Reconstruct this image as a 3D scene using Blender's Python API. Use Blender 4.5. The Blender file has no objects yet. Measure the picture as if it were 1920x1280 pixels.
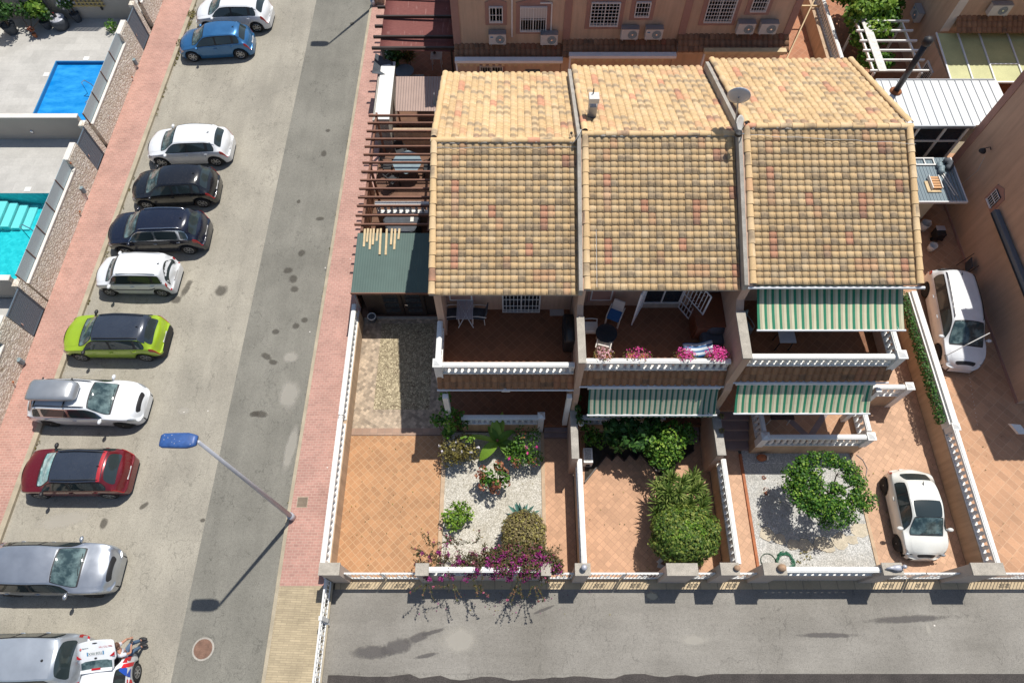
import bpy, math, random
from mathutils import Vector, Matrix
from mathutils.noise import noise as pnoise
R = math.radians
C = bpy.context.scene.collection
# ---------------------------------------------------------------- camera, sky, sun, exposure
CH, TILT, FOC = 26.0, R(27.3), 1280.0
sc = bpy.context.scene
cd = bpy.data.cameras.new('camera'); cam = bpy.data.objects.new('camera', cd); C.objects.link(cam)
cam.location = (0, 0, CH); cam.rotation_euler = (TILT, 0, 0)
cd.sensor_width = 36; cd.lens = 36*FOC/1920; cd.clip_end = 900; cd.clip_start = .1
sc.camera = cam
SUN = Vector((.25, .35, 1)).normalized()
el = math.asin(SUN.z); az = math.atan2(SUN.x, SUN.y)
w = bpy.data.worlds.new('World'); sc.world = w; w.use_nodes = True
nt = w.node_tree; bg = nt.nodes['Background']; bg.inputs[1].default_value = .092
sk = nt.nodes.new('ShaderNodeTexSky'); sk.sky_type = 'NISHITA'; sk.sun_disc = False
sk.sun_elevation = el; sk.sun_rotation = az
nt.links.new(sk.outputs[0], bg.inputs[0])
sl = bpy.data.lights.new('sun', 'SUN'); sl.energy = 4.45; sl.angle = R(.5); sl.color = (1, .955, .88)
so = bpy.data.objects.new('sun', sl); C.objects.link(so); so.location = SUN*60
so.rotation_euler = SUN.to_track_quat('Z', 'Y').to_euler()
sc.view_settings.view_transform = 'Standard'; sc.view_settings.look = 'None'
sc.view_settings.exposure = .13; sc.view_settings.gamma = 1
# ---------------------------------------------------------------- measuring helpers (photo pixel + known height -> place)
cT, sT = math.cos(TILT), math.sin(TILT)
def ray(px, py):
    u, v = px-960, py-640
    return u, -v*cT+FOC*sT, -v*sT-FOC*cT
def at(px, py, z=0.):
    x, y, d = ray(px, py); t = (z-CH)/d
    return Vector((x*t, y*t, z))
def atY(px, py, Y):
    x, y, d = ray(px, py); t = Y/y
    return Vector((x*t, Y, CH+d*t))
def atX(px, py, X):
    x, y, d = ray(px, py); t = X/x
    return Vector((X, y*t, CH+d*t))
# ---------------------------------------------------------------- mesh builder
ORG = {}
class MB:
    def __init__(s): s.v = []; s.f = []; s.m = []; s.uv = None; s.k = 0
    def add(s, vs, fs, mi=None):
        o = len(s.v); s.v += [tuple(p) for p in vs]
        s.f += [tuple(i+o for i in f) for f in fs]; s.m += [s.k if mi is None else mi]*len(fs); return s
    def box(s, x0, y0, z0, x1, y1, z1):
        x0, x1 = min(x0, x1), max(x0, x1); y0, y1 = min(y0, y1), max(y0, y1); z0, z1 = min(z0, z1), max(z0, z1)
        return s.add([(x0,y0,z0),(x1,y0,z0),(x1,y1,z0),(x0,y1,z0),(x0,y0,z1),(x1,y0,z1),(x1,y1,z1),(x0,y1,z1)],
            [(0,3,2,1),(4,5,6,7),(0,1,5,4),(1,2,6,5),(2,3,7,6),(3,0,4,7)])
    def bar(s, a, b, w, h, up=(0,0,1)):
        a, b = Vector(a), Vector(b); d = (b-a).normalized(); up = Vector(up)
        if abs(d.dot(up)) > .99: up = Vector((0,1,0))
        r = d.cross(up).normalized(); u = r.cross(d)
        vs = [p+r*sx*w/2+u*sz*h/2 for p in (a, b) for sx, sz in ((-1,-1),(1,-1),(1,1),(-1,1))]
        return s.add(vs, [(0,3,2,1),(4,5,6,7),(0,1,5,4),(1,2,6,5),(2,3,7,6),(3,0,4,7)][:2] + [(0,1,5,4),(1,2,6,5),(2,3,7,6),(3,0,4,7)])
    def tube(s, pts, r, n=8, caps=True):
        pts = [Vector(p) for p in pts]; rs = r if isinstance(r, (list, tuple)) else [r]*len(pts)
        vs = []; fs = []; ref = None
        for i, p in enumerate(pts):
            d = (pts[min(i+1, len(pts)-1)]-pts[max(i-1, 0)]).normalized()
            if ref is None: ref = Vector((0,0,1)) if abs(d.z) < .9 else Vector((1,0,0))
            a = d.cross(ref).normalized(); b = a.cross(d)
            ref = b if abs(b.dot(d)) < .5 else ref
            for k in range(n):
                t = 2*math.pi*k/n; vs.append(p+(a*math.cos(t)+b*math.sin(t))*rs[i])
        for i in range(len(pts)-1):
            for k in range(n):
                fs.append((i*n+k, (i+1)*n+k, (i+1)*n+(k+1) % n, i*n+(k+1) % n))
        if caps: fs += [tuple(range(n)), tuple(range((len(pts)-1)*n, len(pts)*n))[::-1]]
        return s.add(vs, fs)
    def lathe(s, prof, c=(0,0,0), n=12, axis='z'):
        vs = []; fs = []
        for r, z in prof:
            for k in range(n):
                t = 2*math.pi*k/n; x, y = r*math.cos(t), r*math.sin(t)
                q = (x, y, z) if axis == 'z' else ((x, z, y) if axis == 'y' else (z, x, y))
                vs.append((c[0]+q[0], c[1]+q[1], c[2]+q[2]))
        for i in range(len(prof)-1):
            for k in range(n): fs.append((i*n+k, i*n+(k+1) % n, (i+1)*n+(k+1) % n, (i+1)*n+k))
        fs += [tuple(range(n))[::-1], tuple(range((len(prof)-1)*n, len(prof)*n))]
        return s.add(vs, fs)
    def prism(s, poly, z0, z1):
        n = len(poly)
        area = sum(poly[i][0]*poly[(i+1) % n][1]-poly[(i+1) % n][0]*poly[i][1] for i in range(n))
        if area < 0: poly = poly[::-1]
        return s.add([(p[0],p[1],z0) for p in poly]+[(p[0],p[1],z1) for p in poly],
            [tuple(range(n))[::-1], tuple(range(n, 2*n))]+[(i, (i+1) % n, (i+1) % n+n, i+n) for i in range(n)])
    def prismx(s, poly, x0, x1):          # poly in (y, z), extruded along x
        n = len(poly)
        return s.add([(x0,p[0],p[1]) for p in poly]+[(x1,p[0],p[1]) for p in poly],
            [tuple(range(n))[::-1], tuple(range(n, 2*n))]+[(i, (i+1) % n, (i+1) % n+n, i+n) for i in range(n)])
    def quad(s, a, b, c, d): return s.add([a, b, c, d], [(0,1,2,3)])
    def ball(s, c, r, n=10, m=7):
        rx, ry, rz = r if isinstance(r, (tuple, list)) else (r, r, r)
        vs = [(c[0], c[1], c[2]-rz)]; fs = []
        for i in range(1, m):
            f = math.pi*i/m-math.pi/2
            for k in range(n):
                t = 2*math.pi*k/n; vs.append((c[0]+rx*math.cos(f)*math.cos(t), c[1]+ry*math.cos(f)*math.sin(t), c[2]+rz*math.sin(f)))
        vs.append((c[0], c[1], c[2]+rz)); L = len(vs)-1
        for k in range(n):
            fs.append((0, 1+(k+1) % n, 1+k)); fs.append((L, L-n+k, L-n+(k+1) % n))
        for i in range(m-2):
            for k in range(n): a = 1+i*n; fs.append((a+k, a+(k+1) % n, a+n+(k+1) % n, a+n+k))
        return s.add(vs, fs)
    def mesh(s, name, mats, org, smooth=False):
        me = bpy.data.meshes.new(name)
        me.from_pydata([(p[0]-org[0], p[1]-org[1], p[2]-org[2]) for p in s.v], [], s.f)
        for m in (mats if isinstance(mats, (list, tuple)) else [mats]): me.materials.append(m)
        if any(s.m): me.polygons.foreach_set('material_index', s.m)
        if smooth: me.polygons.foreach_set('use_smooth', [True]*len(me.polygons))
        if s.uv:
            ul = me.uv_layers.new(name='UVMap'); i = 0
            for p in me.polygons:
                for vi in p.vertices: ul.data[i].uv = s.uv[vi]; i += 1
        me.update(); return me
    def build(s, name, mats, parent=None, smooth=False, label=None, cat=None, group=None, kind=None, bev=0):
        if parent is not None: org = ORG[parent.name]
        else:
            xs = [p[0] for p in s.v]; ys = [p[1] for p in s.v]; zs = [p[2] for p in s.v]
            org = Vector(((min(xs)+max(xs))/2, (min(ys)+max(ys))/2, min(zs)))
        o = bpy.data.objects.new(name, s.mesh(name, mats, org, smooth)); C.objects.link(o)
        if parent is not None: o.parent = parent
        else: o.location = org
        if bev:
            b = o.modifiers.new('bevel', 'BEVEL'); b.width = bev; b.segments = 2; b.limit_method = 'ANGLE'
        ORG[o.name] = Vector(org); tag(o, label, cat, group, kind); return o
def tag(o, label=None, cat=None, group=None, kind=None):
    for k, v in (('label', label), ('category', cat), ('group', group), ('kind', kind)):
        if v: o[k] = v
    return o
def T(name, label, cat, loc=(0,0,0), group=None, kind=None):
    o = bpy.data.objects.new(name, None); C.objects.link(o); o.location = loc; o.empty_display_size = .3
    ORG[o.name] = Vector(loc); return tag(o, label, cat, group, kind)
def dup(o, parent=None):
    c = o.copy(); C.objects.link(c); c.parent = parent; ORG[c.name] = ORG[o.name].copy()
    for ch in list(o.children): dup(ch, c)
    return c
def inst(name, me, loc, parent, rz=0, sc_=None):     # another object on shared mesh data (a baluster, a bar)
    o = bpy.data.objects.new(name, me); C.objects.link(o); o.parent = parent
    o.location = Vector(loc)-ORG[parent.name]; o.rotation_euler.z = rz
    if sc_: o.scale = sc_
    ORG[o.name] = Vector(loc); return o
# ---------------------------------------------------------------- materials
class N:
    def __init__(s, name):
        s.m = bpy.data.materials.new(name); s.m.use_nodes = True; s.t = s.m.node_tree
        s.b = s.t.nodes['Principled BSDF']; s.out = s.t.nodes['Material Output']
    def n(s, t, **kw):
        x = s.t.nodes.new('ShaderNode'+t)
        for k, v in kw.items(): setattr(x, k, v)
        return x
    def l(s, a, b): s.t.links.new(a, b)
    def val(s, a, inp):
        if hasattr(a, 'is_output'): s.l(a, inp)
        else: inp.default_value = a
    def math(s, op, a, b=0., c=None, clamp=False):
        x = s.n('Math', operation=op, use_clamp=clamp); s.val(a, x.inputs[0]); s.val(b, x.inputs[1])
        if c is not None: s.val(c, x.inputs[2])
        return x.outputs[0]
    def mix(s, f, a, b, mode='MIX'):
        x = s.n('Mix', data_type='RGBA', blend_type=mode); s.val(f, x.inputs[0])
        s.val(a if hasattr(a, 'is_output') else c4(a), x.inputs[6]); s.val(b if hasattr(b, 'is_output') else c4(b), x.inputs[7]); return x.outputs[2]
    def noise(s, sca, vec=None, det=3., rough=.5, out=0):
        x = s.n('TexNoise'); x.inputs['Scale'].default_value = sca; x.inputs['Detail'].default_value = det; x.inputs['Roughness'].default_value = rough
        if vec is not None: s.l(vec, x.inputs['Vector'])
        return x.outputs[out]
    def ramp(s, f, stops, const=False):
        x = s.n('ValToRGB'); s.l(f, x.inputs[0]); e = x.color_ramp.elements
        if const: x.color_ramp.interpolation = 'CONSTANT'
        e[0].position, e[0].color = stops[0][0], c4(stops[0][1]); e[1].position, e[1].color = stops[-1][0], c4(stops[-1][1])
        for p, c in stops[1:-1]: q = e.new(p); q.color = c4(c)
        return x.outputs[0]
    def pos(s): return s.n('NewGeometry').outputs['Position']
    def objc(s): return s.n('TexCoord').outputs['Object']
    def sep(s, v): x = s.n('SeparateXYZ'); s.l(v, x.inputs[0]); return x.outputs
    def comb(s, x, y, z=0.):
        c = s.n('CombineXYZ'); s.val(x, c.inputs[0]); s.val(y, c.inputs[1]); s.val(z, c.inputs[2]); return c.outputs[0]
    def vmap(s, v, rot=(0,0,0), sca=(1,1,1), loc=(0,0,0)):
        x = s.n('Mapping'); s.l(v, x.inputs[0]); x.inputs['Rotation'].default_value = rot; x.inputs['Scale'].default_value = sca; x.inputs['Location'].default_value = loc; return x.outputs[0]
    def bump(s, h, strength=.3, dist=.02):
        x = s.n('Bump'); s.l(h, x.inputs['Height']); x.inputs['Strength'].default_value = strength; x.inputs['Distance'].default_value = dist
        s.l(x.outputs[0], s.b.inputs['Normal']); return x
    def set(s, col=None, rough=None, **kw):
        if col is not None: s.val(col if hasattr(col, 'is_output') else c4(col), s.b.inputs['Base Color'])
        if rough is not None: s.val(rough, s.b.inputs['Roughness'])
        for k, v in kw.items(): s.val(v, s.b.inputs[k.replace('_', ' ')])
        return s.m
def c4(c): return tuple(c)+(1.,) if len(c) == 3 else tuple(c)
def sc3(c, k): return tuple(min(1, x*k) for x in c[:3])
def gm(name, col, rough=.8, var=.15, sca=2., fine=.12, fsc=40., bump=0., tint=None, **kw):
    q = N(name); p = q.pos()
    c = q.mix(q.ramp(q.noise(sca, p, 4), [(.3, (0,0,0)), (.7, (1,1,1))]), sc3(col, 1-var), tint or sc3(col, 1+var*.7))
    if fine:
        f = q.noise(fsc, p, 2); c = q.mix(1., c, q.ramp(f, [(.3, (1-fine,)*3), (.7, (1,)*3)]), 'MULTIPLY')
        if bump: q.bump(f, bump)
    return q.set(c, rough, **kw)
def plain(name, col, rough=.6, **kw): return N(name).set(col, rough, **kw)
M = {}
M['white'] = gm('white_paint', (.77,.765,.735), .6, .09, 1.7, .10, 22)
M['whitemetal'] = gm('white_metal', (.74,.75,.76), .4, .06, 3, .03, 30)
M['greymetal'] = plain('grey_metal', (.33,.35,.38), .4, Metallic=.5)
M['galv'] = gm('galvanised_steel', (.50,.51,.56), .45, .08, 3, .04, 20, Metallic=.25)
M['dark'] = plain('dark_plastic', (.018,.018,.02), .55)
M['black'] = plain('black_recess', (.006,.006,.007), .9)
M['rubber'] = gm('tyre_rubber', (.018,.018,.019), .85, .1, 5, .1, 40)
M['rim'] = plain('alloy_rim', (.42,.43,.45), .32, Metallic=.8)
M['chrome'] = plain('bright_trim', (.7,.7,.72), .18, Metallic=1.)
M['red'] = plain('red_lamp_lens', (.42,.012,.015), .18, Coat_Weight=.6)
M['lens'] = plain('clear_lamp_lens', (.42,.45,.48), .12, Metallic=.5)
M['trimpink'] = gm('dusty_rose_trim', (.40,.235,.19), .9, .08, 2, .06, 30)
M['greywall'] = gm('rough_grey_cement', (.44,.41,.36), .95, .22, 3, .3, 45, .5)
M['stonecap'] = gm('pebbledash_stone', (.50,.455,.385), .95, .15, 4, .4, 60, .6)
M['beigewall'] = gm('smooth_taupe_wall', (.44,.395,.34), .8, .06, 1, .05, 20)
M['coping'] = gm('off_white_coping', (.70,.66,.60), .7, .08, 3, .06, 30)
M['glasspanel'] = plain('frosted_glass_panel', (.36,.44,.47), .25, Specular_IOR_Level=.6)
M['winglass'] = gm('window_glass', (.022,.03,.04), .06, .3, 1.2, 0, Specular_IOR_Level=.7)
M['blind'] = plain('roller_blind', (.62,.60,.57), .6)
M['charcoal'] = plain('charcoal_slats', (.10,.135,.17), .45)
M['wood'] = gm('brown_painted_timber', (.20,.085,.05), .6, .2, 3, .2, 25)
M['darkwood'] = gm('dark_stained_timber', (.035,.022,.018), .55, .2, 3, .2, 25)
M['plank'] = gm('pale_pine', (.62,.47,.27), .7, .15, 4, .15, 30)
M['acwhite'] = gm('ac_casing', (.60,.59,.56), .45, .06, 4, .03, 30)
M['greyblue'] = gm('grey_blue_plastic', (.20,.27,.30), .5, .12, 3, .08, 20)
M['darkfab'] = gm('dark_grey_cover', (.07,.08,.095), .75, .25, 4, .2, 20)
M['pot'] = gm('terracotta_pot', (.40,.14,.06), .8, .15, 6, .1, 30)
M['skin'] = gm('skin', (.46,.24,.16), .5, .06, 8, 0)
M['denim'] = gm('blue_denim', (.10,.17,.27), .85, .25, 12, .2, 60)
M['shirt'] = gm('white_shirt', (.66,.68,.74), .8, .08, 10, 0)
M['hair'] = plain('hair', (.10,.05,.03), .7)
M['bark'] = gm('bark', (.16,.11,.075), .9, .25, 8, .3, 40, .4)
M['soil'] = gm('dark_soil', (.05,.04,.03), .95, .3, 6, .4, 40)
M['kerb'] = gm('kerb_concrete', (.43,.37,.27), .9, .18, 2, .2, 30, .2)
M['bluepaint'] = gm('blue_lamp_housing', (.035,.10,.30), .45, .15, 6, .15, 12)
M['whiteroof'] = gm('white_sheet_roof', (.66,.68,.68), .5, .06, 1, .04, 20)
M['steps'] = gm('dark_stone_steps', (.26,.20,.19), .7, .12, 3, .12, 30)

def wallmat(name, col, streak=.16):
    q = N(name); p = q.pos(); c = q.mix(q.ramp(q.noise(.45, p, 5, .6), [(.3, (0,0,0)), (.7, (1,1,1))]), sc3(col, .88), sc3(col, 1.07))
    s_ = q.noise(1.6, q.vmap(p, (0,0,0), (2.4,2.4,.22)), 5, .65); c = q.mix(1., c, q.ramp(s_, [(.34, (1-streak,)*3), (.6, (1,)*3)]), 'MULTIPLY')
    f = q.noise(28, p, 3, .7); c = q.mix(1., c, q.ramp(f, [(.3, (.92,.92,.92)), (.7, (1,1,1))]), 'MULTIPLY'); q.bump(f, .2, .01); return q.set(c, .9)
M['stucco'] = wallmat('pink_beige_render', (.56,.385,.285)); M['stucco2'] = wallmat('ochre_render', (.63,.455,.32)); M['stuccoR'] = wallmat('dusky_pink_render', (.61,.43,.305)); M['creamwall'] = wallmat('cream_garden_wall', (.54,.39,.26), .24)
def leafmat(name, c0, c1, c2, tr=.25):
    q = N(name); r = q.n('NewGeometry').outputs['Random Per Island']
    c = q.ramp(r, [(0, c0), (.55, c1), (1, c2)])
    q.set(c, .5, Specular_IOR_Level=.35)
    t = q.n('BsdfTranslucent'); q.l(c, t.inputs[0]); mx = q.n('MixShader'); mx.inputs[0].default_value = tr
    q.l(q.b.outputs[0], mx.inputs[1]); q.l(t.outputs[0], mx.inputs[2]); q.l(mx.outputs[0], q.out.inputs[0]); return q.m
M['leaf'] = leafmat('green_leaves', (.03,.085,.012), (.075,.19,.02), (.17,.32,.04))
M['leafdark'] = leafmat('dark_green_leaves', (.015,.05,.012), (.04,.11,.02), (.09,.20,.04))
M['leaflime'] = leafmat('lime_leaves', (.06,.14,.015), (.16,.29,.03), (.32,.45,.07))
M['leafolive'] = leafmat('olive_leaves', (.09,.085,.03), (.19,.16,.06), (.33,.29,.06))
M['leafdusty'] = leafmat('clipped_dusty_leaves', (.14,.11,.055), (.25,.20,.09), (.42,.38,.10))
M['clipgreen'] = leafmat('clipped_green_leaves', (.045,.095,.018), (.12,.195,.03), (.30,.33,.07))
M['leaftree'] = leafmat('dark_glossy_leaves', (.018,.065,.010), (.05,.15,.018), (.13,.28,.03))
M['agave'] = leafmat('blue_green_agave', (.07,.17,.15), (.11,.25,.21), (.16,.32,.27), .1)
M['leafred'] = leafmat('bronze_leaves', (.16,.05,.03), (.30,.10,.06), (.42,.19,.09))
M['magenta'] = leafmat('magenta_bracts', (.16,.008,.08), (.32,.02,.19), (.48,.06,.32), .35)
M['hotpink'] = leafmat('hot_pink_flowers', (.60,.02,.22), (.80,.06,.36), (.85,.20,.50), .3)
M['palepink'] = leafmat('pale_pink_flowers', (.65,.28,.32), (.75,.45,.48), (.8,.6,.62), .3)
M['whiteflower'] = leafmat('white_flowers', (.75,.70,.68), (.8,.76,.78), (.85,.82,.86), .3)
M['hedge'] = leafmat('artificial_hedge', (.018,.06,.012), (.04,.12,.02), (.09,.22,.04), .1)

def asphalt(name, col, light, seed=0., streak=0.):
    q = N(name); p = q.pos()
    pm = q.vmap(p, (0,0,0), (1,1,1), (seed, seed*2, 0))
    c = q.mix(q.ramp(q.noise(.35, pm, 5, .6), [(.32, (0,0,0)), (.7, (1,1,1))]), sc3(col, .80), light)
    st = q.noise(.8, q.vmap(p, (0,0,0), (2.2,.28,1) if streak > 0 else (.28,2.2,1)), 4, .6)
    c = q.mix(1., c, q.ramp(st, [(.3, (.86,.86,.86)), (.65, (1,1,1))]), 'MULTIPLY')
    bl = q.noise(1.6, pm, 6, .7)
    c = q.mix(q.ramp(bl, [(.62, (0,0,0)), (.78, (.38,.38,.38))]), c, sc3(col, .55))
    g = q.noise(26, p, 2, .9); c = q.mix(1., c, q.ramp(g, [(.32, (.62,.62,.61)), (.5, (.95,.95,.95)), (.68, (1.0,1.0,1.0))]), 'MULTIPLY')
    g2 = q.noise(9, p, 3, .8); c = q.mix(1., c, q.ramp(g2, [(.3, (.84,.84,.84)), (.6, (1,1,1))]), 'MULTIPLY')
    for k, (cs, wd, dk) in enumerate(((.9, .0026, .74), (.35, .0014, .70))):
        cr = q.math('ABSOLUTE', q.math('SUBTRACT', q.noise(cs, q.vmap(p, (0,0,0), (1,.6,1), (seed+k*7, 3, 0)), 5, .62), .5)); c = q.mix(1., c, q.ramp(cr, [(wd*.4, (dk,dk,dk)), (wd, (1,1,1))]), 'MULTIPLY')
    q.bump(g, .5, .01); return q.set(c, .92)
M['road'] = asphalt('grey_asphalt', (.245,.235,.20), (.285,.273,.233), 3, 1)
M['parking'] = asphalt('pale_worn_asphalt', (.405,.375,.31), (.455,.42,.345), 11, 1)
M['lane'] = asphalt('warm_grey_asphalt', (.29,.27,.235), (.335,.315,.28), 23, 0)
M['broken'] = gm('broken_tarmac', (.075,.065,.06), .95, .3, 1.5, .5, 30, .6)

def tiles(name, col, grout, size=(.33,.33), rot=45., mort=.012, var=.12, off=0., blot=.12):
    q = N(name); p = q.vmap(q.pos(), (0,0,R(rot)))
    b = q.n('TexBrick', offset=off, squash=1.); q.l(p, b.inputs['Vector'])
    b.inputs['Scale'].default_value = 1; b.inputs['Brick Width'].default_value = size[0]; b.inputs['Row Height'].default_value = size[1]
    b.inputs['Mortar Size'].default_value = mort; b.inputs['Mortar Smooth'].default_value = .3; b.inputs['Bias'].default_value = 0
    b.inputs['Color1'].default_value = c4(sc3(col, 1-var)); b.inputs['Color2'].default_value = c4(sc3(col, 1+var)); b.inputs['Mortar'].default_value = c4(grout)
    c = q.mix(1., b.outputs[0], q.ramp(q.noise(.9, q.pos(), 6, .65), [(.3, (1-blot*1.4,)*3), (.62, (1,)*3)]), 'MULTIPLY')
    c = q.mix(1., c, q.ramp(q.noise(14, q.pos(), 3, .7), [(.3, (.86,.86,.86)), (.7, (1,1,1))]), 'MULTIPLY')
    q.bump(b.outputs['Fac'], -.25, .01); return q.set(c, .75)
M['terra1'] = tiles('orange_clay_tiles', (.47,.245,.115), (.56,.36,.20), (.215,.215), 45, .010)
M['terra2'] = tiles('pale_clay_tiles', (.56,.325,.195), (.43,.24,.15), (.20,.20), 45, .008)
M['terra3'] = tiles('salmon_clay_tiles', (.58,.36,.23), (.44,.27,.175), (.21,.21), 40, .008)
M['terra4'] = tiles('neighbour_clay_tiles', (.52,.29,.165), (.60,.39,.25), (.42,.28), 50, .009)
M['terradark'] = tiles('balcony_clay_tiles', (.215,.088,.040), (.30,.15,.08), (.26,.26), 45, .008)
M['thresh'] = tiles('threshold_tiles', (.42,.27,.19), (.34,.24,.18), (.3,.3), 0, .012)
M['pinkpave'] = tiles('pink_pavement_blocks', (.475,.255,.205), (.54,.36,.29), (.21,.105), 0, .012, .10, .5, .16)
M['yellowpave'] = tiles('yellow_ribbed_paving', (.46,.375,.24), (.36,.29,.19), (.4,.075), 2, .012, .12, .5, .2)
M['paver'] = tiles('pale_paver_strip', (.55,.43,.27), (.38,.30,.20), (.62,.62), 0, .02)
M['cobble'] = tiles('mixed_cobble_blocks', (.43,.335,.24), (.36,.30,.23), (.13,.13), 30, .006, .38, .3)
M['deck'] = tiles('pale_stone_deck', (.50,.485,.45), (.46,.44,.41), (1.0,.5), 0, .008, .06, .5)
M['alley'] = tiles('red_brown_alley_tiles', (.40,.17,.085), (.46,.25,.15), (.3,.3), 45, .012)

def mosaic():
    q = N('pebble_mosaic'); p = q.pos(); v = q.n('TexVoronoi'); v.inputs['Scale'].default_value = 13; q.l(p, v.inputs['Vector'])
    c = q.mix(q.sep(v.outputs['Color'])[0], (.24,.20,.12), (.54,.46,.30))
    e = q.n('TexVoronoi', feature='DISTANCE_TO_EDGE'); e.inputs['Scale'].default_value = 13; q.l(p, e.inputs['Vector'])
    c = q.mix(q.ramp(e.outputs[0], [(.02, (1,1,1)), (.10, (0,0,0))]), c, (.14,.10,.06)); return q.set(c, .8)
M['mosaic'] = mosaic()
def gravel(name, a, b, s=26):
    q = N(name); p = q.pos(); v = q.n('TexVoronoi'); v.inputs['Scale'].default_value = s; q.l(p, v.inputs['Vector'])
    c = q.mix(q.sep(v.outputs['Color'])[0], a, b)
    big = q.ramp(q.noise(1.3, p, 4), [(.35, (.84,.82,.78)), (.65, (1,1,1))]); c = q.mix(1., c, big, 'MULTIPLY')
    c = q.mix(q.ramp(v.outputs['Distance'], [(.25, (0,0,0)), (.75, (.6,.6,.6))]), c, sc3(a, .5))
    q.bump(v.outputs['Distance'], -.8, .02); return q.set(c, .9)
M['gravel1'] = gravel('white_marble_chippings', (.46,.43,.36), (.78,.75,.68))
M['gravel2'] = gravel('grey_white_chippings', (.42,.42,.40), (.72,.71,.68))
def rubble():
    q = N('split_stone_cladding'); p = q.pos(); pm = q.vmap(p, (0,0,0), (7,5,9)); v = q.n('TexVoronoi'); v.inputs['Scale'].default_value = 1.; q.l(pm, v.inputs['Vector'])
    c = q.mix(q.sep(v.outputs['Color'])[0], (.64,.56,.45), (.86,.80,.70))
    e = q.n('TexVoronoi', feature='DISTANCE_TO_EDGE'); e.inputs['Scale'].default_value = 1.; q.l(pm, e.inputs['Vector'])
    c = q.mix(q.ramp(e.outputs[0], [(.0, (1,1,1)), (.07, (0,0,0))]), c, (.46,.38,.28))
    c = q.mix(1., c, q.ramp(q.noise(16, p, 4, .7), [(.3, (.8,.8,.8)), (.65, (1,1,1))]), 'MULTIPLY')
    q.bump(q.math('ADD', q.math('MINIMUM', e.outputs[0], .25), q.math('MULTIPLY', q.noise(14, p, 4), .5)), 1., .06); return q.set(c, .92)
M['rubble'] = rubble()
def rooftile(name, base, pale, red, dark):
    q = N(name); uv = q.n('UVMap').outputs[0]; x, y, _ = q.sep(uv)
    cx, cy = q.math('FLOOR', x), q.math('FLOOR', y); fy = q.math('FRACT', y)
    w1 = q.n('TexWhiteNoise', noise_dimensions='2D'); q.l(q.comb(cx, cy), w1.inputs['Vector'])
    w2 = q.n('TexWhiteNoise', noise_dimensions='3D'); q.l(q.comb(cx, q.math('FLOOR', q.math('MULTIPLY', q.math('ADD', y, 1.), .5)), 7.3), w2.inputs['Vector'])
    c = q.ramp(w1.outputs[0], [(0, sc3(base, .90)), (.5, base), (1, pale)])
    c = q.mix(q.ramp(w2.outputs[0], [(.90, (0,0,0)), (.905, (.35,.35,.35)), (.96, (.75,.75,.75))], True), c, red)
    # runs of smoky tiles: darker low half-row, lighter smoke at the head of a tile
    par = q.math('MODULO', cy, 2.)
    lo = q.noise(1., q.comb(q.math('MULTIPLY', cx, .45), q.math('MULTIPLY', cy, .63)), 1)
    rl = q.math('ADD', q.math('MULTIPLY', lo, .75), q.math('MULTIPLY', w1.outputs[0], .35))
    odd = q.math('MULTIPLY', par, q.ramp(rl, [(.59, (0,0,0)), (.615, (1,1,1))]))
    band = q.ramp(fy, [(0, (.25,.25,.25)), (.35, (1,1,1)), (.65, (1,1,1)), (1, (.35,.35,.35))])
    up = q.math('MULTIPLY', q.ramp(fy, [(.35, (0,0,0)), (.95, (1,1,1))]), q.ramp(w1.outputs[0], [(.55, (0,0,0)), (.8, (1,1,1))]))
    up = q.math('MULTIPLY', up, q.math('SUBTRACT', 1., par))
    sm = q.math('MAXIMUM', q.math('MULTIPLY', q.math('MULTIPLY', odd, band), .66), q.math('MULTIPLY', up, .30))
    sm = q.math('MULTIPLY', sm, q.ramp(q.noise(9., q.pos(), 3), [(.25, (.6,.6,.6)), (.6, (1,1,1))]))
    c = q.mix(sm, c, dark)
    n = q.noise(22, q.pos(), 4, .7); c = q.mix(1., c, q.ramp(n, [(.3, (.82,.81,.79)), (.65, (1,1,1))]), 'MULTIPLY')
    n2 = q.noise(.7, q.pos(), 3); c = q.mix(1., c, q.ramp(n2, [(.3, (.88,.86,.84)), (.7, (1,1,1))]), 'MULTIPLY')
    q.bump(n, .25, .01); return q.set(c, .85)
M['rtile'] = rooftile('ochre_barrel_tiles', (.775,.545,.292), (.80,.60,.365), (.66,.29,.19), (.15,.115,.09))
M['otile'] = rooftile('old_brown_barrel_tiles', (.30,.165,.095), (.38,.22,.13), (.33,.12,.07), (.06,.045,.035))
def awning(name, green, cream, brown):
    q = N(name); uv = q.n('UVMap').outputs[0]; x, y, _ = q.sep(uv)
    f = q.math('FRACT', x)
    c = q.ramp(f, [(0, green), (.38, cream), (.44, brown), (.50, cream), (.58, brown), (.64, cream), (.80, cream), (1, cream)], True)
    return q.set(q.mix(1., c, q.ramp(q.noise(2.5, q.pos(), 3), [(.3, (.9,.9,.9)), (.7, (1,1,1))]), 'MULTIPLY'), .8)
M['awnA'] = awning('green_cream_striped_canvas', (.025,.20,.105), (.58,.55,.38), (.28,.23,.15))
M['awnB'] = awning('faded_green_striped_canvas', (.02,.11,.075), (.36,.37,.29), (.30,.25,.15))
M['stripe'] = awning('blue_white_striped_cushion', (.03,.13,.33), (.62,.68,.74), (.62,.68,.74))
def sheet_roof(name, col, k, depth=.5, ax=0):
    q = N(name); s_ = q.sep(q.pos())[ax]; wv = q.math('SINE', q.math('MULTIPLY', s_, k))
    c = q.mix(q.ramp(q.noise(1.5, q.pos(), 4), [(.3, (0,0,0)), (.7, (1,1,1))]), sc3(col, .85), col)
    q.bump(wv, depth, .03); return q.set(c, .65)
M['felt'] = sheet_roof('green_corrugated_roofing', (.07,.12,.105), 60, .08)
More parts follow.
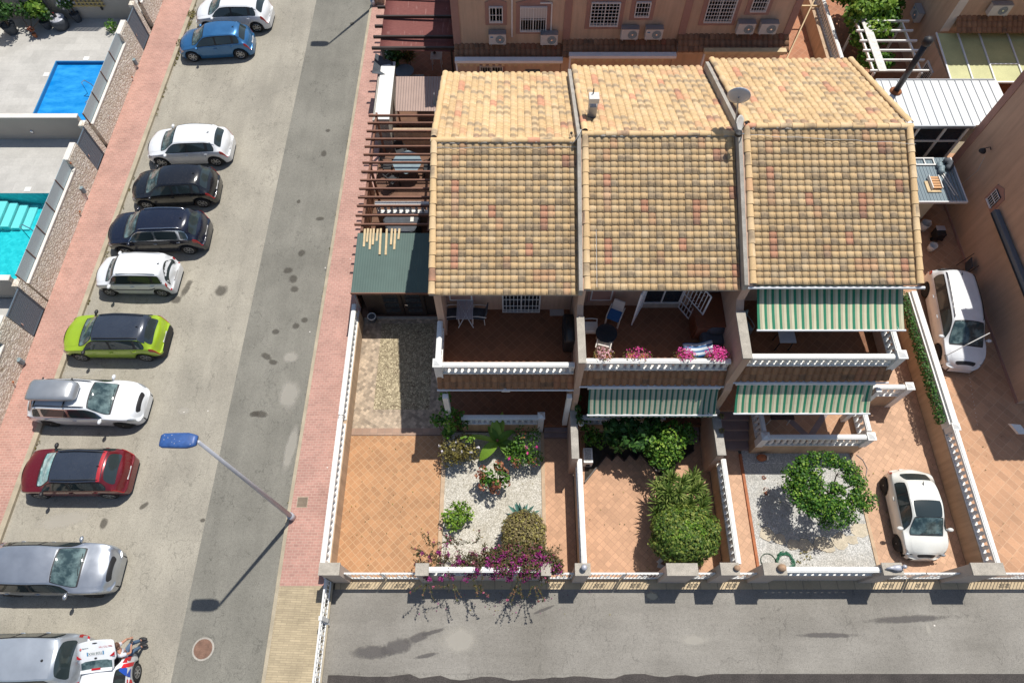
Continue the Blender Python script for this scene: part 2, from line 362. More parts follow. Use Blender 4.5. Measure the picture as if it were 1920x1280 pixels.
M['shedroof'] = sheet_roof('blue_grey_ribbed_roof', (.24,.31,.35), 42, 1.)
M['polycarb'] = gm('yellowed_polycarbonate', (.50,.50,.24), .45, .12, 1.2, .12, 18)
def redsail():
    q = N('maroon_shade_cloth'); p = q.pos()
    n = q.noise(5, q.vmap(p, (0,0,0), (1,6,1)), 3); c = q.mix(q.ramp(n, [(.3, (0,0,0)), (.7, (1,1,1))]), (.14,.04,.035), (.20,.065,.055))
    f = q.noise(3, q.vmap(p, (0,0,0), (5,.4,1)), 3); c = q.mix(q.ramp(f, [(.64, (0,0,0)), (.72, (.35,.35,.35))]), c, (.45,.28,.25)); return q.set(c, .8)
M['sail'] = redsail()
def water(name, tint, wav=6.):
    q = N(name); t = q.t; tr = q.n('BsdfTransparent'); tr.inputs[0].default_value = c4(tint)
    gl = q.n('BsdfGlossy'); gl.inputs['Roughness'].default_value = .04; fr = q.n('Fresnel'); fr.inputs[0].default_value = 1.33
    bp = q.n('Bump'); bp.inputs['Strength'].default_value = .25; q.l(q.noise(wav, q.pos(), 3), bp.inputs['Height']); q.l(bp.outputs[0], gl.inputs['Normal']); q.l(bp.outputs[0], fr.inputs['Normal'])
    mx = q.n('MixShader'); q.l(fr.outputs[0], mx.inputs[0]); q.l(tr.outputs[0], mx.inputs[1]); q.l(gl.outputs[0], mx.inputs[2]); q.l(mx.outputs[0], q.out.inputs[0]); return q.m
M['water'] = water('pool_water', (.70,.97,.98))
def poolliner():
    q = N('turquoise_pool_mosaic'); p = q.pos(); v = q.n('TexVoronoi'); v.inputs['Scale'].default_value = 7; q.l(p, v.inputs['Vector'])
    return q.set(q.mix(q.sep(v.outputs['Color'])[0], (.012,.44,.50), (.045,.57,.62)), .5)
M['liner'] = poolliner()
def bluecover():
    q = N('blue_pool_surface'); p = q.pos(); n = q.noise(1.3, q.vmap(p, (0,0,.3), (1,2.2,1)), 4, .6)
    q.bump(n, .35, .05); return q.set(q.mix(q.ramp(n, [(.35, (0,0,0)), (.65, (1,1,1))]), (.003,.20,.56), (.03,.32,.70)), .16)
M['poolblue'] = bluecover()
def fade(name, col, dens=.6, sca=3.):
    q = N(name); uv = q.n('UVMap').outputs[0]; x, y, _ = q.sep(uv)
    r = q.math('SQRT', q.math('ADD', q.math('POWER', x, 2.), q.math('POWER', y, 2.)))
    n = q.noise(sca, q.pos(), 5, .7); e = q.math('ADD', r, q.math('MULTIPLY', q.math('SUBTRACT', n, .5), .9))
    a = q.math('MULTIPLY', q.ramp(e, [(.55, (1,1,1)), (.95, (0,0,0))]), dens)
    return q.set(col, .9, Alpha=a)
M['stain'] = fade('dark_stain', (.09,.08,.065), .55)
M['stainlight'] = fade('chalky_stain', (.50,.47,.41), .45, 2.)
M['wet'] = fade('damp_patch', (.12,.11,.105), .65, 5.)
# ================================================================ GROUND
rnd = random.Random(7)
def sheet(name, mat, poly, z=0., kind='structure', label=None):
    b = MB(); n = len(poly)
    a = sum(poly[i][0]*poly[(i+1) % n][1]-poly[(i+1) % n][0]*poly[i][1] for i in range(n))
    if a < 0: poly = poly[::-1]
    b.add([(p[0], p[1], z) for p in poly], [tuple(range(n))]); return b.build(name, mat, kind=kind, label=label)
def rect(name, mat, x0, y0, x1, y1, z=0., kind='structure'): return sheet(name, mat, [(x0,y0),(x1,y0),(x1,y1),(x0,y1)], z, kind)
def slab(name, mat, poly, z0, z1, kind='structure'): return MB().prism(poly, z0, z1).build(name, mat, kind=kind)
M['earth'] = gm('dusty_earth', (.30,.25,.18), .95, .2, .3, .25, 12)
rect('ground', M['earth'], -400, -400, 400, 400, -.08)
XK = lambda y: -18.9+.027*(y-8)          # left kerb
XL = lambda y: -20.5+.018*(y-10)         # foot of the stone walls
XB = lambda y: -11.63+.0095*y            # seam between the two road surfaces
XR = lambda y: -8.5+.0135*max(0, y-6)    # right kerb
Y0, Y1 = -12, 75
sheet('parking_lane', M['parking'], [(XK(Y0), Y0), (XB(Y0), Y0), (XB(Y1), Y1), (XK(Y1), Y1)])
sheet('road', M['road'], [(XB(Y0), Y0), (XR(Y0), Y0), (XR(6), 6), (XR(Y1), Y1), (XB(Y1), Y1)])
slab('kerb', M['kerb'], [(XK(Y0)-.2, Y0), (XK(Y0), Y0), (XK(Y1), Y1), (XK(Y1)-.2, Y1)], -.05, .13)
slab('pavement', M['pinkpave'], [(XL(Y0), Y0), (XK(Y0)-.2, Y0), (XK(Y1)-.2, Y1), (XL(Y1), Y1)], -.05, .12)
slab('kerb', M['kerb'], [(XR(Y0), Y0), (XR(Y0)+.13, Y0), (XR(6)+.13, 6), (XR(Y1)+.13, Y1), (XR(Y1), Y1), (XR(6), 6)], -.05, .13)
slab('pavement', M['pinkpave'], [(XR(3.46)+.13, 3.46), (-6.62, 3.46), (-6.62, Y1), (XR(Y1)+.13, Y1), (XR(6)+.13, 6)], -.05, .12)
slab('pavement', M['yellowpave'], [(XR(Y0)+.13, Y0), (-6.5, Y0), (-6.5, 3.457), (XR(3.4)+.13, 3.457)], -.05, .12)
# side lane in front of the houses
rect('lane', M['lane'], -6.5, .62, 60, 3.36)
sheet('lane', M['lane'], [(-6.5, Y0), (60, Y0), (60, .62), (-6.5, .62)], -.012)
pts = [(-6.3+i*.35, .46+.16*pnoise(Vector((i*.35, 3, 1)))+.10*pnoise(Vector((i*1.3, 9, 1)))+.02*abs(i*.35-6)) for i in range(190)]
sheet('trench', M['broken'], [(-6.3, -9)]+[(x, min(y, .615)) for x, y in pts]+[(60, -9)], -.006)
rect('paver_strip', M['paver'], -6.4, 3.36, 60, 3.74, .004)
# gardens and drives
rect('driveway', M['terra1'], -6.43, 3.74, -2.75, 9.2)
rect('threshold', M['thresh'], -6.43, 9.2, -2.75, 9.5)
rect('driveway', M['cobble'], -6.43, 9.5, -2.5, 14.6)
rect('mosaic_panel', M['mosaic'], -5.65, 10.3, -3.37, 14.3, .006)
MB().box(-6.43, 9.185, 0, -2.76, 9.205, .012).build('joint', M['darkwood'], kind='structure')
rect('gravel', M['gravel1'], -2.6, 3.74, 1.14, 9.3, .03)
rect('path', M['terra2'], 1.28, 3.74, 2.38, 9.3)
rect('path', M['terra2'], 2.6, 3.74, 7.7, 12)
rect('path', M['terra3'], 7.95, 3.74, 8.95, 9.6)
rect('gravel', M['gravel2'], 9.05, 3.74, 13.33, 8.6, .03)
rect('driveway', M['terra3'], 13.45, 3.74, 16.65, 24)
rect('driveway', M['terra3'], 9.0, 8.6, 13.45, 9.6, -.004)
rect('driveway', M['terra4'], 16.9, 3.74, 40, 24)
for k, (x0, x1, y1) in enumerate([(-2.75, -2.6, 9.3), (1.14, 1.28, 9.3), (8.95, 9.05, 8.4), (13.33, 13.45, 8.4)]):
    MB().box(x0, 3.74, -.05, x1, y1, .07).build('kerb', M['creamwall'] if k != 2 else M['pot'], kind='structure')
rect('yard', gm('shaded_yard_tiles', (.17,.085,.05), .8, .2, 2, .2, 12), -6.6, 14.6, -2.6, 26.9, -.01)  # darker floor colour here paints in the shade around the pergola
rect('yard', M['alley'], -2.6, 14.6, 16.65, 26.9, -.01)
rect('yard', M['alley'], 13.0, 26.9, 60, 70, -.01)
rect('yard', M['alley'], -6.6, 26.9, -2.7, 70, -.01)
# stains, damp patches
def blot(px, py, rx, ry, mat, rz=0., z=.005, name='stain'):
    c = at(px, py); b = MB(); n = 20
    b.v = [(c.x, c.y, z)]+[(c.x+(rx*math.cos(t)*math.cos(rz)-ry*math.sin(t)*math.sin(rz))*1.5, c.y+(rx*math.cos(t)*math.sin(rz)+ry*math.sin(t)*math.cos(rz))*1.5, z) for t in [2*math.pi*k/n for k in range(n)]]
    b.uv = [(0, 0)]+[(1.5*math.cos(2*math.pi*k/n), 1.5*math.sin(2*math.pi*k/n)) for k in range(n)]
    b.f = [(0, 1+k, 1+(k+1) % n) for k in range(n)]; b.m = [0]*n
    return b.build(name, mat, kind='structure')
zz = .005
for px, py, rx, ry, rz in [(540,507,.22,.17,0),(550,523,.2,.22,.5),(552,542,.2,.17,0),(566,474,.18,.2,0),(571,600,.18,.14,0),(517,622,.17,.14,0),(555,611,.18,.16,0),
        (500,668,.26,.14,-.5),(512,679,.2,.12,-.3),(488,776,.34,.15,-.1),(477,776,.2,.13,0),(615,245,.14,.13,0),(607,288,.15,.22,0),(195,981,.15,.2,0),(560,378,.1,.13,0),
        (270,948,.2,.1,.7),(330,562,.25,.2,0),(380,975,.1,.08,0),(600,410,.2,.12,0),(150,260,.3,.5,.2),(415,545,.3,.3,0),(370,410,.6,.15,1.4),(660,45,.12,.14,0),(350,540,.5,.15,1.3),(300,300,.4,.12,1.2)]:
    zz += .0002; blot(px, py, rx*1.15, ry*1.15, M['stain'], rz, zz)
for px, py, rx, ry, rz in [(542,740,.5,.8,.1),(545,840,.25,1.2,-.1),(120,975,1.3,.35,.2),(150,700,1.0,.2,0),(345,770,.3,.2,0),(170,690,.8,.25,0),(545,670,.4,.3,0),(860,1200,.8,.5,0),(1240,800,.01,.01,0),(1300,1200,.6,.2,0),(1740,1180,.1,.2,0)]:
    zz += .0002; blot(px, py, rx, ry, M['stainlight'], rz, zz)
for px, py, rx, ry, rz in [(700,1222,.85,.26,.02),(745,1212,.7,.28,.18),(785,1194,.5,.16,.3),(812,1184,.45,.08,.25),(800,1228,.5,.08,.2),(1020,1142,.5,.06,.35),(1550,1190,1.2,.1,0),(1700,1160,1.6,.14,.05)]:
    zz += .0002; blot(px, py, rx, ry, M['wet'], rz, zz)
c = at(1222, 1117); zz += .0003; blot(1222, 1117, .28, .18, fade('sand_patch', (.50,.45,.33), .85), 0, zz)
# manhole, pavement grate
m = T('manhole_cover', 'round rusty brown manhole cover in a pale concrete ring on the grey road', 'manhole cover', at(381, 1216))
c = at(381, 1216); MB().lathe([(.38,0),(.38,.008),(.32,.010)], c, 28).build('frame', M['greywall'], m)
b = MB().lathe([(.32,0),(.32,.018)], c, 28)
for i in range(-3, 4): b.box(c.x-.2, c.y+i*.07-.012, .018, c.x+.2, c.y+i*.085+.012, .026)
b.build('lid', gm('rusty_iron', (.23,.13,.09), .8, .25, 6, .3, 40), m)
c = at(567, 941, .12); g = T('drain_cover', 'square brown ribbed drain cover set into the pink pavement near the lamp post', 'drain cover', c)
MB().box(c.x-.2, c.y-.2, .1, c.x+.2, c.y+.2, .128).build('frame', M['kerb'], g)
b = MB()
for i in range(8): b.box(c.x-.18, c.y-.17+i*.046, .12, c.x+.18, c.y-.145+i*.046, .140)
b.build('grating', gm('brown_iron', (.17,.12,.09), .8), g)
c = at(712, 4, .12); g = T('cabinet', 'low brick utility cabinet beside the far lamp post', 'cabinet', c)
MB().box(c.x-.3, c.y-.2, .12, c.x+.3, c.y+.3, .75).build('body', tiles('brickwork', (.40,.24,.15), (.45,.40,.33), (.24,.07), 0, .012), g)
MB().box(c.x-.34, c.y-.24, .75, c.x+.34, c.y+.34, .80).build('lid', M['kerb'], g)
# weeds along the kerbs
def leafcloud(b, c, r, n, size, rng, up=.3, shell=.35, el_=1.0, curl=.25):
    """n small folded leaves through an ellipsoid, denser near its skin"""
    for _ in range(n):
        while True:
            d = Vector((rng.uniform(-1,1), rng.uniform(-1,1), rng.uniform(-1,1)))
            if .05 < d.length < 1: break
        d.normalize(); rr = rng.uniform(shell, 1)**.6
        p = Vector((c[0]+d.x*r[0]*rr, c[1]+d.y*r[1]*rr, c[2]+d.z*r[2]*rr))
        nn = (d+Vector((rng.gauss(0,.55), rng.gauss(0,.55), rng.gauss(up,.55)))).normalized()
        t = nn.cross(Vector((rng.gauss(0,1), rng.gauss(0,1), rng.gauss(0,1)))).normalized(); s_ = nn.cross(t)
        L = size*rng.uniform(.6, 1.4)*el_; W = size*rng.uniform(.6, 1.2)*.5
        b.add([p-t*L*.5, p+s_*W-nn*W*curl, p+t*L*.5-nn*L*.1, p-s_*W-nn*W*curl], [(0,1,2),(0,2,3)])
def plant_thing(name, label, cat, base, clouds, mat, size, n, seed, stems=None, extra=None, group=None, leafname='foliage', up=.3, el_=1., shell=.35):
    rng = random.Random(seed); t = T(name, label, cat, base, group)
    b = MB(); tot = sum(c[1][0]*c[1][1]+c[1][2]*c[1][0] for c in clouds)
    for c, r in clouds: leafcloud(b, c, r, max(6, int(n*(r[0]*r[1]+r[2]*r[0])/tot)), size, rng, up, shell, el_)
    b.build(leafname, mat, t)
    sb = MB()
    if stems is None:
        for c, r in clouds[:14]:
            a = Vector(base); e = Vector(c); mid = (a+e)/2+Vector((rng.uniform(-.1,.1), rng.uniform(-.1,.1), 0)); k = .012+.012*max(r)
            sb.tube([a, mid, e], [k*1.5, k, k*.4], 6)
    else:
        for s_ in stems: sb.tube(s_[0], s_[1], 7)
    sb.build('stem', M['bark'], t)
    for nm, mt, cs, sz, cnt in (extra or []):
        b = MB()
        for c, r in cs: leafcloud(b, c, r, max(3, int(cnt/len(cs))), sz, rng, .5, .8)
        b.build(nm, mt, t)
    return t
b = MB(); rng = random.Random(3)
for i in range(60):
    y = rng.choice([rng.uniform(27, 36), rng.uniform(8, 30), rng.uniform(30, 34)]); x = XK(y)+rng.uniform(0, .1); k = rng.uniform(.03, .11)
    leafcloud(b, (x, y, .04), (k, k*1.5, k*.7), 14, .05, rng, .6)
for i in range(40):
    y = rng.choice([rng.uniform(14, 20), rng.uniform(5, 30)]); x = XR(y)-rng.uniform(0, .05); k = rng.uniform(.02, .06)
    leafcloud(b, (x, y, .03), (k, k*1.5, k*.7), 8, .035, rng, .6)
c = at(365, 30); leafcloud(b, (c.x-.15, c.y, .1), (.25,.4,.15), 150, .08, rng); c = at(335, 82, .1); leafcloud(b, (c.x, c.y, .1), (.15,.4,.12), 90, .07, rng)
b.build('weeds', M['leafolive'], kind='stuff', label='tufts of weeds growing along the kerbs')
# leaves and litter
b = MB()
for px, py in [(657,481+4),(401,0),(581,622),(610,502),(592,830),(614,876),(740,20),(345,772),(1752,1172),(390,770)]:
    c = at(px, py, .13 if 600 < px < 700 else .008); k = .035; a = rng.random()*3
    b.add([c+Vector((k*math.cos(a+q), k*math.sin(a+q), .01*(q > 2))) for q in (0, 1.6, 3.1, 4.7)], [(0,1,2,3)])
b.build('litter', M['coping'], kind='stuff', label='scraps of pale litter on road and pavement')

# ================================================================ POOL PROPERTIES ON THE LEFT
DZ = .75
def pool_deck(y0, y1, px0, py0, px1, py1, xr):
    """pale slab with a rectangular hole for the pool"""
    b = MB()
    for q in ((-45, y0, px0, y1), (px1, y0, xr, y1), (px0, y0, px1, py0), (px0, py1, px1, y1)):
        if q[2] > q[0] and q[3] > q[1]: b.box(q[0], q[1], 0, q[2], q[3], DZ)
    b.build('pool_deck', M['deck'], kind='structure')
pool_deck(24.4, 33.0, -24.1, 24.9, -21.3, 29.7, -20.55)
pool_deck(15.4, 24.2, -31, 15.8, -21.65, 20.85, -20.75)
pool_deck(4.0, 15.1, -31, 5, -24, 8, -20.85)
pool_deck(33.2, 42.0, -31, 36, -24, 39, -20.4)
p = T('swimming_pool', 'small rectangular pool with a bright blue surface, near the top of the picture', 'pool', (-22.7, 27.3, 0))
MB().box(-24.1, 24.9, .5, -21.3, 29.7, .58).build('water', M['poolblue'], p)
b = MB(); 
for q in ((-24.1,24.9,-24.04,29.7),(-21.36,24.9,-21.3,29.7),(-24.04,29.64,-21.36,29.7),(-24.04,24.9,-21.36,24.96)): b.box(q[0],q[1],.4,q[2],q[3],DZ+.004)
b.build('rim', plain('blue_band', (.03,.20,.42), .4), p)
p = T('swimming_pool', 'turquoise mosaic pool with underwater steps behind the frosted glass panels', 'pool', (-26, 18.3, 0))
b = MB(); b.quad((-31,15.8,-.06),(-21.65,15.8,-.06),(-21.65,20.85,-.06),(-31,20.85,-.06))
b.quad((-31,20.84,-.06),(-21.66,20.84,-.06),(-21.66,20.84,DZ),(-31,20.84,DZ)).quad((-21.66,15.8,-.06),(-21.66,15.8,DZ),(-21.66,20.84,DZ),(-21.66,20.84,-.06)).quad((-31,15.8,-.06),(-31,15.8,DZ),(-21.65,15.8,DZ),(-21.65,15.8,-.06))
b.build('basin', M['liner'], p)
MB().quad((-31,15.8,.6),(-21.65,15.8,.6),(-21.65,20.85,.6),(-31,20.85,.6)).build('water', M['water'], p)
for i in range(5):
    x1 = -22.55-i*.42; MB().box(x1-.42, 19.3, -.055, x1-.05, 20.7, .02+.11*i).build('step', plain('pale_pool_step', (.30,.66,.66), .5) if i == 0 else bpy.data.materials['pale_pool_step'], p)
for (px, py, xx) in ((160, 155, -21.3), (168, 192, -21.3), (45, 425, -21.6)):
    c = at(px, py, DZ+.5)
    t = T('pool_handrail', {155: 'curved steel handrail over the blue pool, the upper of two', 192: 'curved steel handrail over the blue pool, the lower of two', 425: 'curved steel handrail over the turquoise pool'}[py], 'handrail', (c.x+.8, c.y-.4, DZ), 'pool handrails')
    MB().tube([(c.x-.25, c.y-.05, .4), (c.x-.2, c.y, DZ+.5), (c.x, c.y+.02, DZ+.62), (c.x+.3, c.y-.1, DZ+.5), (c.x+.75, c.y-.4, DZ+.1), (c.x+.8, c.y-.45, DZ-.02)], .025, 7).build('rail', M['chrome'], t)
    MB().lathe([(.06,0),(.06,.02)], (c.x+.8, c.y-.45, DZ), 10).build('foot', M['chrome'], t)
for k, (px, py) in enumerate(((162,110),(87,140),(52,355))):
    c = at(px, py, DZ); t = T('skimmer_lid', ['square white skimmer lid above the blue pool', 'square white skimmer lid left of the blue pool', 'square white skimmer lid above the turquoise pool'][k], 'pool lid', c, 'skimmer lids on the decks')
    MB().box(c.x-.14, c.y-.13, DZ, c.x+.14, c.y+.13, DZ+.015).build('lid', M['white'], t); MB().lathe([(.06,0),(.05,.02)], (c.x, c.y, DZ), 12).build('plate', M['coping'], t)
# party walls of the pool plots, tops in off-white coping
def party(y, x0, x1, top, label):
    t = T('boundary_wall', label, 'wall', (x1, y, 0), 'taupe walls between the pool plots')
    MB().box(x0, y-.1, 0, x1, y+.1, top-.05).build('wall', M['beigewall'], t)
    MB().box(x0, y-.13, top-.05, x1+.02, y+.13, top).build('coping', M['coping'], t); return t
w1 = party(24.3, -45, -20.6, 2.2, 'long smooth taupe wall between the blue pool and the turquoise pool')
party(15.25, -45, -20.75, 2.2, 'taupe wall stub at the left edge below the turquoise pool')
party(33.1, -45, -20.35, 2.6, 'taupe wall with a timber trellis behind the potted plants')
c = atY(60, 247, 24.19); MB().ball((c.x, 24.17, c.z), (.09,.05,.10), 12, 8).build('wall_light', M['chrome'], w1, smooth=True)
t = T('boundary_wall', 'taupe wall at the top left corner running away from the camera', 'wall', (-27.9, 31, 0))
MB().box(-28.1, 29.6, 0, -27.9, 33.0, 2.1).build('wall', M['beigewall'], t); MB().box(-28.13, 29.57, 2.1, -27.87, 33.0, 2.15).build('coping', M['coping'], t)
c = atY(165, 10, 32.95); t = T('trellis', 'small yellowish slatted trellis hung on the taupe wall', 'trellis', (c.x, 32.95, 1))
b = MB()
for i in range(9): b.box(c.x-1.0+i*.22, 32.90, 1.55, c.x-.93+i*.22, 32.93, 3.3)
for i in range(9): b.box(c.x-1.05, 32.87, 1.6+i*.2, c.x+.95, 32.90, 1.66+i*.2)
b.build('slats', gm('yellow_cane', (.50,.37,.14), .7), t); MB().box(c.x+.6, 32.9, 1.35, c.x+.68, 32.98, 1.55).build('bracket', M['dark'], t)
# stone street walls with pillar, coping and frosted panels
def street_wall(ya, yb, label, group='stone street walls of the pool plots', pil=1.05):
    t = T('street_wall', label, 'wall', (XL(yb), yb, 0), group)
    MB().prism([(XL(ya), ya), (XL(yb-pil), yb-pil), (XL(yb-pil)-.26, yb-pil), (XL(ya)-.26, ya)], 0, 1.48).build('stonework', M['rubble'], t)
    MB().prism([(XL(yb-pil), yb-pil), (XL(yb), yb), (XL(yb)-.26, yb), (XL(yb-pil)-.26, yb-pil)], 0, 2.0).build('pillar', M['rubble'], t)
    MB().prism([(XL(yb-pil)-.02, yb-pil), (XL(yb)-.02, yb), (XL(yb)-.28, yb), (XL(yb-pil)-.28, yb-pil)], 2.0, 2.06).build('pillar_cap', M['coping'], t)
    MB().prism([(XL(ya)+.02, ya), (XL(yb-pil)+.02, yb-pil), (XL(yb-pil)-.10, yb-pil), (XL(ya)-.10, ya)], 1.48, 1.53).build('coping', M['coping'], t)
    y = yb-pil-.03; n = max(1, round((y-ya)/1.33)); d = (y-ya)/n
    for i in range(n):
        a, e = y-(i+1)*d+.02, y-i*d-.02
        MB().prism([(XL(a)-.12, a), (XL(e)-.12, e), (XL(e)-.14, e), (XL(a)-.14, a)], 1.5, 2.18).build('glass_panel', M['glasspanel'], t)
        MB().box(XL(a)-.15, a-.045, 1.45, XL(a)-.09, a-.015, 2.19).build('post', M['wood'], t)
    return t
street_wall(24.45, 31.2, 'pebbly stone street wall with frosted panels beside the blue pool')
street_wall(15.4, 22.75, 'pebbly stone street wall with frosted panels beside the turquoise pool')
street_wall(6.0, 13.55, 'rough stone street wall at the left edge below the lowest slatted gate')
street_wall(33.3, 42.0, 'rough stone street wall at the top edge above the highest slatted gate')
for i, (ya, yb, lab) in enumerate([(31.25, 32.45, 'dark slatted metal gate nearest the top of the picture'), (22.8, 23.85, 'dark slatted metal gate between the two pool plots'), (13.6, 14.95, 'dark slatted metal gate at the left edge below the turquoise pool')]):
    t = T('slatted_gate', lab, 'gate', (XL(ya), ya, 0), 'dark slatted gates along the pink pavement')
    x = lambda y: XL(y)-.06
    b = MB(); 
    for yy in (ya+.03, yb-.03): b.box(x(yy)-.03, yy-.03, .14, x(yy)+.03, yy+.03, 1.88)
    for z in (.16, 1.85): b.bar((x(ya+.06), ya+.06, z), (x(yb-.06), yb-.06, z), .05, .06)
    b.build('frame', M['charcoal'], t)
    b = MB()
    for k in range(17): b.bar((x(ya+.06), ya+.06, .24+k*.095), (x(yb-.06), yb-.06, .24+k*.095), .022, .080)
    b.build('slats', M['charcoal'], t)
    MB().box(x(ya)+.03, ya+.08, .95, x(ya)+.07, ya+.12, 1.1).build('handle', M['chrome'], t)
    # pink-brown strip of tile above each gate, on the stone return
    MB().prism([(XL(yb)-.26, yb), (XL(yb), yb), (XL(yb), yb+.35), (XL(yb)-.26, yb+.35)], .1, 2.0).build('gate_pier', M['rubble'], t)
for k, (px, py) in enumerate(((254,116),(156,356),(40,677),(248,145),(150,397),(25,716),(133,306))):
    small = k >= 3; yy = atX(px, py, -20.35).y; c = atX(px, py, XL(yy)+.06)
    nm = ['lamp', 'garden_light'][small]
    t = T('wall_lamp' if not small else 'intercom' if k == 6 else 'drain_spout', [
        'small slate grey wall lamp on the stone wall beside the blue pool', 'small slate grey wall lamp on the stone wall beside the turquoise pool', 'small slate grey wall lamp on the stone wall at the left edge',
        'little brown spout at the foot of the wall beside the blue pool', 'little brown spout at the foot of the wall beside the turquoise pool', 'little brown spout low on the wall at the left edge', 'small reddish intercom plate on the pillar beside the middle gate'][k],
        'lamp' if not small else 'intercom' if k == 6 else 'spout', c)
    if not small:
        MB().prism([(c.x-.07, c.y-.09), (c.x+.03, c.y-.09), (c.x+.07, c.y), (c.x+.03, c.y+.09), (c.x-.07, c.y+.09)], c.z-.16, c.z+.16).build('housing', M['greyblue'], t)
        MB().box(c.x-.03, c.y-.05, c.z-.19, c.x+.03, c.y+.05, c.z-.16).build('glass', M['glasspanel'], t)
    else: MB().lathe([(.03,-.02),(.05,.0),(.05,.03),(.02,.05)], (c.x-.02, c.y, c.z), 8, 'x').build('body', M['pot'], t)
# potted plants at the top left
def pot(c, r, h, mat, t): return MB().lathe([(r*.65,0),(r*.95,h*.8),(r,h),(r*.85,h),(r*.8,h*.9)], c, 16).build('pot', mat, t, smooth=False)
spec = [(25,62,'big_leafy_shrub','dense dark green shrub in the top left corner',M['leafdark'],.75,1.3,500,.17,M['darkfab']),
        (92,52,'potted_palm','spiky yellow-green palm in a dark pot by the taupe wall',M['leaflime'],.6,1.1,420,.22,M['darkfab']),
        (68,70,'potted_plant','small plant in an orange clay pot in front of the palm',M['leafred'],.22,.55,60,.12,M['pot']),
        (148,40,'oleander','white flowering bush in a black pot by the trellis',M['leafdark'],.5,1.2,420,.12,M['darkfab'])]
for k, (px, py, nm, lab, mt, r, h, n, sz, pm) in enumerate(spec):
    c = at(px, py, DZ); q = [(Vector((c.x+rng.uniform(-.3,.3)*r, c.y+rng.uniform(-.3,.3)*r, DZ+h*rng.uniform(.75, 1.25))), (r*.75, r*.75, r*.6)) for _ in range(4)]
    t = plant_thing(nm, lab, 'plant', c, q, mt, sz, n, 30+k, el_=1.5 if k == 1 else 1, extra=[('flowers', M['whiteflower'], q, .13, 40)] if k == 3 else None)
    pot(c, r*.5, h*.42, pm, t)
c = at(58, 58, DZ); q = [(Vector((c.x+dx, c.y+dy, DZ+1.0)), (.45,.45,.4)) for dx, dy in ((.5,.2),(-.2,.5),(1.3,.1))]
plant_thing('shrub', 'dark leafy shrub with red blooms between the corner shrub and the round planter', 'plant', (c.x, c.y, DZ), q, M['leafdark'], .15, 350, 41, extra=[('flowers', M['red'], q, .08, 10)])
c = at(118, 52, DZ); t = T('round_planter', 'large round slate planter with a tall leaning black pole', 'planter', c)
MB().lathe([(.35,0),(.45,.35),(.42,.6),(.34,.62),(.3,.5)], c, 20).build('bowl', M['darkfab'], t, smooth=True)
MB().tube([(c.x, c.y, DZ+.4), (c.x-.1, c.y+.1, DZ+1.3), (c.x-.45, c.y+.35, DZ+2.3), (c.x-.9, c.y+.6, DZ+2.9)], [.08,.09,.10,.05], 10).build('pole', M['dark'], t, smooth=True)
MB().lathe([(.34,0),(.40,.05),(.34,.1)], (c.x, c.y, DZ+.55), 20).build('rim', M['galv'], t)
c = at(213, 58, DZ); plant_thing('small_bush', 'small bright green bush at the end of the frosted panels by the top gate', 'plant', c, [(c+Vector((0,0,.3)), (.35,.45,.3))], M['leaf'], .1, 200, 44)
# ================================================================ ARCHITECTURE HELPERS
def tile_slope(parent, name, mat, x0, x1, A, B, pitch=.245, row=.2225, h=.045, steps=(.036,.009), seed=1):
    """barrel tiles from the low edge A=(y,z) to the high edge B=(y,z); every tile its own curved shell"""
    rng = random.Random(seed); n = max(1, round((x1-x0)/pitch)); px = (x1-x0)/n
    dy, dz = B[0]-A[0], B[1]-A[1]; L = math.hypot(dy, dz); m = max(1, round(L/row)); ey, ez = dy/L, dz/L
    ny, nz = -ez, ey
    if nz < 0: ny, nz = -ny, -nz
    prof = [(0,.0)]+[(.03+.74*(1-math.cos(math.pi*k/7))/2, h*math.sin(math.pi*k/7)**.75 if 0 < k < 7 else .0) for k in range(1, 7)]+[(.77,.0),(.88,-.006),(1.,.0)]
    b = MB(); b.uv = []; K = len(prof); rl = L/m
    for j in range(m):
        st = steps[j % 2]
        for i in range(n):
            jt = rng.uniform(-.005, .005); jl = rng.uniform(-.006, .006); o = len(b.v)
            for e, (s_, lift) in enumerate(((j*rl+jl, st+jt), ((j+1)*rl+jl+.01, .002+jt*.5))):
                for fx, hz in prof:
                    x = x0+(i+fx)*px; hh = hz*(1 if e == 0 else .93)+lift
                    b.v.append((x, A[0]+ey*s_+ny*hh, A[1]+ez*s_+nz*hh)); b.uv.append((i+.02+fx*.96, j+1+.01+.97*e))
            for fx, hz in prof:       # front lip
                x = x0+(i+fx)*px; s_ = j*rl+jl; hh = hz-.035
                b.v.append((x, A[0]+ey*(s_+.004)+ny*hh, A[1]+ez*(s_+.004)+nz*hh)); b.uv.append((i+.02+fx*.96, j+1+.01))
            for k in range(K-1):
                b.f.append((o+k, o+k+1, o+K+k+1, o+K+k)); b.f.append((o+2*K+k, o+2*K+k+1, o+k+1, o+k)); b.m += [0, 0]
    o = b.build(name, mat, parent, smooth=False)
    # smooth only the curved shells
    me = o.data; sm = [i % 2 == 0 for i in range(len(me.polygons))]; me.polygons.foreach_set('use_smooth', sm); return o
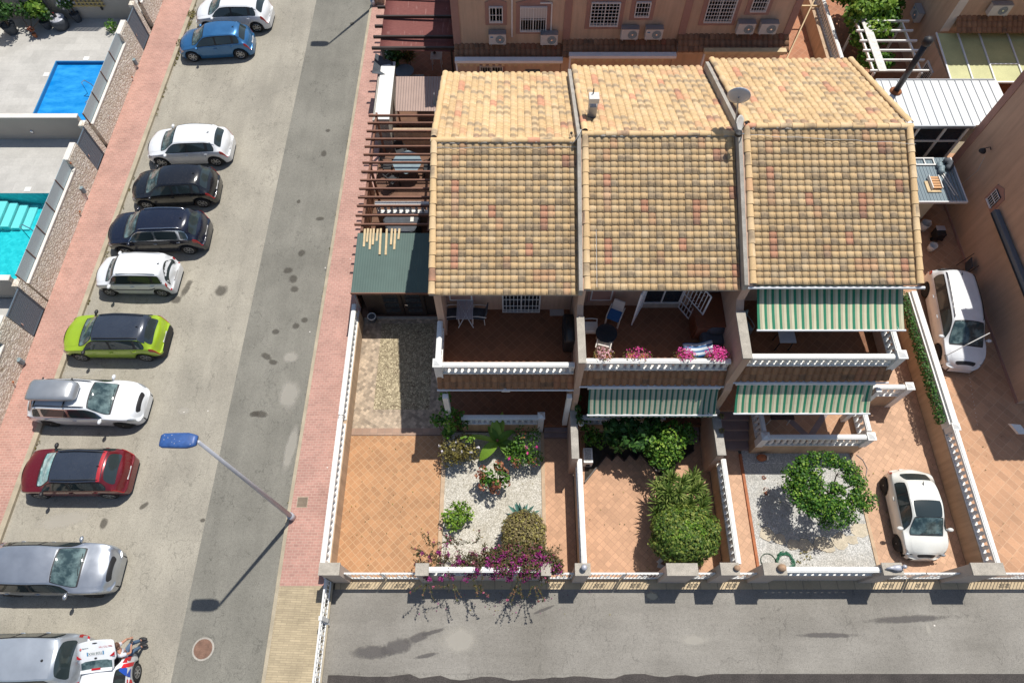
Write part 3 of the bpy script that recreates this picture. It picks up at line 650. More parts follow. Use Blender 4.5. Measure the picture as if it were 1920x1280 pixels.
def barrel_row(parent, name, mat, a, b_, r=.13, ln=.42, seed=5, up=(0,0,1)):
    """a line of overlapping half-round cap tiles from a to b"""
    rng = random.Random(seed); a, b_ = Vector(a), Vector(b_); d = b_-a; L = d.length; d.normalize(); n = max(1, round(L/ln)); s_ = L/n
    sx = d.cross(Vector(up)).normalized(); u = sx.cross(d); b = MB(); b.uv = []
    for i in range(n):
        o = len(b.v); j = rng.uniform(-.01, .01)
        for e, (q, rr) in enumerate(((i*s_, r*1.06), ((i+1)*s_+.03, r*.9))):
            for k in range(9):
                t = math.pi*k/8; p = a+d*q+sx*(math.cos(t)*rr+j)+u*(math.sin(t)*rr*.8+.005*(1-e)); b.v.append(tuple(p)); b.uv.append((i*3.3+k*.1+seed, i+e*.9))
        for k in range(8): b.f.append((o+k, o+k+1, o+9+k+1, o+9+k)); b.m.append(0)
        b.f.append(tuple(o+k for k in range(9))); b.m.append(0)
    return b.build(name, mat, parent)
def window(parent, x0, x1, z0, z1, Y, mull=1, bars=0, deep=.04, hbars=2, blind=0., frame=None, surround=None, peak=0., dark=True, name='window'):
    """window on a wall facing the camera (-Y)"""
    frame = frame or M['white']
    if surround:
        s_ = surround; poly = [(x0-s_, z0-s_), (x1+s_, z0-s_), (x1+s_, z1+s_), ((x0+x1)/2, z1+s_+peak), (x0-s_, z1+s_)]
        b = MB(); n = len(poly); b.add([(p[0], Y, p[1]) for p in poly]+[(p[0], Y-.035, p[1]) for p in poly], [tuple(range(n)), tuple(range(n, 2*n))[::-1]]+[(i, i+n, (i+1) % n+n, (i+1) % n) for i in range(n)])
        b.build('window_surround', M['trimpink'], parent)
    b = MB(); f = .05; y = Y-deep
    for q in ((x0,z0,x1,z0+f),(x0,z1-f,x1,z1),(x0,z0+f,x0+f,z1-f),(x1-f,z0+f,x1,z1-f)): b.box(q[0], y-.03, q[1], q[2], Y, q[3])
    for i in range(mull): xx = x0+(x1-x0)*(i+1)/(mull+1); b.box(xx-.025, y-.025, z0+f, xx+.025, Y-.002, z1-f)
    w_ = b.build(name, frame, parent)
    MB().box(x0+f, y+.005, z0+f, x1-f, Y-.004, z1-f).build('pane', M['winglass'], w_)
    if blind: MB().box(x0+f, y-.012, z1-f-(z1-z0)*blind, x1-f, y+.002, z1-f).build('roller_blind', M['blind'], w_)
    if bars:
        b = MB(); yy = y-.09
        for q in ((x0,z0),(x0,z1-.03)): b.box(q[0], yy-.015, q[1], x1, yy+.015, q[1]+.03)
        for i in range(bars+1): xx = x0+(x1-x0-.02)*i/bars; b.box(xx, yy-.01, z0+.03, xx+.02, yy+.01, z1-.03)
        for i in range(hbars): zz_ = z0+(z1-z0)*(i+1)/(hbars+1); b.box(x0+.02, yy-.012, zz_, x1-.02, yy-.010+.02, zz_+.02)
        b.build('grille', frame, w_)
    return w_
bp = MB().lathe([(.075,0),(.075,.05),(.045,.07),(.05,.12),(.078,.20),(.080,.26),(.055,.36),(.038,.46),(.042,.52),(.06,.54),(.065,.60)], (0,0,0), 8)
BAL = bp.mesh('baluster', M['white'], (0,0,0), True)
def balustrade(parent, a, e, z0, h=.60, rail=.11, wid=.2, sp=.225, name='balustrade', base=.05, nomat=None, skip=0):
    """plinth strip, rail and one turned baluster after another between a and e"""
    a, e = Vector((a[0], a[1], 0)), Vector((e[0], e[1], 0)); d = (e-a); L = d.length; d.normalize(); up = Vector((0,0,1))
    b = MB(); b.bar(a+up*(z0+base/2), e+up*(z0+base/2), wid, base); b.bar(a+up*(z0+base+h+rail/2), e+up*(z0+base+h+rail/2), wid*.95, rail)
    b.bar(a+up*(z0+base+h+rail+.012), e+up*(z0+base+h+rail+.012), wid*.6, .024)
    for p_ in (a+d*.03, e-d*.03): b.box(p_.x-.028, p_.y-.028, z0+base-.01, p_.x+.028, p_.y+.028, z0+base+h+.01)
    o = b.build(name, M['white'], parent, bev=.012)
    n = min(99, int(L/sp))
    for i in range(n):
        p = a+d*(L*(i+.5)/n); inst('baluster', BAL, (p.x, p.y, z0+base), o, sc_=(1,1,h/.60))
    return o
def post(parent, x, y, z0, z1, w=.26, name='post', mat=None, cap=True):
    b = MB(); b.box(x-w/2, y-w/2, z0, x+w/2, y+w/2, z1)
    if cap: b.box(x-w/2-.03, y-w/2-.03, z1, x+w/2+.03, y+w/2+.03, z1+.05).add([(x-w/2,y-w/2,z1+.05),(x+w/2,y-w/2,z1+.05),(x+w/2,y+w/2,z1+.05),(x-w/2,y+w/2,z1+.05),(x,y,z1+.14)], [(0,1,4),(1,2,4),(2,3,4),(3,0,4)])
    return b.build(name, mat or M['white'], parent)
# ================================================================ THE THREE HOUSES
YF, YR, YB, YW = 11.75, 16.6, 21.8, 12.8
def zs(ze, y): return ze+(y-YF)*(1.83/(YR-YF)) if y <= YR else ze+1.83-(y-YR)*(1.73/(YB-YR))
HOUSES = []
def house(i, x0, x1, ze, zf, label, xr0, xr1, pf):
    t = T('terraced_house', label, 'house', ((x0+x1)/2, YW, 0), 'terraced houses with ochre tile roofs')
    b = MB(); b.prismx([(YW,0), (21.4,0), (21.4,zs(ze,21.4)-.12), (YR,zs(ze,YR)-.12), (YW,zs(ze,YW)-.12)], x0, x1); b.build('wall', M['stucco'], t)
    # roof: boarding with tiles over it
    b = MB(); b.prismx([(YF,ze-.16), (YF,ze-.03), (YR,zs(ze,YR)-.03), (YR,zs(ze,YR)-.115)], xr0, xr1).prismx([(YR+.02,zs(ze,YR)-.115), (YR+.02,zs(ze,YR)+.02), (YB,ze+.10), (YB,ze-.06)], xr0, xr1)
    b.build('roof_deck', M['greywall'], t)
    r = tile_slope(t, 'roof', M['rtile'], xr0+.22, xr1-(.14 if i == 3 else .02), (YF-.06, ze-.02), (YR, zs(ze,YR)-.01), seed=10*i)
    tile_slope(r, 'back_slope', M['rtile'], xr0+.2, xr1-(.14 if i == 3 else .02), (YB+.05, ze+.12), (YR+.10, zs(ze,YR)+.09), seed=10*i+1)
    b = MB(); b.box(xr0, YR-.03, zs(ze,YR)-.05, xr1, YR+.12, zs(ze,YR)+.10)
    for k in range(40):
        x = rnd.uniform(xr0+.1, xr1-.1); b.ball((x, YR-.03+rnd.uniform(-.02,.02), zs(ze,YR)+rnd.uniform(0,.07)), (rnd.uniform(.04,.12), .04, .03), 6, 4)
    b.build('ridge_mortar', M['greywall'], r)
    barrel_row(r, 'ridge_tiles', M['rtile'], (xr0+.02, YR+.05, zs(ze,YR)+.055), (xr1-.02 if i < 3 else xr1+.03, YR+.05, zs(ze,YR)+.055), .11, .40, 40+i)
    for nm, xx in (('verge_tiles', xr0+.12),)+((('verge_tiles', xr1-.06),) if i == 3 else ()):
        barrel_row(r, nm, M['rtile'], (xx, YF-.05, ze+.03), (xx, YR, zs(ze,YR)+.05), .115, .44, 50+i+int(xx))
        barrel_row(r, nm, M['rtile'], (xx, YB+.04, ze+.16), (xx, YR+.12, zs(ze,YR)+.14), .115, .44, 60+i+int(xx))
    # terrace
    MB().box(x0, 10.08, zf-.2, x1, YW, zf-.004).build('terrace_slab', M['stucco'], t)
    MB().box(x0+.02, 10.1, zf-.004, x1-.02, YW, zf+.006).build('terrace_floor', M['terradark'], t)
    MB().box(x0, 9.94, zf-.35, x1, 10.08, zf+.53).build('balcony_upstand', M['stucco'], t)
    # porch
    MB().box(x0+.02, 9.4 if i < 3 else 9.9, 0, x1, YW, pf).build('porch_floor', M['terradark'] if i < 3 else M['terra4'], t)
    # small tile canopy over the porch
    c = tile_slope(t, 'canopy', M['otile'], x0-.02, x1+.02, (9.68, zf-.14), (9.95, zf+.42), pitch=.245, row=.30, steps=(.03,.02), seed=90+i)
    MB().box(x0, 9.80, zf-.50, x1, 9.94, zf-.2).build('canopy_beam', M['stucco'], t)
    b = MB(); b.tube([(x0-.05, 9.62, zf-.22), (x1+.05, 9.62, zf-.22)], .035, 8); b.box((x0+x1)/2-.15, 9.56, zf-.24, (x0+x1)/2+.15, 9.68, zf-.16); b.build('gutter', M['whitemetal'], t)
    HOUSES.append(t); return t
h1 = house(1, -2.62, 2.18, 6.7, 3.8, 'lowest terraced house of the three, left unit by the side drive with no awning', -2.76, 2.2, .55)
h2 = house(2, 2.42, 7.43, 7.0, 4.1, 'middle terraced house with flowers along its balcony rail', 2.32, 7.46, .6)
h3 = house(3, 7.74, 13.05, 7.35, 4.45, 'tallest terraced house, right unit with an awning over its balcony', 7.62, 13.17, .9)
# stepped party walls (left side of each higher house)
def party_fin(t, xa, xb, ze, zf, yfront=9.62, zt=6.0, zlow=1.7, ylow=8.0):
    MB().prismx([(21.6,0), (21.6,zs(ze,21.6)+.02), (YR,zs(ze,YR)+.03), (YF-.1,ze+.02), (YF-.1,zt+.25), (11.35,zt+.02), (yfront,zt-.05), (yfront,zf-.3), (9.5,zf-.6), (9.45,zlow), (ylow,zlow), (ylow,0)], xa, xb).build('party_wall', M['stucco'], t)
    MB().prismx([(11.3,zt+.022), (yfront-.02,zt-.048), (yfront-.02,zt+.02), (11.3,zt+.09)], xa-.025, xb+.025).build('wall_cap', M['stonecap'], t)
    MB().prismx([(21.62,zs(ze,21.6)-.25), (21.62,zs(ze,21.6)+.06), (YR,zs(ze,YR)+.07), (YF-.12,ze+.06), (YF-.12,ze-.25), (YR, zs(ze,YR)-.25)], xa-.02, xa+.10).build('verge_board', M['greywall'], t)
    MB().box(xa-.03, ylow-.02, zlow, xb+.03, 9.45, zlow+.06).build('wall_cap', M['greywall'], t)
party_fin(h2, 2.2, 2.41, 7.0, 4.1, zt=5.85, zlow=2.0, ylow=7.6)
party_fin(h3, 7.47, 7.73, 7.35, 4.45, zt=6.2, zlow=2.1, ylow=7.7)
# left edge of the low house
MB().prismx([(YW,3.8), (YW,6.95), (11.8,6.6), (11.72,3.8)], -2.62, -2.38).build('side_wall', M['stucco'], h1)
balustrade(h1, (-2.54, 11.7), (-2.54, 10.1), 4.33, h=.42); MB().box(-2.62, 10.08, 3.6, -2.46, 11.75, 4.33).build('balcony_upstand', M['stucco'], h1); post(h1, -2.54, 10.0, 3.45, 5.0)
balustrade(h1, (-2.4, 10.0), (2.15, 10.0), 4.33, h=.42); balustrade(h2, (2.46, 10.0), (7.40, 10.0), 4.63, h=.42); balustrade(h3, (7.78, 10.0), (12.85, 10.0), 4.98, h=.42)
post(h3, 12.95, 10.0, 4.1, 5.65); MB().box(12.88, 10.08, 4.2, 13.04, 12.8, 4.98).build('balcony_upstand', M['stucco'], h3); balustrade(h3, (12.95, 10.15), (12.95, 12.5), 4.98, h=.42)
for t, xa, xb in ((h1, -2.5, -2.3), (h1, 1.98, 2.16), (h3, 12.8, 13.0)):
    MB().box(xa, 9.42, 0, xb, 9.6, (3.3 if t is h1 else 3.9)).build('porch_column', M['white'], t)
# porch parapets
MB().box(-1.95, 9.36, 0, 1.05, 9.52, .82).build('parapet', M['creamwall'], h1); balustrade(h1, (-1.95, 9.44), (1.0, 9.44), .82, h=.42); post(h1, 1.12, 9.44, 0, 1.5, .22)
MB().box(2.62, 9.36, 0, 5.9, 9.52, .82).build('parapet', M['creamwall'], h2); balustrade(h2, (2.62, 9.44), (5.9, 9.44), .82, h=.42)
b = MB().box(9.35, 8.44, 0, 13.5, 8.62, .95).box(9.35, 8.62, 0, 9.55, 9.9, .95).box(13.3, 8.62, 0, 13.5, 9.9, .95); b.build('parapet', M['creamwall'], h3)
MB().box(9.55, 8.62, 0, 13.3, 9.9, .92).build('porch_floor', M['terra4'], h3)
b = MB(); 
for s_ in (-1, 1): b.bar((11.45, 8.75, .926), (11.45+s_*1.5, 10.6, .926), .22, .008)
b.build('floor_inlay', M['steps'], h3)
balustrade(h3, (9.5, 8.53), (13.3, 8.53), .95, h=.62); balustrade(h3, (9.45, 8.75), (9.45, 9.9), .95, h=.62); balustrade(h3, (13.4, 8.75), (13.4, 10.4), .95, h=.62)
post(h3, 9.45, 8.53, .9, 1.75); post(h3, 13.4, 8.53, .9, 1.75)
MB().box(13.05, 10.6, 0, 15.4, 18, 1.02).build('side_terrace', M['terra3'], h3)
MB().box(13.5, 10.45, 0, 15.45, 10.6, 1.05).build('parapet', M['creamwall'], h3); balustrade(h3, (13.5, 10.53), (15.2, 10.53), 1.05, h=.6); post(h3, 15.33, 10.53, 0, 1.82)
# steps up to the porches
b = MB().box(1.28, 9.05, 0, 2.2, 9.4, .18).box(1.28, 9.22, 0, 2.2, 9.4, .36); b.build('steps', M['steps'], h1)
b = MB()
for k in range(4): b.box(7.98, 8.55+k*.34, 0, 9.33, 8.55+(k+1)*.34+.3, .2+.19*k)
b.build('steps', M['steps'], h3)
b = MB()
for k in range(2): b.box(6.0, 8.85+k*.28, 0, 7.4, 9.4, .2+.19*k)
b.build('steps', M['steps'], h2)
# openings
for t, xa, xb in ((h1, -.9, .1), (h2, 3.4, 4.6), (h3, 9.0, 10.2)):
    window(t, xa, xb, .6, 2.6, YW, 1)
c0, c1 = atY(942, 579, YW), atY(1012, 579, YW)
window(h1, c0.x, c1.x, 3.83, 6.1, YW, 1, 10, hbars=4, name='terrace_door')
for t, q in ((h1, (843, 886)), (h2, (1106, 1146))):
    c0, c1 = atY(q[0], 560, YW), atY(q[1], 560, YW); window(t, c0.x, c1.x, c0.z-.05, c0.z+.75, YW, 0, surround=.1, deep=.02, name='window')
c0, c1 = atY(1204, 565, YW), atY(1274, 565, YW); dx0, dx1 = c0.x, c1.x
window(h2, dx0, dx1, 4.37, 6.4, YW, 1, name='terrace_door'); MB().box(dx0-.03, YW-.1, 4.11, dx1+.03, YW, 4.36).build('door_sill', M['stonecap'], h2)
def leaf(t, hx, hy, ex, ey, z0, z1, n=7):
    b = MB(); a, e = Vector((hx, hy, 0)), Vector((ex, ey, 0)); up = Vector((0,0,1))
    for z in (z0, z1, z0+.45*(z1-z0), z0+.2*(z1-z0)): b.bar(a+up*z, e+up*z, .03, .03 if z not in (z0, z1) else .05)
    for i in range(n+1):
        p = a.lerp(e, i/n); k = .045 if i in (0, n) else .022; b.bar(p+up*z0, p+up*z1, k, k)
    for i in range(n-1):
        p = a.lerp(e, (i+1)/n); q_ = a.lerp(e, (i+1.5)/n if i < n-2 else (i+1)/n)
        for zz_ in (.3,.5,.7,.85): z = z0+(z1-z0)*zz_; b.bar(p+up*z, q_+up*(z+.09), .012, .012)
    return b.build('grille_leaf', M['whitemetal'], t)
leaf(h2, dx0, YW-.1, dx0-.42, YW-.85, 4.17, 6.3); leaf(h2, dx1, YW-.1, dx1+.55, YW-.95, 4.17, 6.3)
window(h3, 9.3, 11.2, 4.5, 6.8, YW, 1, name='terrace_door'); window(h3, 8.0, 8.8, 5.6, 6.6, YW, 0, name='window')
# front eave trims of the right house
MB().tube([(7.6, YF-.12, 7.24), (13.3, YF-.12, 7.24)], .05, 8).build('gutter', M['whitemetal'], h3)
# ---- awnings
def awn(label, mat, a0, a1, zt, yt, zb, yb, val=.0, per=.305, xs=0.):
    t = T('awning', label, 'awning', ((a0+a1)/2, yt, zt)); n = 64
    b = MB(); b.uv = []
    for j in range(7):
        f = j/6
        for i in range(n+1):
            x = a0+(a1-a0)*i/n; sag = -.05*math.sin(math.pi*f); wv = .012*math.sin(i*.9)*f
            b.v.append((x, yt+(yb-yt)*f, zt+(zb-zt)*f+sag+wv)); b.uv.append(((x-a0+xs)/per+.05*math.sin(f*3+i*.1), f))
    for j in range(6):
        for i in range(n): b.f.append((j*(n+1)+i, j*(n+1)+i+1, (j+1)*(n+1)+i+1, (j+1)*(n+1)+i)); b.m.append(0)
    b.build('canvas', mat, t)
    MB().tube([(a0-.03, yb, zb-.01), (a1+.05, yb, zb-.01)], .035, 8).build('front_bar', M['whitemetal'], t)
    MB().box(a0-.05, yt-.02, zt-.06, a1+.05, yt+.14, zt+.06).build('cassette', M['whitemetal'], t)
    for x in (a0+.15, a1-.15):
        MB().tube([(x, yt, zt-.1), (x+(.5 if x < (a0+a1)/2 else -.5), (yt+yb)/2, (zt+zb)/2-.14), (x, yb, zb-.03)], .025, 6).build('arm', M['whitemetal'], t)
    if val:
        b = MB(); b.uv = []
        m_ = 120
        for i in range(m_+1):
            x = a0+(a1-a0)*i/m_; s_ = .03*abs(math.sin(i*math.pi/ (m_/ (abs(a1-a0)/.17))))
            b.v += [(x, yb-.02, zb-.03), (x, yb-.03-.01*math.sin(i), zb-val+s_)]; b.uv += [((x-a0)/per, 0), ((x-a0)/per, 1)]
        for i in range(m_): b.f.append((2*i, 2*i+1, 2*i+3, 2*i+2)); b.m.append(0)
        b.build('valance', mat, t)
    return t
awn('green and cream striped awning over the right house balcony', M['awnA'], 8.05, 12.85, 7.09, 12.2, 6.3, 10.58, per=.24)
awn('faded green and grey striped awning with a scalloped valance over the middle porch', M['awnB'], 2.72, 7.3, 3.84, 9.58, 3.02, 8.89, .16, per=.195*1.0)
awn('green and cream striped awning over the right house porch', M['awnA'], 7.85, 12.6, 4.19, 9.58, 3.4, 8.80, per=.24)
# ---- chimney, dishes, antennas on the roofs
c = at(1108, 232, 8.35); t = T('chimney', 'grey metal chimney with a white cap on the middle roof', 'chimney', c)
MB().box(c.x-.22, c.y-.12, c.z-.35, c.x+.2, c.y+.32, c.z+.12).build('mortar_base', M['greywall'], t)
MB().box(c.x-.14, c.y-.02, c.z+.1, c.x+.14, c.y+.24, c.z+.75).build('shaft', M['greymetal'], t)
b = MB(); b.box(c.x-.17, c.y-.05, c.z+.95, c.x+.17, c.y+.27, c.z+1.15)
for dx in (-.14, .12):
    for dy in (-.02, .22): b.box(c.x+dx, c.y+dy, c.z+.75, c.x+dx+.02, c.y+dy+.02, c.z+.95)
b.build('cap', M['acwhite'], t); MB().tube([(c.x-.03, c.y+.2, c.z+1.1), (c.x-.03, c.y+.22, c.z+1.35)], .02, 6).build('vent_pipe', M['dark'], t)
MB().box(c.x-.05, c.y-.45, c.z-.40, c.x+.25, c.y-.12, c.z-.18).build('flashing', M['acwhite'], t)
def dish(label, foot, c, r, face, mat=M['acwhite']):
    t = T('satellite_dish', label, 'satellite dish', foot, 'satellite dishes on the roofs'); c = Vector(c); face = Vector(face).normalized()
    a = face.cross(Vector((0,0,1))).normalized(); u = a.cross(face); b = MB(); n = 22; vs = [c-face*r*.14]; fs = []
    for j in range(1, 5):
        f = j/4
        for k in range(n): th = 2*math.pi*k/n; vs.append(c+(a*math.cos(th)+u*math.sin(th))*r*f-face*r*.14*(1-f*f))
    for k in range(n): fs.append((0, 1+k, 1+(k+1) % n))
    for j in range(3):
        for k in range(n): fs.append((1+j*n+k, 1+(j+1)*n+k, 1+(j+1)*n+(k+1) % n, 1+j*n+(k+1) % n))
    b.add(vs, fs); o = b.build('reflector', mat, t, smooth=True); s_ = o.modifiers.new('solid', 'SOLIDIFY'); s_.thickness = .015
    MB().tube([foot, c-face*r*.2], .025, 6).build('mast', M['greymetal'], t)
    MB().tube([c-u*r*.9, c+face*r*.75-u*r*.1], .012, 5).ball(c+face*r*.78, .05, 8, 6).build('feed_arm', M['dark'], t)
    return t
dish('large grey satellite dish facing away on a tall mast above the other dish', (7.45, 16.9, 9.1), (7.30, 17.1, 10.1), .37, (.2,.97,.12), M['galv'])
dish('smaller white satellite dish between the middle and right roofs', (7.6, 16.75, 9.0), (7.48, 16.6, 9.4), .27, (.75,-.45,.55))
dish('small white dish seen edge on between the left and middle roofs', (2.25, 16.9, 8.3), (2.18, 16.65, 8.75), .28, (-.85,.35,.4))
t = T('antenna', 'dark twin-drum aerial on a bent arm below the satellite dishes', 'antenna', (7.58, 16.0, 8.9))
MB().tube([(7.6, 16.5, 9.0), (7.55, 16.2, 9.35), (7.4, 16.1, 9.4)], .02, 6).build('mast', M['greymetal'], t); MB().lathe([(.02,0),(.12,.05),(.12,.16),(.02,.2)], (7.35, 16.15, 9.3), 12).build('drum', M['dark'], t)
for k, (a_, b_) in enumerate((((-2.7, 16.35, 8.47), (2.2, 16.40, 8.49)), ((7.8, 16.3, 9.13), (13.2, 16.0, 9.05)), ((2.75, 11.7, 7.1), (2.75, 13.5, 7.8)))):
    b = MB(); a_, b_ = Vector(a_), Vector(b_); pts = [a_.lerp(b_, i/14)+Vector((0, .03*math.sin(i*1.7), .06+.015*math.sin(i*2.3))) for i in range(15)]
    b.tube(pts, .009, 4); b.build('cable', M['acwhite'], label=['thin pale cable lying along the left roof below its ridge', 'thin pale cable running below the ridge of the right roof', 'short white cable at the left edge of the middle roof'][k], cat='cable')
# ================================================================ SIDE YARD OF THE LEFT HOUSE
def gwall(name, label, x0, x1, ya, yb, h, mat=M['creamwall']):
    t = T(name, label, 'wall', ((x0+x1)/2, ya, 0)); MB().box(x0, ya, 0, x1, yb, h).build('base', mat, t); return t
t = gwall('garden_wall', 'long cream wall with white balustrade between the pink pavement and the orange tiled drive', -6.68, -6.43, 3.95, 14.4, .88)
balustrade(t, (-6.56, 4.0), (-6.56, 9.35), .88, h=.45, sp=.235); balustrade(t, (-6.56, 9.5), (-6.56, 14.4), .88, h=.45, sp=.235); MB().ball((-6.56, 9.42, 1.42), .1).build('rail_joint', M['white'], t)
t = gwall('garden_wall', 'cream wall with white balustrade between the left and middle gardens', 2.4, 2.6, 3.95, 7.6, .9); balustrade(t, (2.5, 4.0), (2.5, 7.75), .9, h=.45)
t = gwall('garden_wall', 'cream wall with white balustrade between the middle and right gardens', 7.72, 7.95, 3.95, 7.7, .9); balustrade(t, (7.84, 4.0), (7.84, 7.75), .9, h=.45)
t = gwall('garden_wall', 'long ochre wall with white balustrade beside the small white bubble-shaped car', 16.66, 16.9, 3.95, 15.2, .95); balustrade(t, (16.78, 4.0), (16.78, 8.9), .95, h=.45, sp=.24)
post(t, 16.82, 9.0, .9, 1.52, .24)
b = MB(); b.box(16.66, 9.1, .95, 16.9, 15.0, 1.45).box(16.74, 9.1, 1.45, 16.96, 15.0, 1.55); b.build('upper_wall', M['white'], t)
hb = MB(); rng = random.Random(12)
for i in range(42): leafcloud(hb, (16.52, 9.35+i*.137, 1.22), (.16,.13,.30), 60, .075, rng, .5, .5)
hb.build('hedge_strip', M['hedge'], label='narrow dark green hedge strip fixed along the ochre wall', cat='hedge')
# slatted fence, pergola, shed
t = T('side_fence', 'brown slatted timber fence between the pavement and the pergola yard', 'fence', (-6.6, 16, 0))
b = MB()
for i in range(22): b.box(-6.62, 15.0+i*.29, .1, -6.58, 15.0+i*.29+.26, 1.75)
b.build('boards', M['wood'], t); MB().box(-6.72, 15, 0, -6.62, 21.5, 1.0).build('base_wall', M['greywall'], t)
t = T('pergola', 'rust brown open pergola with thin rafters beside the left house', 'pergola', (-4.7, 20.5, 0))
for x in (-6.35, -3.55): MB().bar((x, 17.4, 2.42), (x, 24.2, 2.42), .09, .14).build('side_beam', M['wood'], t)
for x in (-6.35, -3.55):
    for y in (17.6, 21.0, 24.0): MB().box(x-.05, y-.05, 0, x+.05, y+.05, 2.38).build('post', M['wood'], t)
rb = MB().box(-6.68, -.035, 2.49, -3.0, .035, 2.60).mesh('rafter', M['wood'], (0,0,0))
for i in range(14):
    inst('rafter', rb, (0, at(750, [421,404,386,370,354,338,322,305,290,275,261,246,231,217][i], 2.55).y, 0), t)
t = T('shed', 'dark timber garden shed with a green felt roof and glazed double doors', 'shed', (-4.7, 15.9, 0))
MB().box(-6.25, 14.75, 0, -2.8, 17.0, 2.25).build('wall', M['darkwood'], t)
MB().add([(-6.52,14.42,2.36),(-2.72,14.42,2.36),(-2.72,17.3,2.46),(-6.52,17.3,2.46),(-6.52,14.42,2.30),(-2.72,14.42,2.30),(-2.72,17.3,2.40),(-6.52,17.3,2.40)], [(0,1,2,3),(7,6,5,4),(0,4,5,1),(1,5,6,2),(2,6,7,3),(3,7,4,0)]).build('roof', M['felt'], t)
MB().box(-6.54, 14.38, 2.26, -2.72, 14.42, 2.37).build('fascia', M['wood'], t)
for k in range(2):
    x = -5.55+k*.95; d = MB().box(x, 14.68, .05, x+.9, 14.745, 2.05).build('door', M['darkwood'], t)
    b = MB()
    for j in range(4): b.box(x+.14, 14.665, .35+j*.42, x+.76, 14.685, .68+j*.42)
    b.build('panes', M['winglass'], d)
    if k: MB().tube([(x+.07, 14.62, 1.05), (x+.2, 14.6, 1.05)], .02, 6).build('handle', M['chrome'], d)
MB().box(-6.3, 14.5, 0, -2.8, 14.62, .06).build('sill', M['stonecap'], t)
rng = random.Random(8)
for k, (px, l, xo) in enumerate([(684,130,0),(690,100,0),(695,150,0),(701,120,0),(708,90,0),(714,190,0),(725,190,0),(735,120,0),(741,150,0),(749,80,0)]):
    c = at(px, 428, 2.55); e = at(px-2, 428+l*.26, 2.46); MB().bar((c.x, c.y, 2.50+.03*(k % 2)), (e.x, e.y, 2.44+.03*(k % 2)), .085, .035).build('timber_plank', M['plank'],
        label=['pale pine plank on the shed roof, leftmost of the ten', 'short pale plank, second from the left on the shed roof', 'pale plank, third from the left on the shed roof', 'pale plank, fourth from the left on the shed roof', 'short pale plank left of the two longest on the shed roof', 'left one of the two longest planks on the shed roof', 'right one of the two longest planks on the shed roof', 'pale plank just right of the two longest on the shed roof', 'pale plank, second from the right on the shed roof', 'shortest pale plank, rightmost on the shed roof'][k], cat='plank', group='pine planks on the shed roof')
# yard wall north of the pergola, neighbour sails
t = T('yard_wall', 'white topped wall beside the pavement above the pergola', 'wall', (-6.4, 26, 0))
MB().box(-6.66, 24.3, 0, -5.95, 28.2, 1.9).build('base', M['greywall'], t); MB().box(-6.55, 24.3, 1.9, -5.85, 28.2, 1.97).build('top', M['white'], t)
t = T('lean_to_roof', 'small translucent corrugated lean-to roof between the pergola and the tables', 'roof', (-4.5, 25.5, 0))
q = sheet_roof('dusty_corrugated_plastic', (.42,.30,.25), 50, .6)
MB().add([(-5.7,26.9,2.2),(-2.95,26.9,2.2),(-2.95,24.9,1.9),(-5.6,24.9,1.9),(-5.7,26.9,2.17),(-2.95,26.9,2.17),(-2.95,24.9,1.87),(-5.6,24.9,1.87)], [(3,2,1,0),(4,5,6,7),(0,1,5,4),(1,2,6,5),(2,3,7,6),(3,0,4,7)]).build('sheet', q, t)
for x in (-5.5, -3.1): MB().box(x-.04, 24.95, 0, x+.04, 25.03, 1.86).build('post', M['wood'], t)
MB().box(-5.8, 24.35, 0, -2.9, 24.5, 1.2).build('yard_partition', M['creamwall'], label='low ochre partition wall at the top end of the pergola', cat='wall')
t = T('yard_partition', 'low wall with a short white balustrade crossing under the pergola', 'wall', (-4.7, 19.9, 0))
MB().box(-6.2, 19.6, 0, -3.1, 19.8, .8).build('base', M['creamwall'], t); balustrade(t, (-6.2, 19.7), (-3.1, 19.7), .8, h=.5, sp=.28)
t = T('shade_structure', 'maroon shade cloth stretched between dark rafters at the top of the picture', 'canopy', (-4.6, 34, 0))
ys = [at(780, p_, 2.8).y for p_ in (89, 68, 48, 30, 12, -6, -24)]
b = MB(); n = 24
for i in range(n+1):
    y = ys[0]+(ys[-1]-ys[0])*i/n
    for j in range(7):
        x = -6.55+j*.62; b.v.append((x, y, 2.66-.04*math.sin(math.pi*((y-ys[0]) % 1.2)/1.2)*math.sin(math.pi*j/6)-.02*j))
for i in range(n):
    for j in range(6): b.f.append((i*7+j, i*7+j+1, (i+1)*7+j+1, (i+1)*7+j)); b.m.append(0)
o = b.build('shade_cloth', M['sail'], t, smooth=True); o.modifiers.new('solid', 'SOLIDIFY').thickness = .01
for k, y in enumerate(ys): MB().box(-6.9, y-.05, 2.68, -2.75 if k in (0, 1, 3, 5) else -6.5, y+.05, 2.82).build('rafter', M['darkwood'], t)
for x in (-6.4, -3.0):
    for y in (ys[0], ys[-1]): MB().box(x-.05, y-.05, 0, x+.05, y+.05, 2.68).build('post', M['darkwood'], t)
MB().box(-6.75, 28.2, 0, -6.6, 45, .9).build('yard_wall', M['coping'], label='low pale wall along the pavement beside the maroon shade cloth', cat='wall')
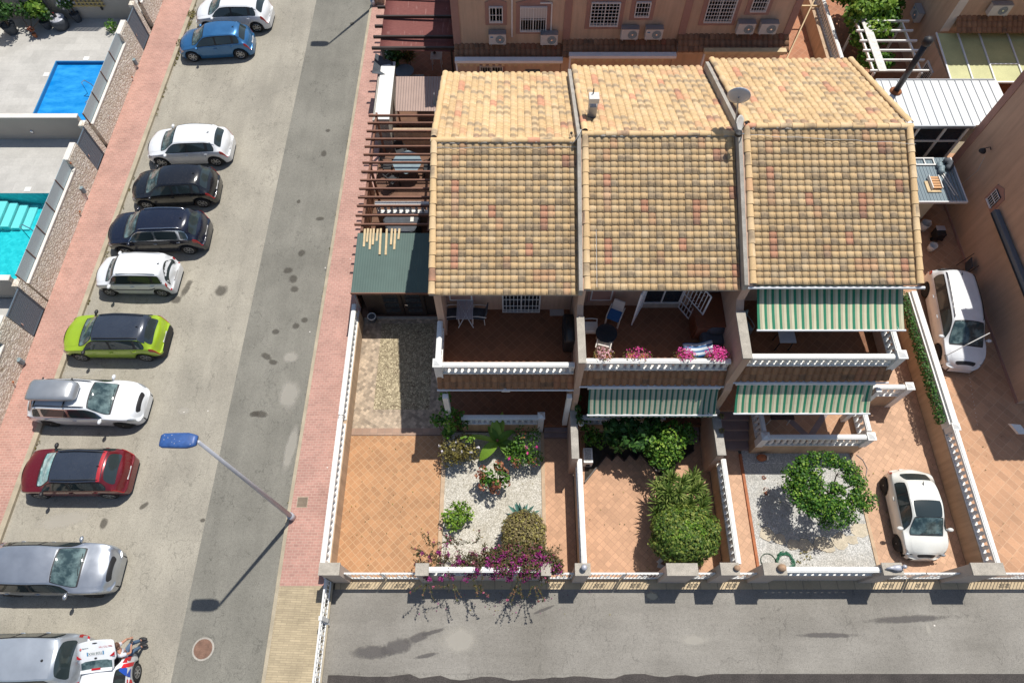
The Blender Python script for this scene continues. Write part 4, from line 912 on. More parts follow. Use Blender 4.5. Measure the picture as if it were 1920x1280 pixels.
# ================================================================ HOUSES BEHIND
def ac_unit(label, c, face, w_=.80, h_=.55, d=.30, logo=True):
    """air-conditioner outdoor unit; c = bottom centre on the wall, face = outward direction (x or y)"""
    t = T('air_conditioner', label, 'air conditioner', c, 'air conditioner units on the walls')
    c = Vector(c); f = Vector(face); s_ = Vector((f.y, -f.x, 0)); up = Vector((0,0,1)); o0 = c+f*.08
    def bx(b, a0, a1, z0, z1, d0, d1): 
        vs = [o0+s_*a+up*z+f*dd for dd in (d0, d1) for a, z in ((a0,z0),(a1,z0),(a1,z1),(a0,z1))]
        return b.add(vs, [(0,3,2,1),(4,5,6,7),(0,1,5,4),(1,2,6,5),(2,3,7,6),(3,0,4,7)])
    bx(MB(), -w_/2, w_/2, 0, h_, 0, d).build('casing', M['acwhite'], t, bev=.02)
    bx(MB(), -w_/2-.01, w_/2+.01, h_, h_+.02, -.01, d+.01).build('lid', M['greymetal'], t)
    cc = o0+s_*(-.12)+up*(h_/2)+f*(d+.003); b = MB(); a = s_; n = 24; r = .22
    vs = [cc]+[cc+(a*math.cos(2*math.pi*k/n)+up*math.sin(2*math.pi*k/n))*r for k in range(n)]; b.add(vs, [(0, 1+k, 1+(k+1) % n) for k in range(n)]); g = b.build('fan_grille', M['greyblue'], t)
    b = MB()
    for rr in (.06, .11, .16, .21): b.tube([cc+f*.01+(a*math.cos(2*math.pi*k/20)+up*math.sin(2*math.pi*k/20))*rr for k in range(21)], .006, 4, False)
    b.build('rings', M['acwhite'], g)
    b = MB(); k = cc+f*.012; b.add([k+(a*math.cos(2*math.pi*q/10)+up*math.sin(2*math.pi*q/10))*.04 for q in range(10)], [tuple(range(10))]); b.build('hub', M['chrome'], g)
    if logo: bx(MB(), .20, .33, h_-.18, h_-.11, d, d+.006).build('badge', plain('blue_badge', (.06,.22,.40), .4) if 'blue_badge' not in bpy.data.materials else bpy.data.materials['blue_badge'], t)
    b = MB(); bx(b, -w_/2+.08, -w_/2+.12, -.05, 0, -.08, d); bx(b, w_/2-.12, w_/2-.08, -.05, 0, -.08, d); b.build('brackets', M['greymetal'], t)
    return t
WB = 27.5
def bhouse(x0, x1, label, zc, wins, flip=None):
    t = T('rear_house', label, 'house', ((x0+x1)/2, WB, 0), 'ochre rendered houses behind')
    MB().box(x0, WB, 0, x1, 36, 7.6).build('wall', M['stucco2'], t)
    b = MB()
    for xx in ((x0-.02, x0+.32),): b.box(xx[0], WB-.04, zc, xx[1], WB, 7.6)
    b.build('corner_strip', M['trimpink'], t)
    tile_slope(t, 'canopy', M['otile'], x0, x1, (26.75, zc-.42), (WB+.02, zc), pitch=.245, row=.27, steps=(.03,.025), seed=int(x0*7))
    MB().box(x0, 26.85, zc-.62, x1, WB, zc-.45).build('canopy_slab', M['stucco2'], t)
    tile_slope(t, 'roof', M['rtile'], x0-.05, x1, (27.1, 7.5), (31.5, 9.1), seed=3); MB().box(x0, 31.4, 7.5, x1, 31.6, 9.1).build('roof_ridge', M['greywall'], t)
    for (pa, pb, qa, qb, mull, bars, hb, bl, sur, pk) in wins:
        c0, c1 = atY(pa, qb, WB), atY(pb, qa, WB); xm = (atY(pa, (qa+qb)/2, WB).x, atY(pb, (qa+qb)/2, WB).x)
        window(t, xm[0], xm[1], c0.z, c1.z, WB, mull, bars, hbars=hb, blind=bl, surround=sur, peak=pk)
    return t
zA, zB, zC = atY(950, 82, WB).z, atY(1150, 74, WB).z, atY(1400, 64, WB).z
ba = bhouse(-2.75, 2.38, 'ochre rear house, left unit, with the barred window and half lowered blind', zA, [(917,943,11,40,1,4,1,0,.18,.22),(975,1025,11,57,1,10,1,.45,.18,.2),(900,943,122,150,1,9,0,0,.12,0)])
bb = bhouse(2.4, 7.78, 'ochre rear house, middle unit, with the white lattice grille', zB, [(1107,1161,3,47,1,8,6,0,.2,0),(1191,1219,2,30,0,5,2,0,.2,0)])
bc = bhouse(7.8, 13.0, 'ochre rear house, right unit, with the widest white lattice grille', zC, [(1325,1378,-8,40,1,10,6,0,.2,0),(1410,1440,-8,20,0,6,2,0,.2,0)])
MB().box(12.7, WB-.04, zC, 13.02, WB, 7.6).build('corner_strip', M['trimpink'], bc)
MB().box(atY(985,135,WB).x, WB-.05, 0, atY(1005,135,WB).x+.2, WB, 2.1).build('door', M['charcoal'], ba)
for k, (px, py, lab) in enumerate([(933, 84, 'air conditioner with a blue badge below the smallest barred window'), (1029, 85, 'air conditioner with a bright hub below the window with the blind'), (1179, 75, 'left air conditioner of the pair below the middle lattice window'), (1224, 75, 'right air conditioner of the pair below the middle lattice window'), (1395, 65, 'left air conditioner of the pair at the right rear house'), (1437, 65, 'right air conditioner of the pair at the right rear house')]):
    c = atY(px, py, WB-.35); ac_unit(lab, (c.x, WB, c.z+.02), (0,-1,0), logo=k in (0, 3))
b = MB(); c0 = atY(960, 0, WB-.05)
b.bar((c0.x, WB-.05, 7.5), (c0.x, WB-.05, atY(960, 68, WB).z), .07, .05); c1 = atY(1013, 6, WB-.05); c2 = atY(1035, 6, WB-.05); c3 = atY(1033, 60, WB-.05)
b.bar(c1, c2, .06, .06).bar(c2, c3, .06, .06); b.build('conduit', M['white'], ba)
for k, (pa, pb, py, mt, mat, lab, zz0) in enumerate([(853,1055,112,'whitemetal',None,'closed white awning cassette under the left rear canopy',0),(1067,1268,103,'whitemetal',None,'closed awning with bluish casing under the middle rear canopy',0),(1320,1474,95,'plank',None,'closed awning with a yellow front bar under the right rear canopy',0)]):
    c0, c1 = atY(pa, py, 26.6), atY(pb, py, 26.6); t = T('closed_awning', lab, 'awning', ((c0.x+c1.x)/2, 26.6, c0.z), 'closed awnings behind the tiled roofs')
    MB().box(c0.x, 26.45, c0.z-.09, c1.x, 26.72, c0.z+.05).build('cassette', M[mt], t)
    b = MB(); b.box(c0.x+.1, 26.47, c0.z-.16, c1.x-.1, 26.49, c0.z-.09); n = int((c1.x-c0.x)/.3)
    for i in range(n-1): b.box(c0.x+.1+i*.3, 26.465, c0.z-.28, c0.x+.25+i*.3, 26.487, c0.z-.15)
    b.build('valance', M['awnB'] if False else M['plank'], t); MB().box(c0.x+.02, 26.5, c0.z-.9, c0.x+.1, 26.62, c0.z-.09).build('arm', M['whitemetal'], t)
b = MB()
for k in range(9): b.tube([(7.9, 26.3-k*.06, 2.2+k*.09), (9.2, 26.2-k*.06, 2.1+k*.09)], .02, 5)
b.build('stacked_poles', M['darkwood'], label='bundle of dark poles stacked between the middle and right rear canopies', cat='poles')
# lattice-topped alley wall, far right yard
t = T('alley_wall', 'weathered balustrade wall running along the red brown alley behind the right roof', 'wall', (16.9, 30, 0))
MB().box(16.5, 28.9, 0, 16.72, 45, 1.0).build('base', M['creamwall'], t)
balustrade(t, (16.9, 28.9), (16.9, 45), .9, h=.55, sp=.24); MB().box(16.72, 28.9, 0, 17.02, 45, .9).build('plinth', M['coping'], t)
MB().bar(atY(1503,12,33.5), atY(1553,12,33.5), .09, .09).bar((14.6, 30.0, .1), (16.7, 34, 1.9), .06, .06).build('leaning_pole', M['plank'], label='pale pole propped against the alley wall', cat='pole')
MB().box(14.0, 26.6, 0, 17.6, 26.8, 1.3).box(17.5, 26.3, 0, 17.75, 26.8, 1.35).build('yard_wall', M['stuccoR'], label='rusty brown wall just behind the right roof', cat='wall')
# neighbouring pink house at the top right, with polycarbonate roof
t = T('pink_house', 'dusky pink house in the top right corner with a yellowed translucent porch roof', 'house', (24, 29, 0)); PX = 21.35
MB().box(PX, 29.3, 0, 34, 40, 8).build('wall', M['stuccoR'], t)
tile_slope(t, 'roof', M['rtile'], PX-.2, 34, (28.75, 7.85), (33, 9.4), seed=8)
MB().box(PX-.05, 29.25, 2.9, PX+.35, 29.3, 8).build('corner_strip', M['coping'], t)  # off-white strip paints the sunlit edge of this corner
zc = atY(1850, 30, 29.28).z; tile_slope(t, 'canopy', M['otile'], PX+.3, 30, (28.6, zc-.45), (29.32, zc), pitch=.245, row=.28, steps=(.03,.025), seed=77)
b = MB(); b.add([(20.95,29.0,3.0),(30,29.0,3.0),(30,25.9,2.72),(20.95,25.9,2.72),(20.95,29.0,2.97),(30,29.0,2.97),(30,25.9,2.69),(20.95,25.9,2.69)], [(3,2,1,0),(4,5,6,7),(0,1,5,4),(1,2,6,5),(2,3,7,6),(3,0,4,7)]); b.build('translucent_roof', M['polycarb'], t)
b = MB()
for px, (x) in enumerate((20.95, 22.0, 23.05, 24.45, 25.6, 26.8)): b.bar((x, 29.0, 3.03), (x, 25.85, 2.75), .07, .05)
b.bar((20.95, 25.88, 2.76), (30, 25.88, 2.76), .08, .07).bar((23.05, 27.0, 2.86), (24.45, 27.0, 2.86), .06, .04); b.build('roof_bars', M['whitemetal'], t)
MB().box(20.95, 25.95, 0, 21.1, 29.2, 2.7).build('side_wall', M['stuccoR'], t)
q = MB()
for (ya, yb) in ((26.1, 27.0), (27.4, 28.3)):
    b = MB(); b.box(20.88, ya, 1.0, 20.95, yb, 1.08).box(20.88, ya, 1.9, 20.95, yb, 1.98).box(20.88, ya, 1.08, 20.95, ya+.07, 1.9).box(20.88, yb-.07, 1.08, 20.95, yb, 1.9)
    for k in range(6): b.box(20.85, ya+.12+k*.13, 1.0, 20.88, ya+.14+k*.13, 1.98)
    wn = b.build('window', M['white'], t); MB().box(20.90, ya+.07, 1.08, 20.948, yb-.07, 1.9).build('pane', M['winglass'], wn)
c = atX(1722, 50, 21.35); 
c = atX(1722, 34, PX-.02); ac_unit('air conditioner on the shaded side of the pink house above the white pergola', (PX, c.y, c.z), (-1,0,0))
c = atY(1868, 28, 29.0); ac_unit('air conditioner at the top right corner of the picture', (c.x, 29.3, c.z), (0,-1,0), w_=.95, logo=False)
# white metal annex
t = T('sunroom', 'glazed sunroom with a white ribbed sheet roof behind the right house', 'sunroom', (19, 23.8, 0)); AZ = 3.4
MB().add([(16.95,25.35,AZ+.1),(21.9,25.35,AZ+.1),(20.62,22.45,AZ),(17.35,22.45,AZ)], [(3,2,1,0)])
b = MB(); b.box(16.9, 22.45, AZ-.08, 20.62, 25.3, AZ).box(20.62, 22.5, AZ-.08, 22.5, 25.3, AZ); b.build('roof', M['whiteroof'], t)
b = MB()
for i in range(14): b.box(17.1+i*.38, 22.47, AZ, 17.125+i*.38, 25.28, AZ+.03)
b.box(16.88, 22.40, AZ-.12, 20.62, 22.46, AZ+.03).box(16.88, 25.29, AZ-.1, 22.4, 25.35, AZ+.04).box(16.84, 22.46, AZ-.1, 16.9, 25.29, AZ+.04); b.build('roof_ribs', M['greymetal'], t)
b = MB(); y = 22.6
for x in (17.1, 18.3, 19.5, 20.5): b.box(x-.05, y-.06, 0, x+.05, y, AZ-.1)
for z in (.05, .95, 2.3, 3.2): b.box(17.1, y-.05, z, 20.5, y-.005, z+.09)
b.build('window_frames', M['white'], t); MB().box(17.0, y+.005, 0, 20.5, y+.03, AZ-.1).build('glazing', M['winglass'], t)
MB().box(17.0, y+.04, 0, 17.1, 25.2, AZ-.1).build('side_wall', M['stuccoR'], t)
c = at(1679, 172, AZ); t = T('flue_pipe', 'tall black flue pipe with a rusty collar on the white sunroom roof', 'chimney pipe', c)
MB().lathe([(.24,-.02),(.27,.04),(.22,.10),(.14,.12)], c, 18).build('collar', gm('rusty_steel', (.30,.11,.04), .8, .3, 8), t)
MB().tube([c+Vector((0,0,.05)), (c.x, c.y, 6.0)], .135, 16).build('pipe', plain('black_enamel', (.022,.024,.03), .45), t, smooth=True); MB().lathe([(.15,-.05),(.20,.0),(.20,.22),(.12,.30),(.05,.33)], (c.x, c.y, 6.0), 18).build('cap', M['dark'], t, smooth=True)
# white pergola
t = T('pergola', 'white timber pergola with one wide plank behind the sunroom', 'pergola', (19, 29, 0)); yy = [at(1680, p_, 2.6).y for p_ in (133, 113, 95, 77, 58, 40)]
for y in yy: MB().box(17.35, y-.04, 2.55, 20.2, y+.04, 2.65).build('rafter', M['white'], t)
for x in (17.55, 19.85): MB().box(x, yy[0]-.1, 2.44, x+.08, yy[-1]+.1, 2.545).build('side_beam', M['white'], t)
MB().box(17.72, yy[0]-.12, 2.655, 18.12, yy[-1]+.2, 2.70).build('wide_plank', gm('flaking_white_paint', (.70,.69,.64), .7, .15, 4, .2, 14), t)
for x in (17.6, 19.9):
    for y in (yy[0], yy[-1]): MB().box(x-.05, y-.05, 0, x+.05, y+.05, 2.44).build('post', M['white'], t)
t = T('yard_fence', 'low white balustrade fence under the white pergola', 'fence', (19, 27.2, 0)); MB().box(17.7, 27.0, 0, 20.6, 27.15, .3).build('base', M['white'], t); balustrade(t, (17.7, 27.07), (20.6, 27.07), .3, h=.5, sp=.3)
# tall plain building on the right
t = T('neighbour_house', 'big plain pink wall of the neighbouring house leaning in from the right edge', 'house', (24, 16, 0)); RX = 20.65
b = MB(); b.box(RX, 12.4, 0, 34, 22.3, 8.2).box(RX+.002, 10.56, 0, 34, 12.4, 6.3); b.build('wall', M['stuccoR'], t)
b = MB(); b.box(RX-.03, 21.95, 0, RX, 22.33, 8.2).box(RX-.04, 10.56, 0, RX, 21.95, .12); b.build('corner_strip', M['trimpink'], t)
tile_slope(t, 'roof', M['rtile'], RX-.1, 34, (10.4, 6.3), (12.6, 7.1), seed=5)
tile_slope(t, 'roof_upper', M['rtile'], RX-.1, 34, (12.3, 8.2), (17, 9.8), seed=6)
c = atX(1866, 372, RX); b = MB(); x = RX
s_ = [(c.y-.42, c.z-.5), (c.y+.42, c.z-.5), (c.y+.42, c.z+.42), (c.y, c.z+.62), (c.y-.42, c.z+.42)]
b.prismx(s_, x-.03, x).build('window_surround', M['trimpink'], t)
wn = MB().box(x-.05, c.y-.24, c.z-.32, x-.03, c.y+.24, c.z+.32).build('window', M['winglass'], t)
b = MB()
for k in range(5): b.box(x-.10, c.y-.24+k*.115, c.z-.32, x-.08, c.y-.22+k*.115, c.z+.32)
for z in (-.32, 0, .30): b.box(x-.105, c.y-.26, c.z+z, x-.085, c.y+.26, c.z+z+.025)
b.box(x-.12, c.y-.26, c.z-.36, x-.03, c.y+.26, c.z-.325); b.build('grille', M['whitemetal'], wn)
a_, e_ = atX(1869, 392, RX-.15), atX(1920, 540, RX-.15); zc = (a_.z+e_.z)/2
t = T('folded_awning', 'long dark folded awning fixed along the wall at the right edge', 'awning', (RX-.1, 15, zc)); MB().box(RX-.26, 12.6, zc-.12, RX-.04, a_.y, zc+.12).build('cassette', M['charcoal'], t, bev=.03); MB().tube([(RX-.28, 12.7, zc-.10), (RX-.28, a_.y-.05, zc-.10)], .03, 8).build('front_bar', M['dark'], t)
c = atX(1858, 281, RX); t = T('wall_lamp', 'black swan-neck lamp high on the pink wall at the right', 'lamp', c)
MB().tube([c, c+Vector((-.12,0,.16)), c+Vector((-.28,0,.12)), c+Vector((-.32,0,0))], .02, 6).build('arm', M['dark'], t); MB().lathe([(.04,.08),(.14,-.04),(.15,-.1),(.02,-.1)], c+Vector((-.32,0,0)), 14).build('lamp_shade', M['dark'], t)
b = MB(); a_ = atX(1833, 320, RX-.02); b.tube([atX(1846, 294, RX-.02), a_, atX(1795, 352, RX-.02)], .012, 4).build('cable', M['acwhite'], label='thin pale cable running down the pink wall under the black lamp', cat='cable')
# ribbed shed between right house and the wall, with clutter
SZ = 2.2; t = T('storage_shed', 'cream storage shed with a blue grey ribbed roof against the pink wall', 'shed', (18.5, 20.4, 0))
MB().box(16.4, 19.6, 0, 19.0, 21.6, SZ-.08).build('wall', gm('cream_shed_wall', (.50,.48,.36), .8, .08), t)
MB().box(16.4, 19.2, SZ-.06, 19.95, 21.7, SZ).build('roof', M['shedroof'], t)
MB().box(16.4, 19.15, SZ-.10, 20.0, 19.2, SZ+.02).box(19.95, 19.2, SZ-.1, 20.0, 21.7, SZ+.02).build('edge_trim', M['whitemetal'], t)
c = at(1748, 346, SZ+.05); t = T('wooden_crate', 'orange wooden frame lying on the ribbed shed roof', 'crate', c); b = MB(); b.box(c.x-.3, c.y-.42, SZ+.01, c.x+.3, c.y+.2, SZ+.05); b.build('base', M['plank'], t)
b = MB()
for x in (-.12, .3): b.box(c.x+x, c.y-.3, SZ+.05, c.x+x+.035, c.y+.42, SZ+.20)
b.build('rails', M['white'], t); b = MB()
for k in range(5): b.box(c.x-.08, c.y-.28+k*.14, SZ+.12, c.x+.3, c.y-.18+k*.14, SZ+.15)
b.build('slats', gm('orange_pine', (.62,.33,.14), .6), t)
t = T('ladder', 'white ladder lying across the far edge of the ribbed shed roof', 'ladder', (18.3, 21.4, SZ)); a_ = at(1712, 309, SZ+.05); e_ = at(1757, 309, SZ+.05); f_ = at(1712, 297, SZ+.05)
dy = f_.y-a_.y; b = MB(); b.bar((16.6, a_.y, SZ+.05), (e_.x, a_.y, SZ+.05), .06, .05).bar((16.6, f_.y, SZ+.05), (e_.x-.05, f_.y, SZ+.05), .06, .05)
for k in range(6): b.bar((e_.x-.1-k*.42, a_.y, SZ+.05), (e_.x-.1-k*.42, f_.y, SZ+.05), .04, .04)
b.build('frame', M['white'], t)
rng = random.Random(4)
for k, (px, py, r, m_, lab) in enumerate([(1765, 312, .2, 'greyblue', 'crumpled teal bag on the shed roof beside the ladder'), (1777, 305, .22, 'darkfab', 'dark grey lumpy bag at the far corner of the shed roof')]):
    c = at(px, py, SZ+.1); b = MB()
    for _ in range(5): b.ball((c.x+rng.uniform(-.1,.1), c.y-.1*_+.1, SZ+.12), (r*.7, r*.7, .12), 10, 6)
    b.build('bag', M[m_], smooth=True, label=lab, cat='bag')
MB().bar((19.5, 19.5, SZ+.03), (19.2, 20.9, SZ+.03), .05, .03).bar((19.62, 19.5, SZ+.03), (19.32, 20.9, SZ+.03), .05, .03).build('rails', M['acwhite'], label='pair of parallel white rails on the shaded edge of the shed roof', cat='rails')
def bucket(name, lab, c, r, h, m_, tilt=0, cat='bucket'):
    t = T(name, lab, cat, c); MB().lathe([(r*.8,0),(r,h),(r*.93,h),(r*.75,.03)], c, 16).build('body', m_, t, smooth=True)
    MB().tube([(c[0]+r*math.cos(a), c[1]+r*math.sin(a)*.5+.02, c[2]+h+.02+.05*math.sin(a)) for a in [math.pi*k/8 for k in range(9)]], .008, 4).build('handle', M['chrome'], t); return t
bucket('bucket', 'white bucket on the red tiles behind the white van-like hatchback', at(1743, 468), .19, .36, M['white'])
bucket('bin', 'grey plastic tub half hidden by the right roof edge', at(1727, 430), .22, .5, M['acwhite'], cat='tub')
c = at(1752, 444); t = T('wheelie_bin', 'small black cart with a grey lid beside the white bucket', 'cart', c); MB().box(c.x-.22, c.y-.3, .1, c.x+.22, c.y+.15, .55).build('body', M['dark'], t, bev=.04); MB().box(c.x-.2, c.y-.05, .55, c.x+.2, c.y+.2, .60).build('lid', M['galv'], t, bev=.02)
for s_ in (-1, 1): MB().lathe([(.09,0),(.09,.04)], (c.x+s_*.24-.02, c.y-.2, .09), 12, 'x').build('wheel', M['rubber'], t)
c = at(1819, 508, 0); t = T('folding_chair', 'dark folded chair leaning on the pink wall behind the white hatchback', 'chair', (20.4, c.y, 0)); MB().bar((20.3, c.y-.3, .5), (20.45, c.y+.25, .5), .5, .03, (1,0,0)).build('backrest', M['darkfab'], t)
b = MB()
for dy_ in (-.35, .3): b.tube([(20.2, c.y+dy_, 0), (20.45, c.y+dy_, .95)], .018, 6)
b.build('frame', M['dark'], t)
# ================================================================ FRONT FENCE
def pillar(label, pa, pb, h, y0=3.58, y1=3.93, mat='stuccoG', top='stonecap', orn=None):
    xa, xb = at(pa, 1066, 1.95).x, at(pb, 1066, 1.95).x
    x0, x1 = xa, xb
    t = T('gate_pillar', label, 'pillar', ((x0+x1)/2, 3.9, 0), 'pillars along the front fence')
    MB().box(x0, y0, 0, x1, y1, h).build('shaft', M['stuccoG'], t); MB().box(x0-.03, y0-.03, h, x1+.03, y1+.03, h+.06).build('cap', M[top], t); return t, (x0+x1)/2, h+.06
M['stuccoG'] = gm('grey_pink_render', (.56,.46,.385), .9, .08, 1, .1, 25, .2)
P = [('leftmost front pillar with a pebbly cap, at the corner of the pavement', 600, 636, 1.95), ('second front pillar, pebbly cap, left end of the bougainvillea rail', 780, 802, 1.85), ('front pillar at the right end of the bougainvillea', 1016, 1032, 1.85),
     ('front pillar at the foot of the wall between the left and middle gardens', 1080, 1106, 1.85), ('wide front pillar beside the round clipped bush', 1252, 1308, 1.85), ('front pillar at the foot of the wall between the middle and right gardens', 1352, 1384, 1.95),
     ('front pillar topped by a round brown stone', 1432, 1472, 1.95), ('front pillar topped by a grey bird figure', 1655, 1690, 1.95), ('wide front pillar at the end of the long ochre wall', 1822, 1880, 1.95)]
PI = []
for q_ in P: PI.append(pillar(q_[0], q_[1], q_[2], q_[3]))
PXS = [(bpy.data.objects[f'gate_pillar{"" if i == 0 else ".%03d" % i}'].location.x) for i in range(len(P))]
def pw(i): return abs(at(P[i][2], 1066, 1.95).x-at(P[i][1], 1066, 1.95).x)/2
def rail_wall(label, i, j):
    x0, x1 = PXS[i]+pw(i), PXS[j]-pw(j); t = T('front_wall', label, 'wall', ((x0+x1)/2, 3.75, 0)); MB().box(x0, 3.66, 0, x1, 3.86, 1.12).build('base', M['stuccoG'], t); balustrade(t, (x0, 3.76), (x1, 3.76), 1.12, h=.55, sp=.24); return t
rail_wall('low front wall with white balustrade under the bougainvillea', 1, 2); rail_wall('low front wall with white balustrade in front of the ring-shaped tree', 6, 7)
def gate(label, x0, x1, y=3.72, h=1.28, double=False):
    t = T('garden_gate', label, 'gate', ((x0+x1)/2, y, 0), 'white barred gates along the front fence'); leafs = [(x0, (x0+x1)/2-.02), ((x0+x1)/2+.02, x1)] if double else [(x0, x1)]
    for a, e in leafs:
        b = MB(); b.box(a, y-.02, .08, e, y+.02, .13).box(a, y-.02, .22, e, y+.02, .25).box(a, y-.02, h-.2, e, y+.02, h-.17).box(a, y-.025, h-.03, e, y+.025, h+.02).box(a, y-.02, .08, a+.05, y+.02, h).box(e-.05, y-.02, .08, e, y+.02, h)
        n = max(3, int((e-a)/.12))
        for k in range(1, n): xx = a+(e-a)*k/n; b.box(xx-.009, y-.009, .13, xx+.009, y+.009, h-.03)
        m_ = (a+e)/2
        for s_ in (-1, 1):
            for zc_ in (.50, .72): b.tube([(m_+s_*.11+.07*math.cos(th), y-.02, zc_+.07*math.sin(th)) for th in [2*math.pi*k/10 for k in range(11)]], .012, 5, False)
        b.build('leaf' if double else 'gate_leaf', M['white'], t)
    return t
def gx(i, j): return PXS[i]+pw(i)+.02, PXS[j]-pw(j)-.02
gate('wide white double gate in front of the orange tiled drive', *gx(0,1), double=True); gate('narrow white gate right of the bougainvillea', *gx(2,3)); gate('wide white double gate in front of the middle garden', *gx(3,4), double=True)
gate('narrow white gate right of the wide pillar by the clipped bush', *gx(4,5)); gate('narrow white gate left of the stone topped pillar', *gx(5,6)); gate('white double gate in front of the small white bubble-shaped car', *gx(7,8), double=True)
gate('white gate at the right edge of the picture', PXS[8]+pw(8)+.02, 22.0, double=True)
x = PXS[6]; c = at(1465, 1066, 2.05); MB().ball((c.x, 3.77, 2.01+.12), (.15,.13,.13), 12, 8).build('round_stone', M['pot'] if False else gm('brown_fossil_stone', (.42,.27,.17), .8, .25, 12, .2, 30), smooth=True, label='round brown stone on a front pillar cap', cat='stone')
c = at(1380, 1066, 2.05); MB().ball((c.x+.03, 3.77, 2.01+.08), (.11,.10,.10), 12, 8).build('round_stone', bpy.data.materials['brown_fossil_stone'], smooth=True, label='smaller brown stone on the front pillar between the middle and right gardens', cat='stone')
c = atY(1685, 1066, 3.92); t = T('bird_figure', 'grey bird figure sitting on a front pillar', 'figurine', (PXS[7]+.1, 3.77, 2.01)); x = PXS[7]+.1
MB().ball((x, 3.77, 2.12), (.20,.11,.11), 12, 8).ball((x+.18, 3.79, 2.25), (.08,.07,.08), 10, 7).tube([(x-.1, 3.77, 2.15), (x-.36, 3.76, 2.09)], [.08,.02], 8).build('body', M['galv'], t, smooth=True)
MB().tube([(x+.25, 3.79, 2.25), (x+.33, 3.79, 2.23)], [.02,.004], 6).build('beak', M['dark'], t)
c = atY(1097, 1066, 3.95); x = PXS[3]; t = T('ball_finial', 'small grey ball finial with a collar where the left garden wall meets the front fence', 'finial', (x+.03, 3.79, 1.91)); MB().lathe([(.06,0),(.05,.06),(.08,.1)], (x+.03, 3.79, 1.91), 12).build('collar', M['galv'], t); MB().ball((x+.03, 3.79, 2.10), .11, 12, 8).build('ball', M['galv'], t, smooth=True)  # plain grey orb on a collar, not a lamp
# side railing down the lane edge
t = T('railing', 'white iron railing with ring ornaments between the ribbed paving and the lane', 'railing', (-6.5, 1, 0)); b = MB()
b.box(-6.56, -6, .13, -6.44, 3.6, .20)
b.build('kerb_strip', M['kerb'], t); b = MB()
for y0, y1 in ((2.36, 3.6), (-6, 2.22)):
    b.box(-6.53, y0, 1.02, -6.47, y1, 1.09).box(-6.52, y0, .28, -6.48, y1, .31).box(-6.52, y0, .80, -6.48, y1, .83); n = int((y1-y0)/.14)
    for k in range(n+1): y = y0+(y1-y0)*k/n; b.box(-6.509, y-.009, .2, -6.491, y+.009, 1.02)
    for k in range(0, n, 3):
        y = y0+(y1-y0)*(k+1.5)/n; b.tube([(-6.49, y+.12*math.cos(th), .55+.14*math.sin(th)) for th in [2*math.pi*j/10 for j in range(11)]], .013, 5, False)
b.build('bars', M['white'], t); MB().box(-6.56, 2.22, .1, -6.44, 2.36, 1.14).build('post', M['white'], t); MB().box(-6.56, 3.58, .1, -6.44, 3.7, 1.14).build('post', M['white'], t)
MB().box(-6.62, 2.17, .2, -6.38, 2.2, .24).build('latch', M['greymetal'], t)
# ================================================================ STREET LAMPS
def lamp(label, base, head=True, H=8.83):
    t = T('street_lamp', label, 'street lamp', base, 'street lamps'); x, y, z = base
    MB().tube([(x, y, z), (x, y, z+.35)], .13, 14).build('base', M['galv'], t, smooth=True)
    MB().tube([(x, y, z+.3), (x, y, z+H*.5), (x, y, H)], [.085,.068,.048], 12).build('pole', M['galv'], t, smooth=True)
    hb = MB(); n = 14; pro = [(0, .13, .09), (.10, .17, .13), (.25, .205, .15), (.65, .20, .15), (.90, .19, .13), (.98, .15, .09)]
    vs = []; fs = []
    for q_, (l_, w_, h_) in enumerate(pro):
        for k in range(n):
            th = 2*math.pi*k/n; cx = math.copysign(abs(math.cos(th))**.6, math.cos(th)); cz = math.copysign(abs(math.sin(th))**.6, math.sin(th)); vs.append((x-.02-l_*.98, y+.02+cx*w_*1.05, H+.02+cz*h_*.55))
    for q_ in range(len(pro)-1):
        for k in range(n): fs.append((q_*n+k, (q_+1)*n+k, (q_+1)*n+(k+1) % n, q_*n+(k+1) % n))
    fs += [tuple(range(n)), tuple(range((len(pro)-1)*n, len(pro)*n))[::-1]]
    hb.add(vs, fs).build('lamp_head', M['bluepaint'], t, smooth=True)
    MB().box(x-.85, y-.13, H-.08, x-.25, y+.17, H-.055).build('diffuser', M['glasspanel'], t)
    b = MB(); rg = random.Random(2)
    for _ in range(9): b.ball((x-rg.uniform(.1,.9), y+rg.uniform(-.13,.15), H+.098), (.010,.012,.005), 5, 3)
    b.build('droppings', M['coping'], t); return t
lamp('pale grey street lamp with a blue head in the lower left of the picture', (-8.26, 5.90, .12))
lamp('pale grey street lamp at the top edge of the picture', (-7.93, 35.0, .12))
# ================================================================ VEHICLES
def curve(keys, t):
    """smooth interpolation through (t, v) keys (monotone cubic-ish)"""
    if t <= keys[0][0]: return keys[0][1]
    if t >= keys[-1][0]: return keys[-1][1]
    for i in range(len(keys)-1):
        a, b = keys[i], keys[i+1]
        if a[0] <= t <= b[0]:
            h = b[0]-a[0]; u = (t-a[0])/h; s = (b[1]-a[1])/h
            def sl(k):
                if k == 0 or k == len(keys)-1: return (keys[1][1]-keys[0][1])/(keys[1][0]-keys[0][0]) if k == 0 else (keys[-1][1]-keys[-2][1])/(keys[-1][0]-keys[-2][0])
                s0 = (keys[k][1]-keys[k-1][1])/(keys[k][0]-keys[k-1][0]); s1 = (keys[k+1][1]-keys[k][1])/(keys[k+1][0]-keys[k][0])
                if s0*s1 <= 0: return 0.
                return 2*s0*s1/(s0+s1)
            m0, m1 = sl(i), sl(i+1)
            return (2*u**3-3*u*u+1)*a[1]+(u**3-2*u*u+u)*h*m0+(-2*u**3+3*u*u)*b[1]+(u**3-u*u)*h*m1
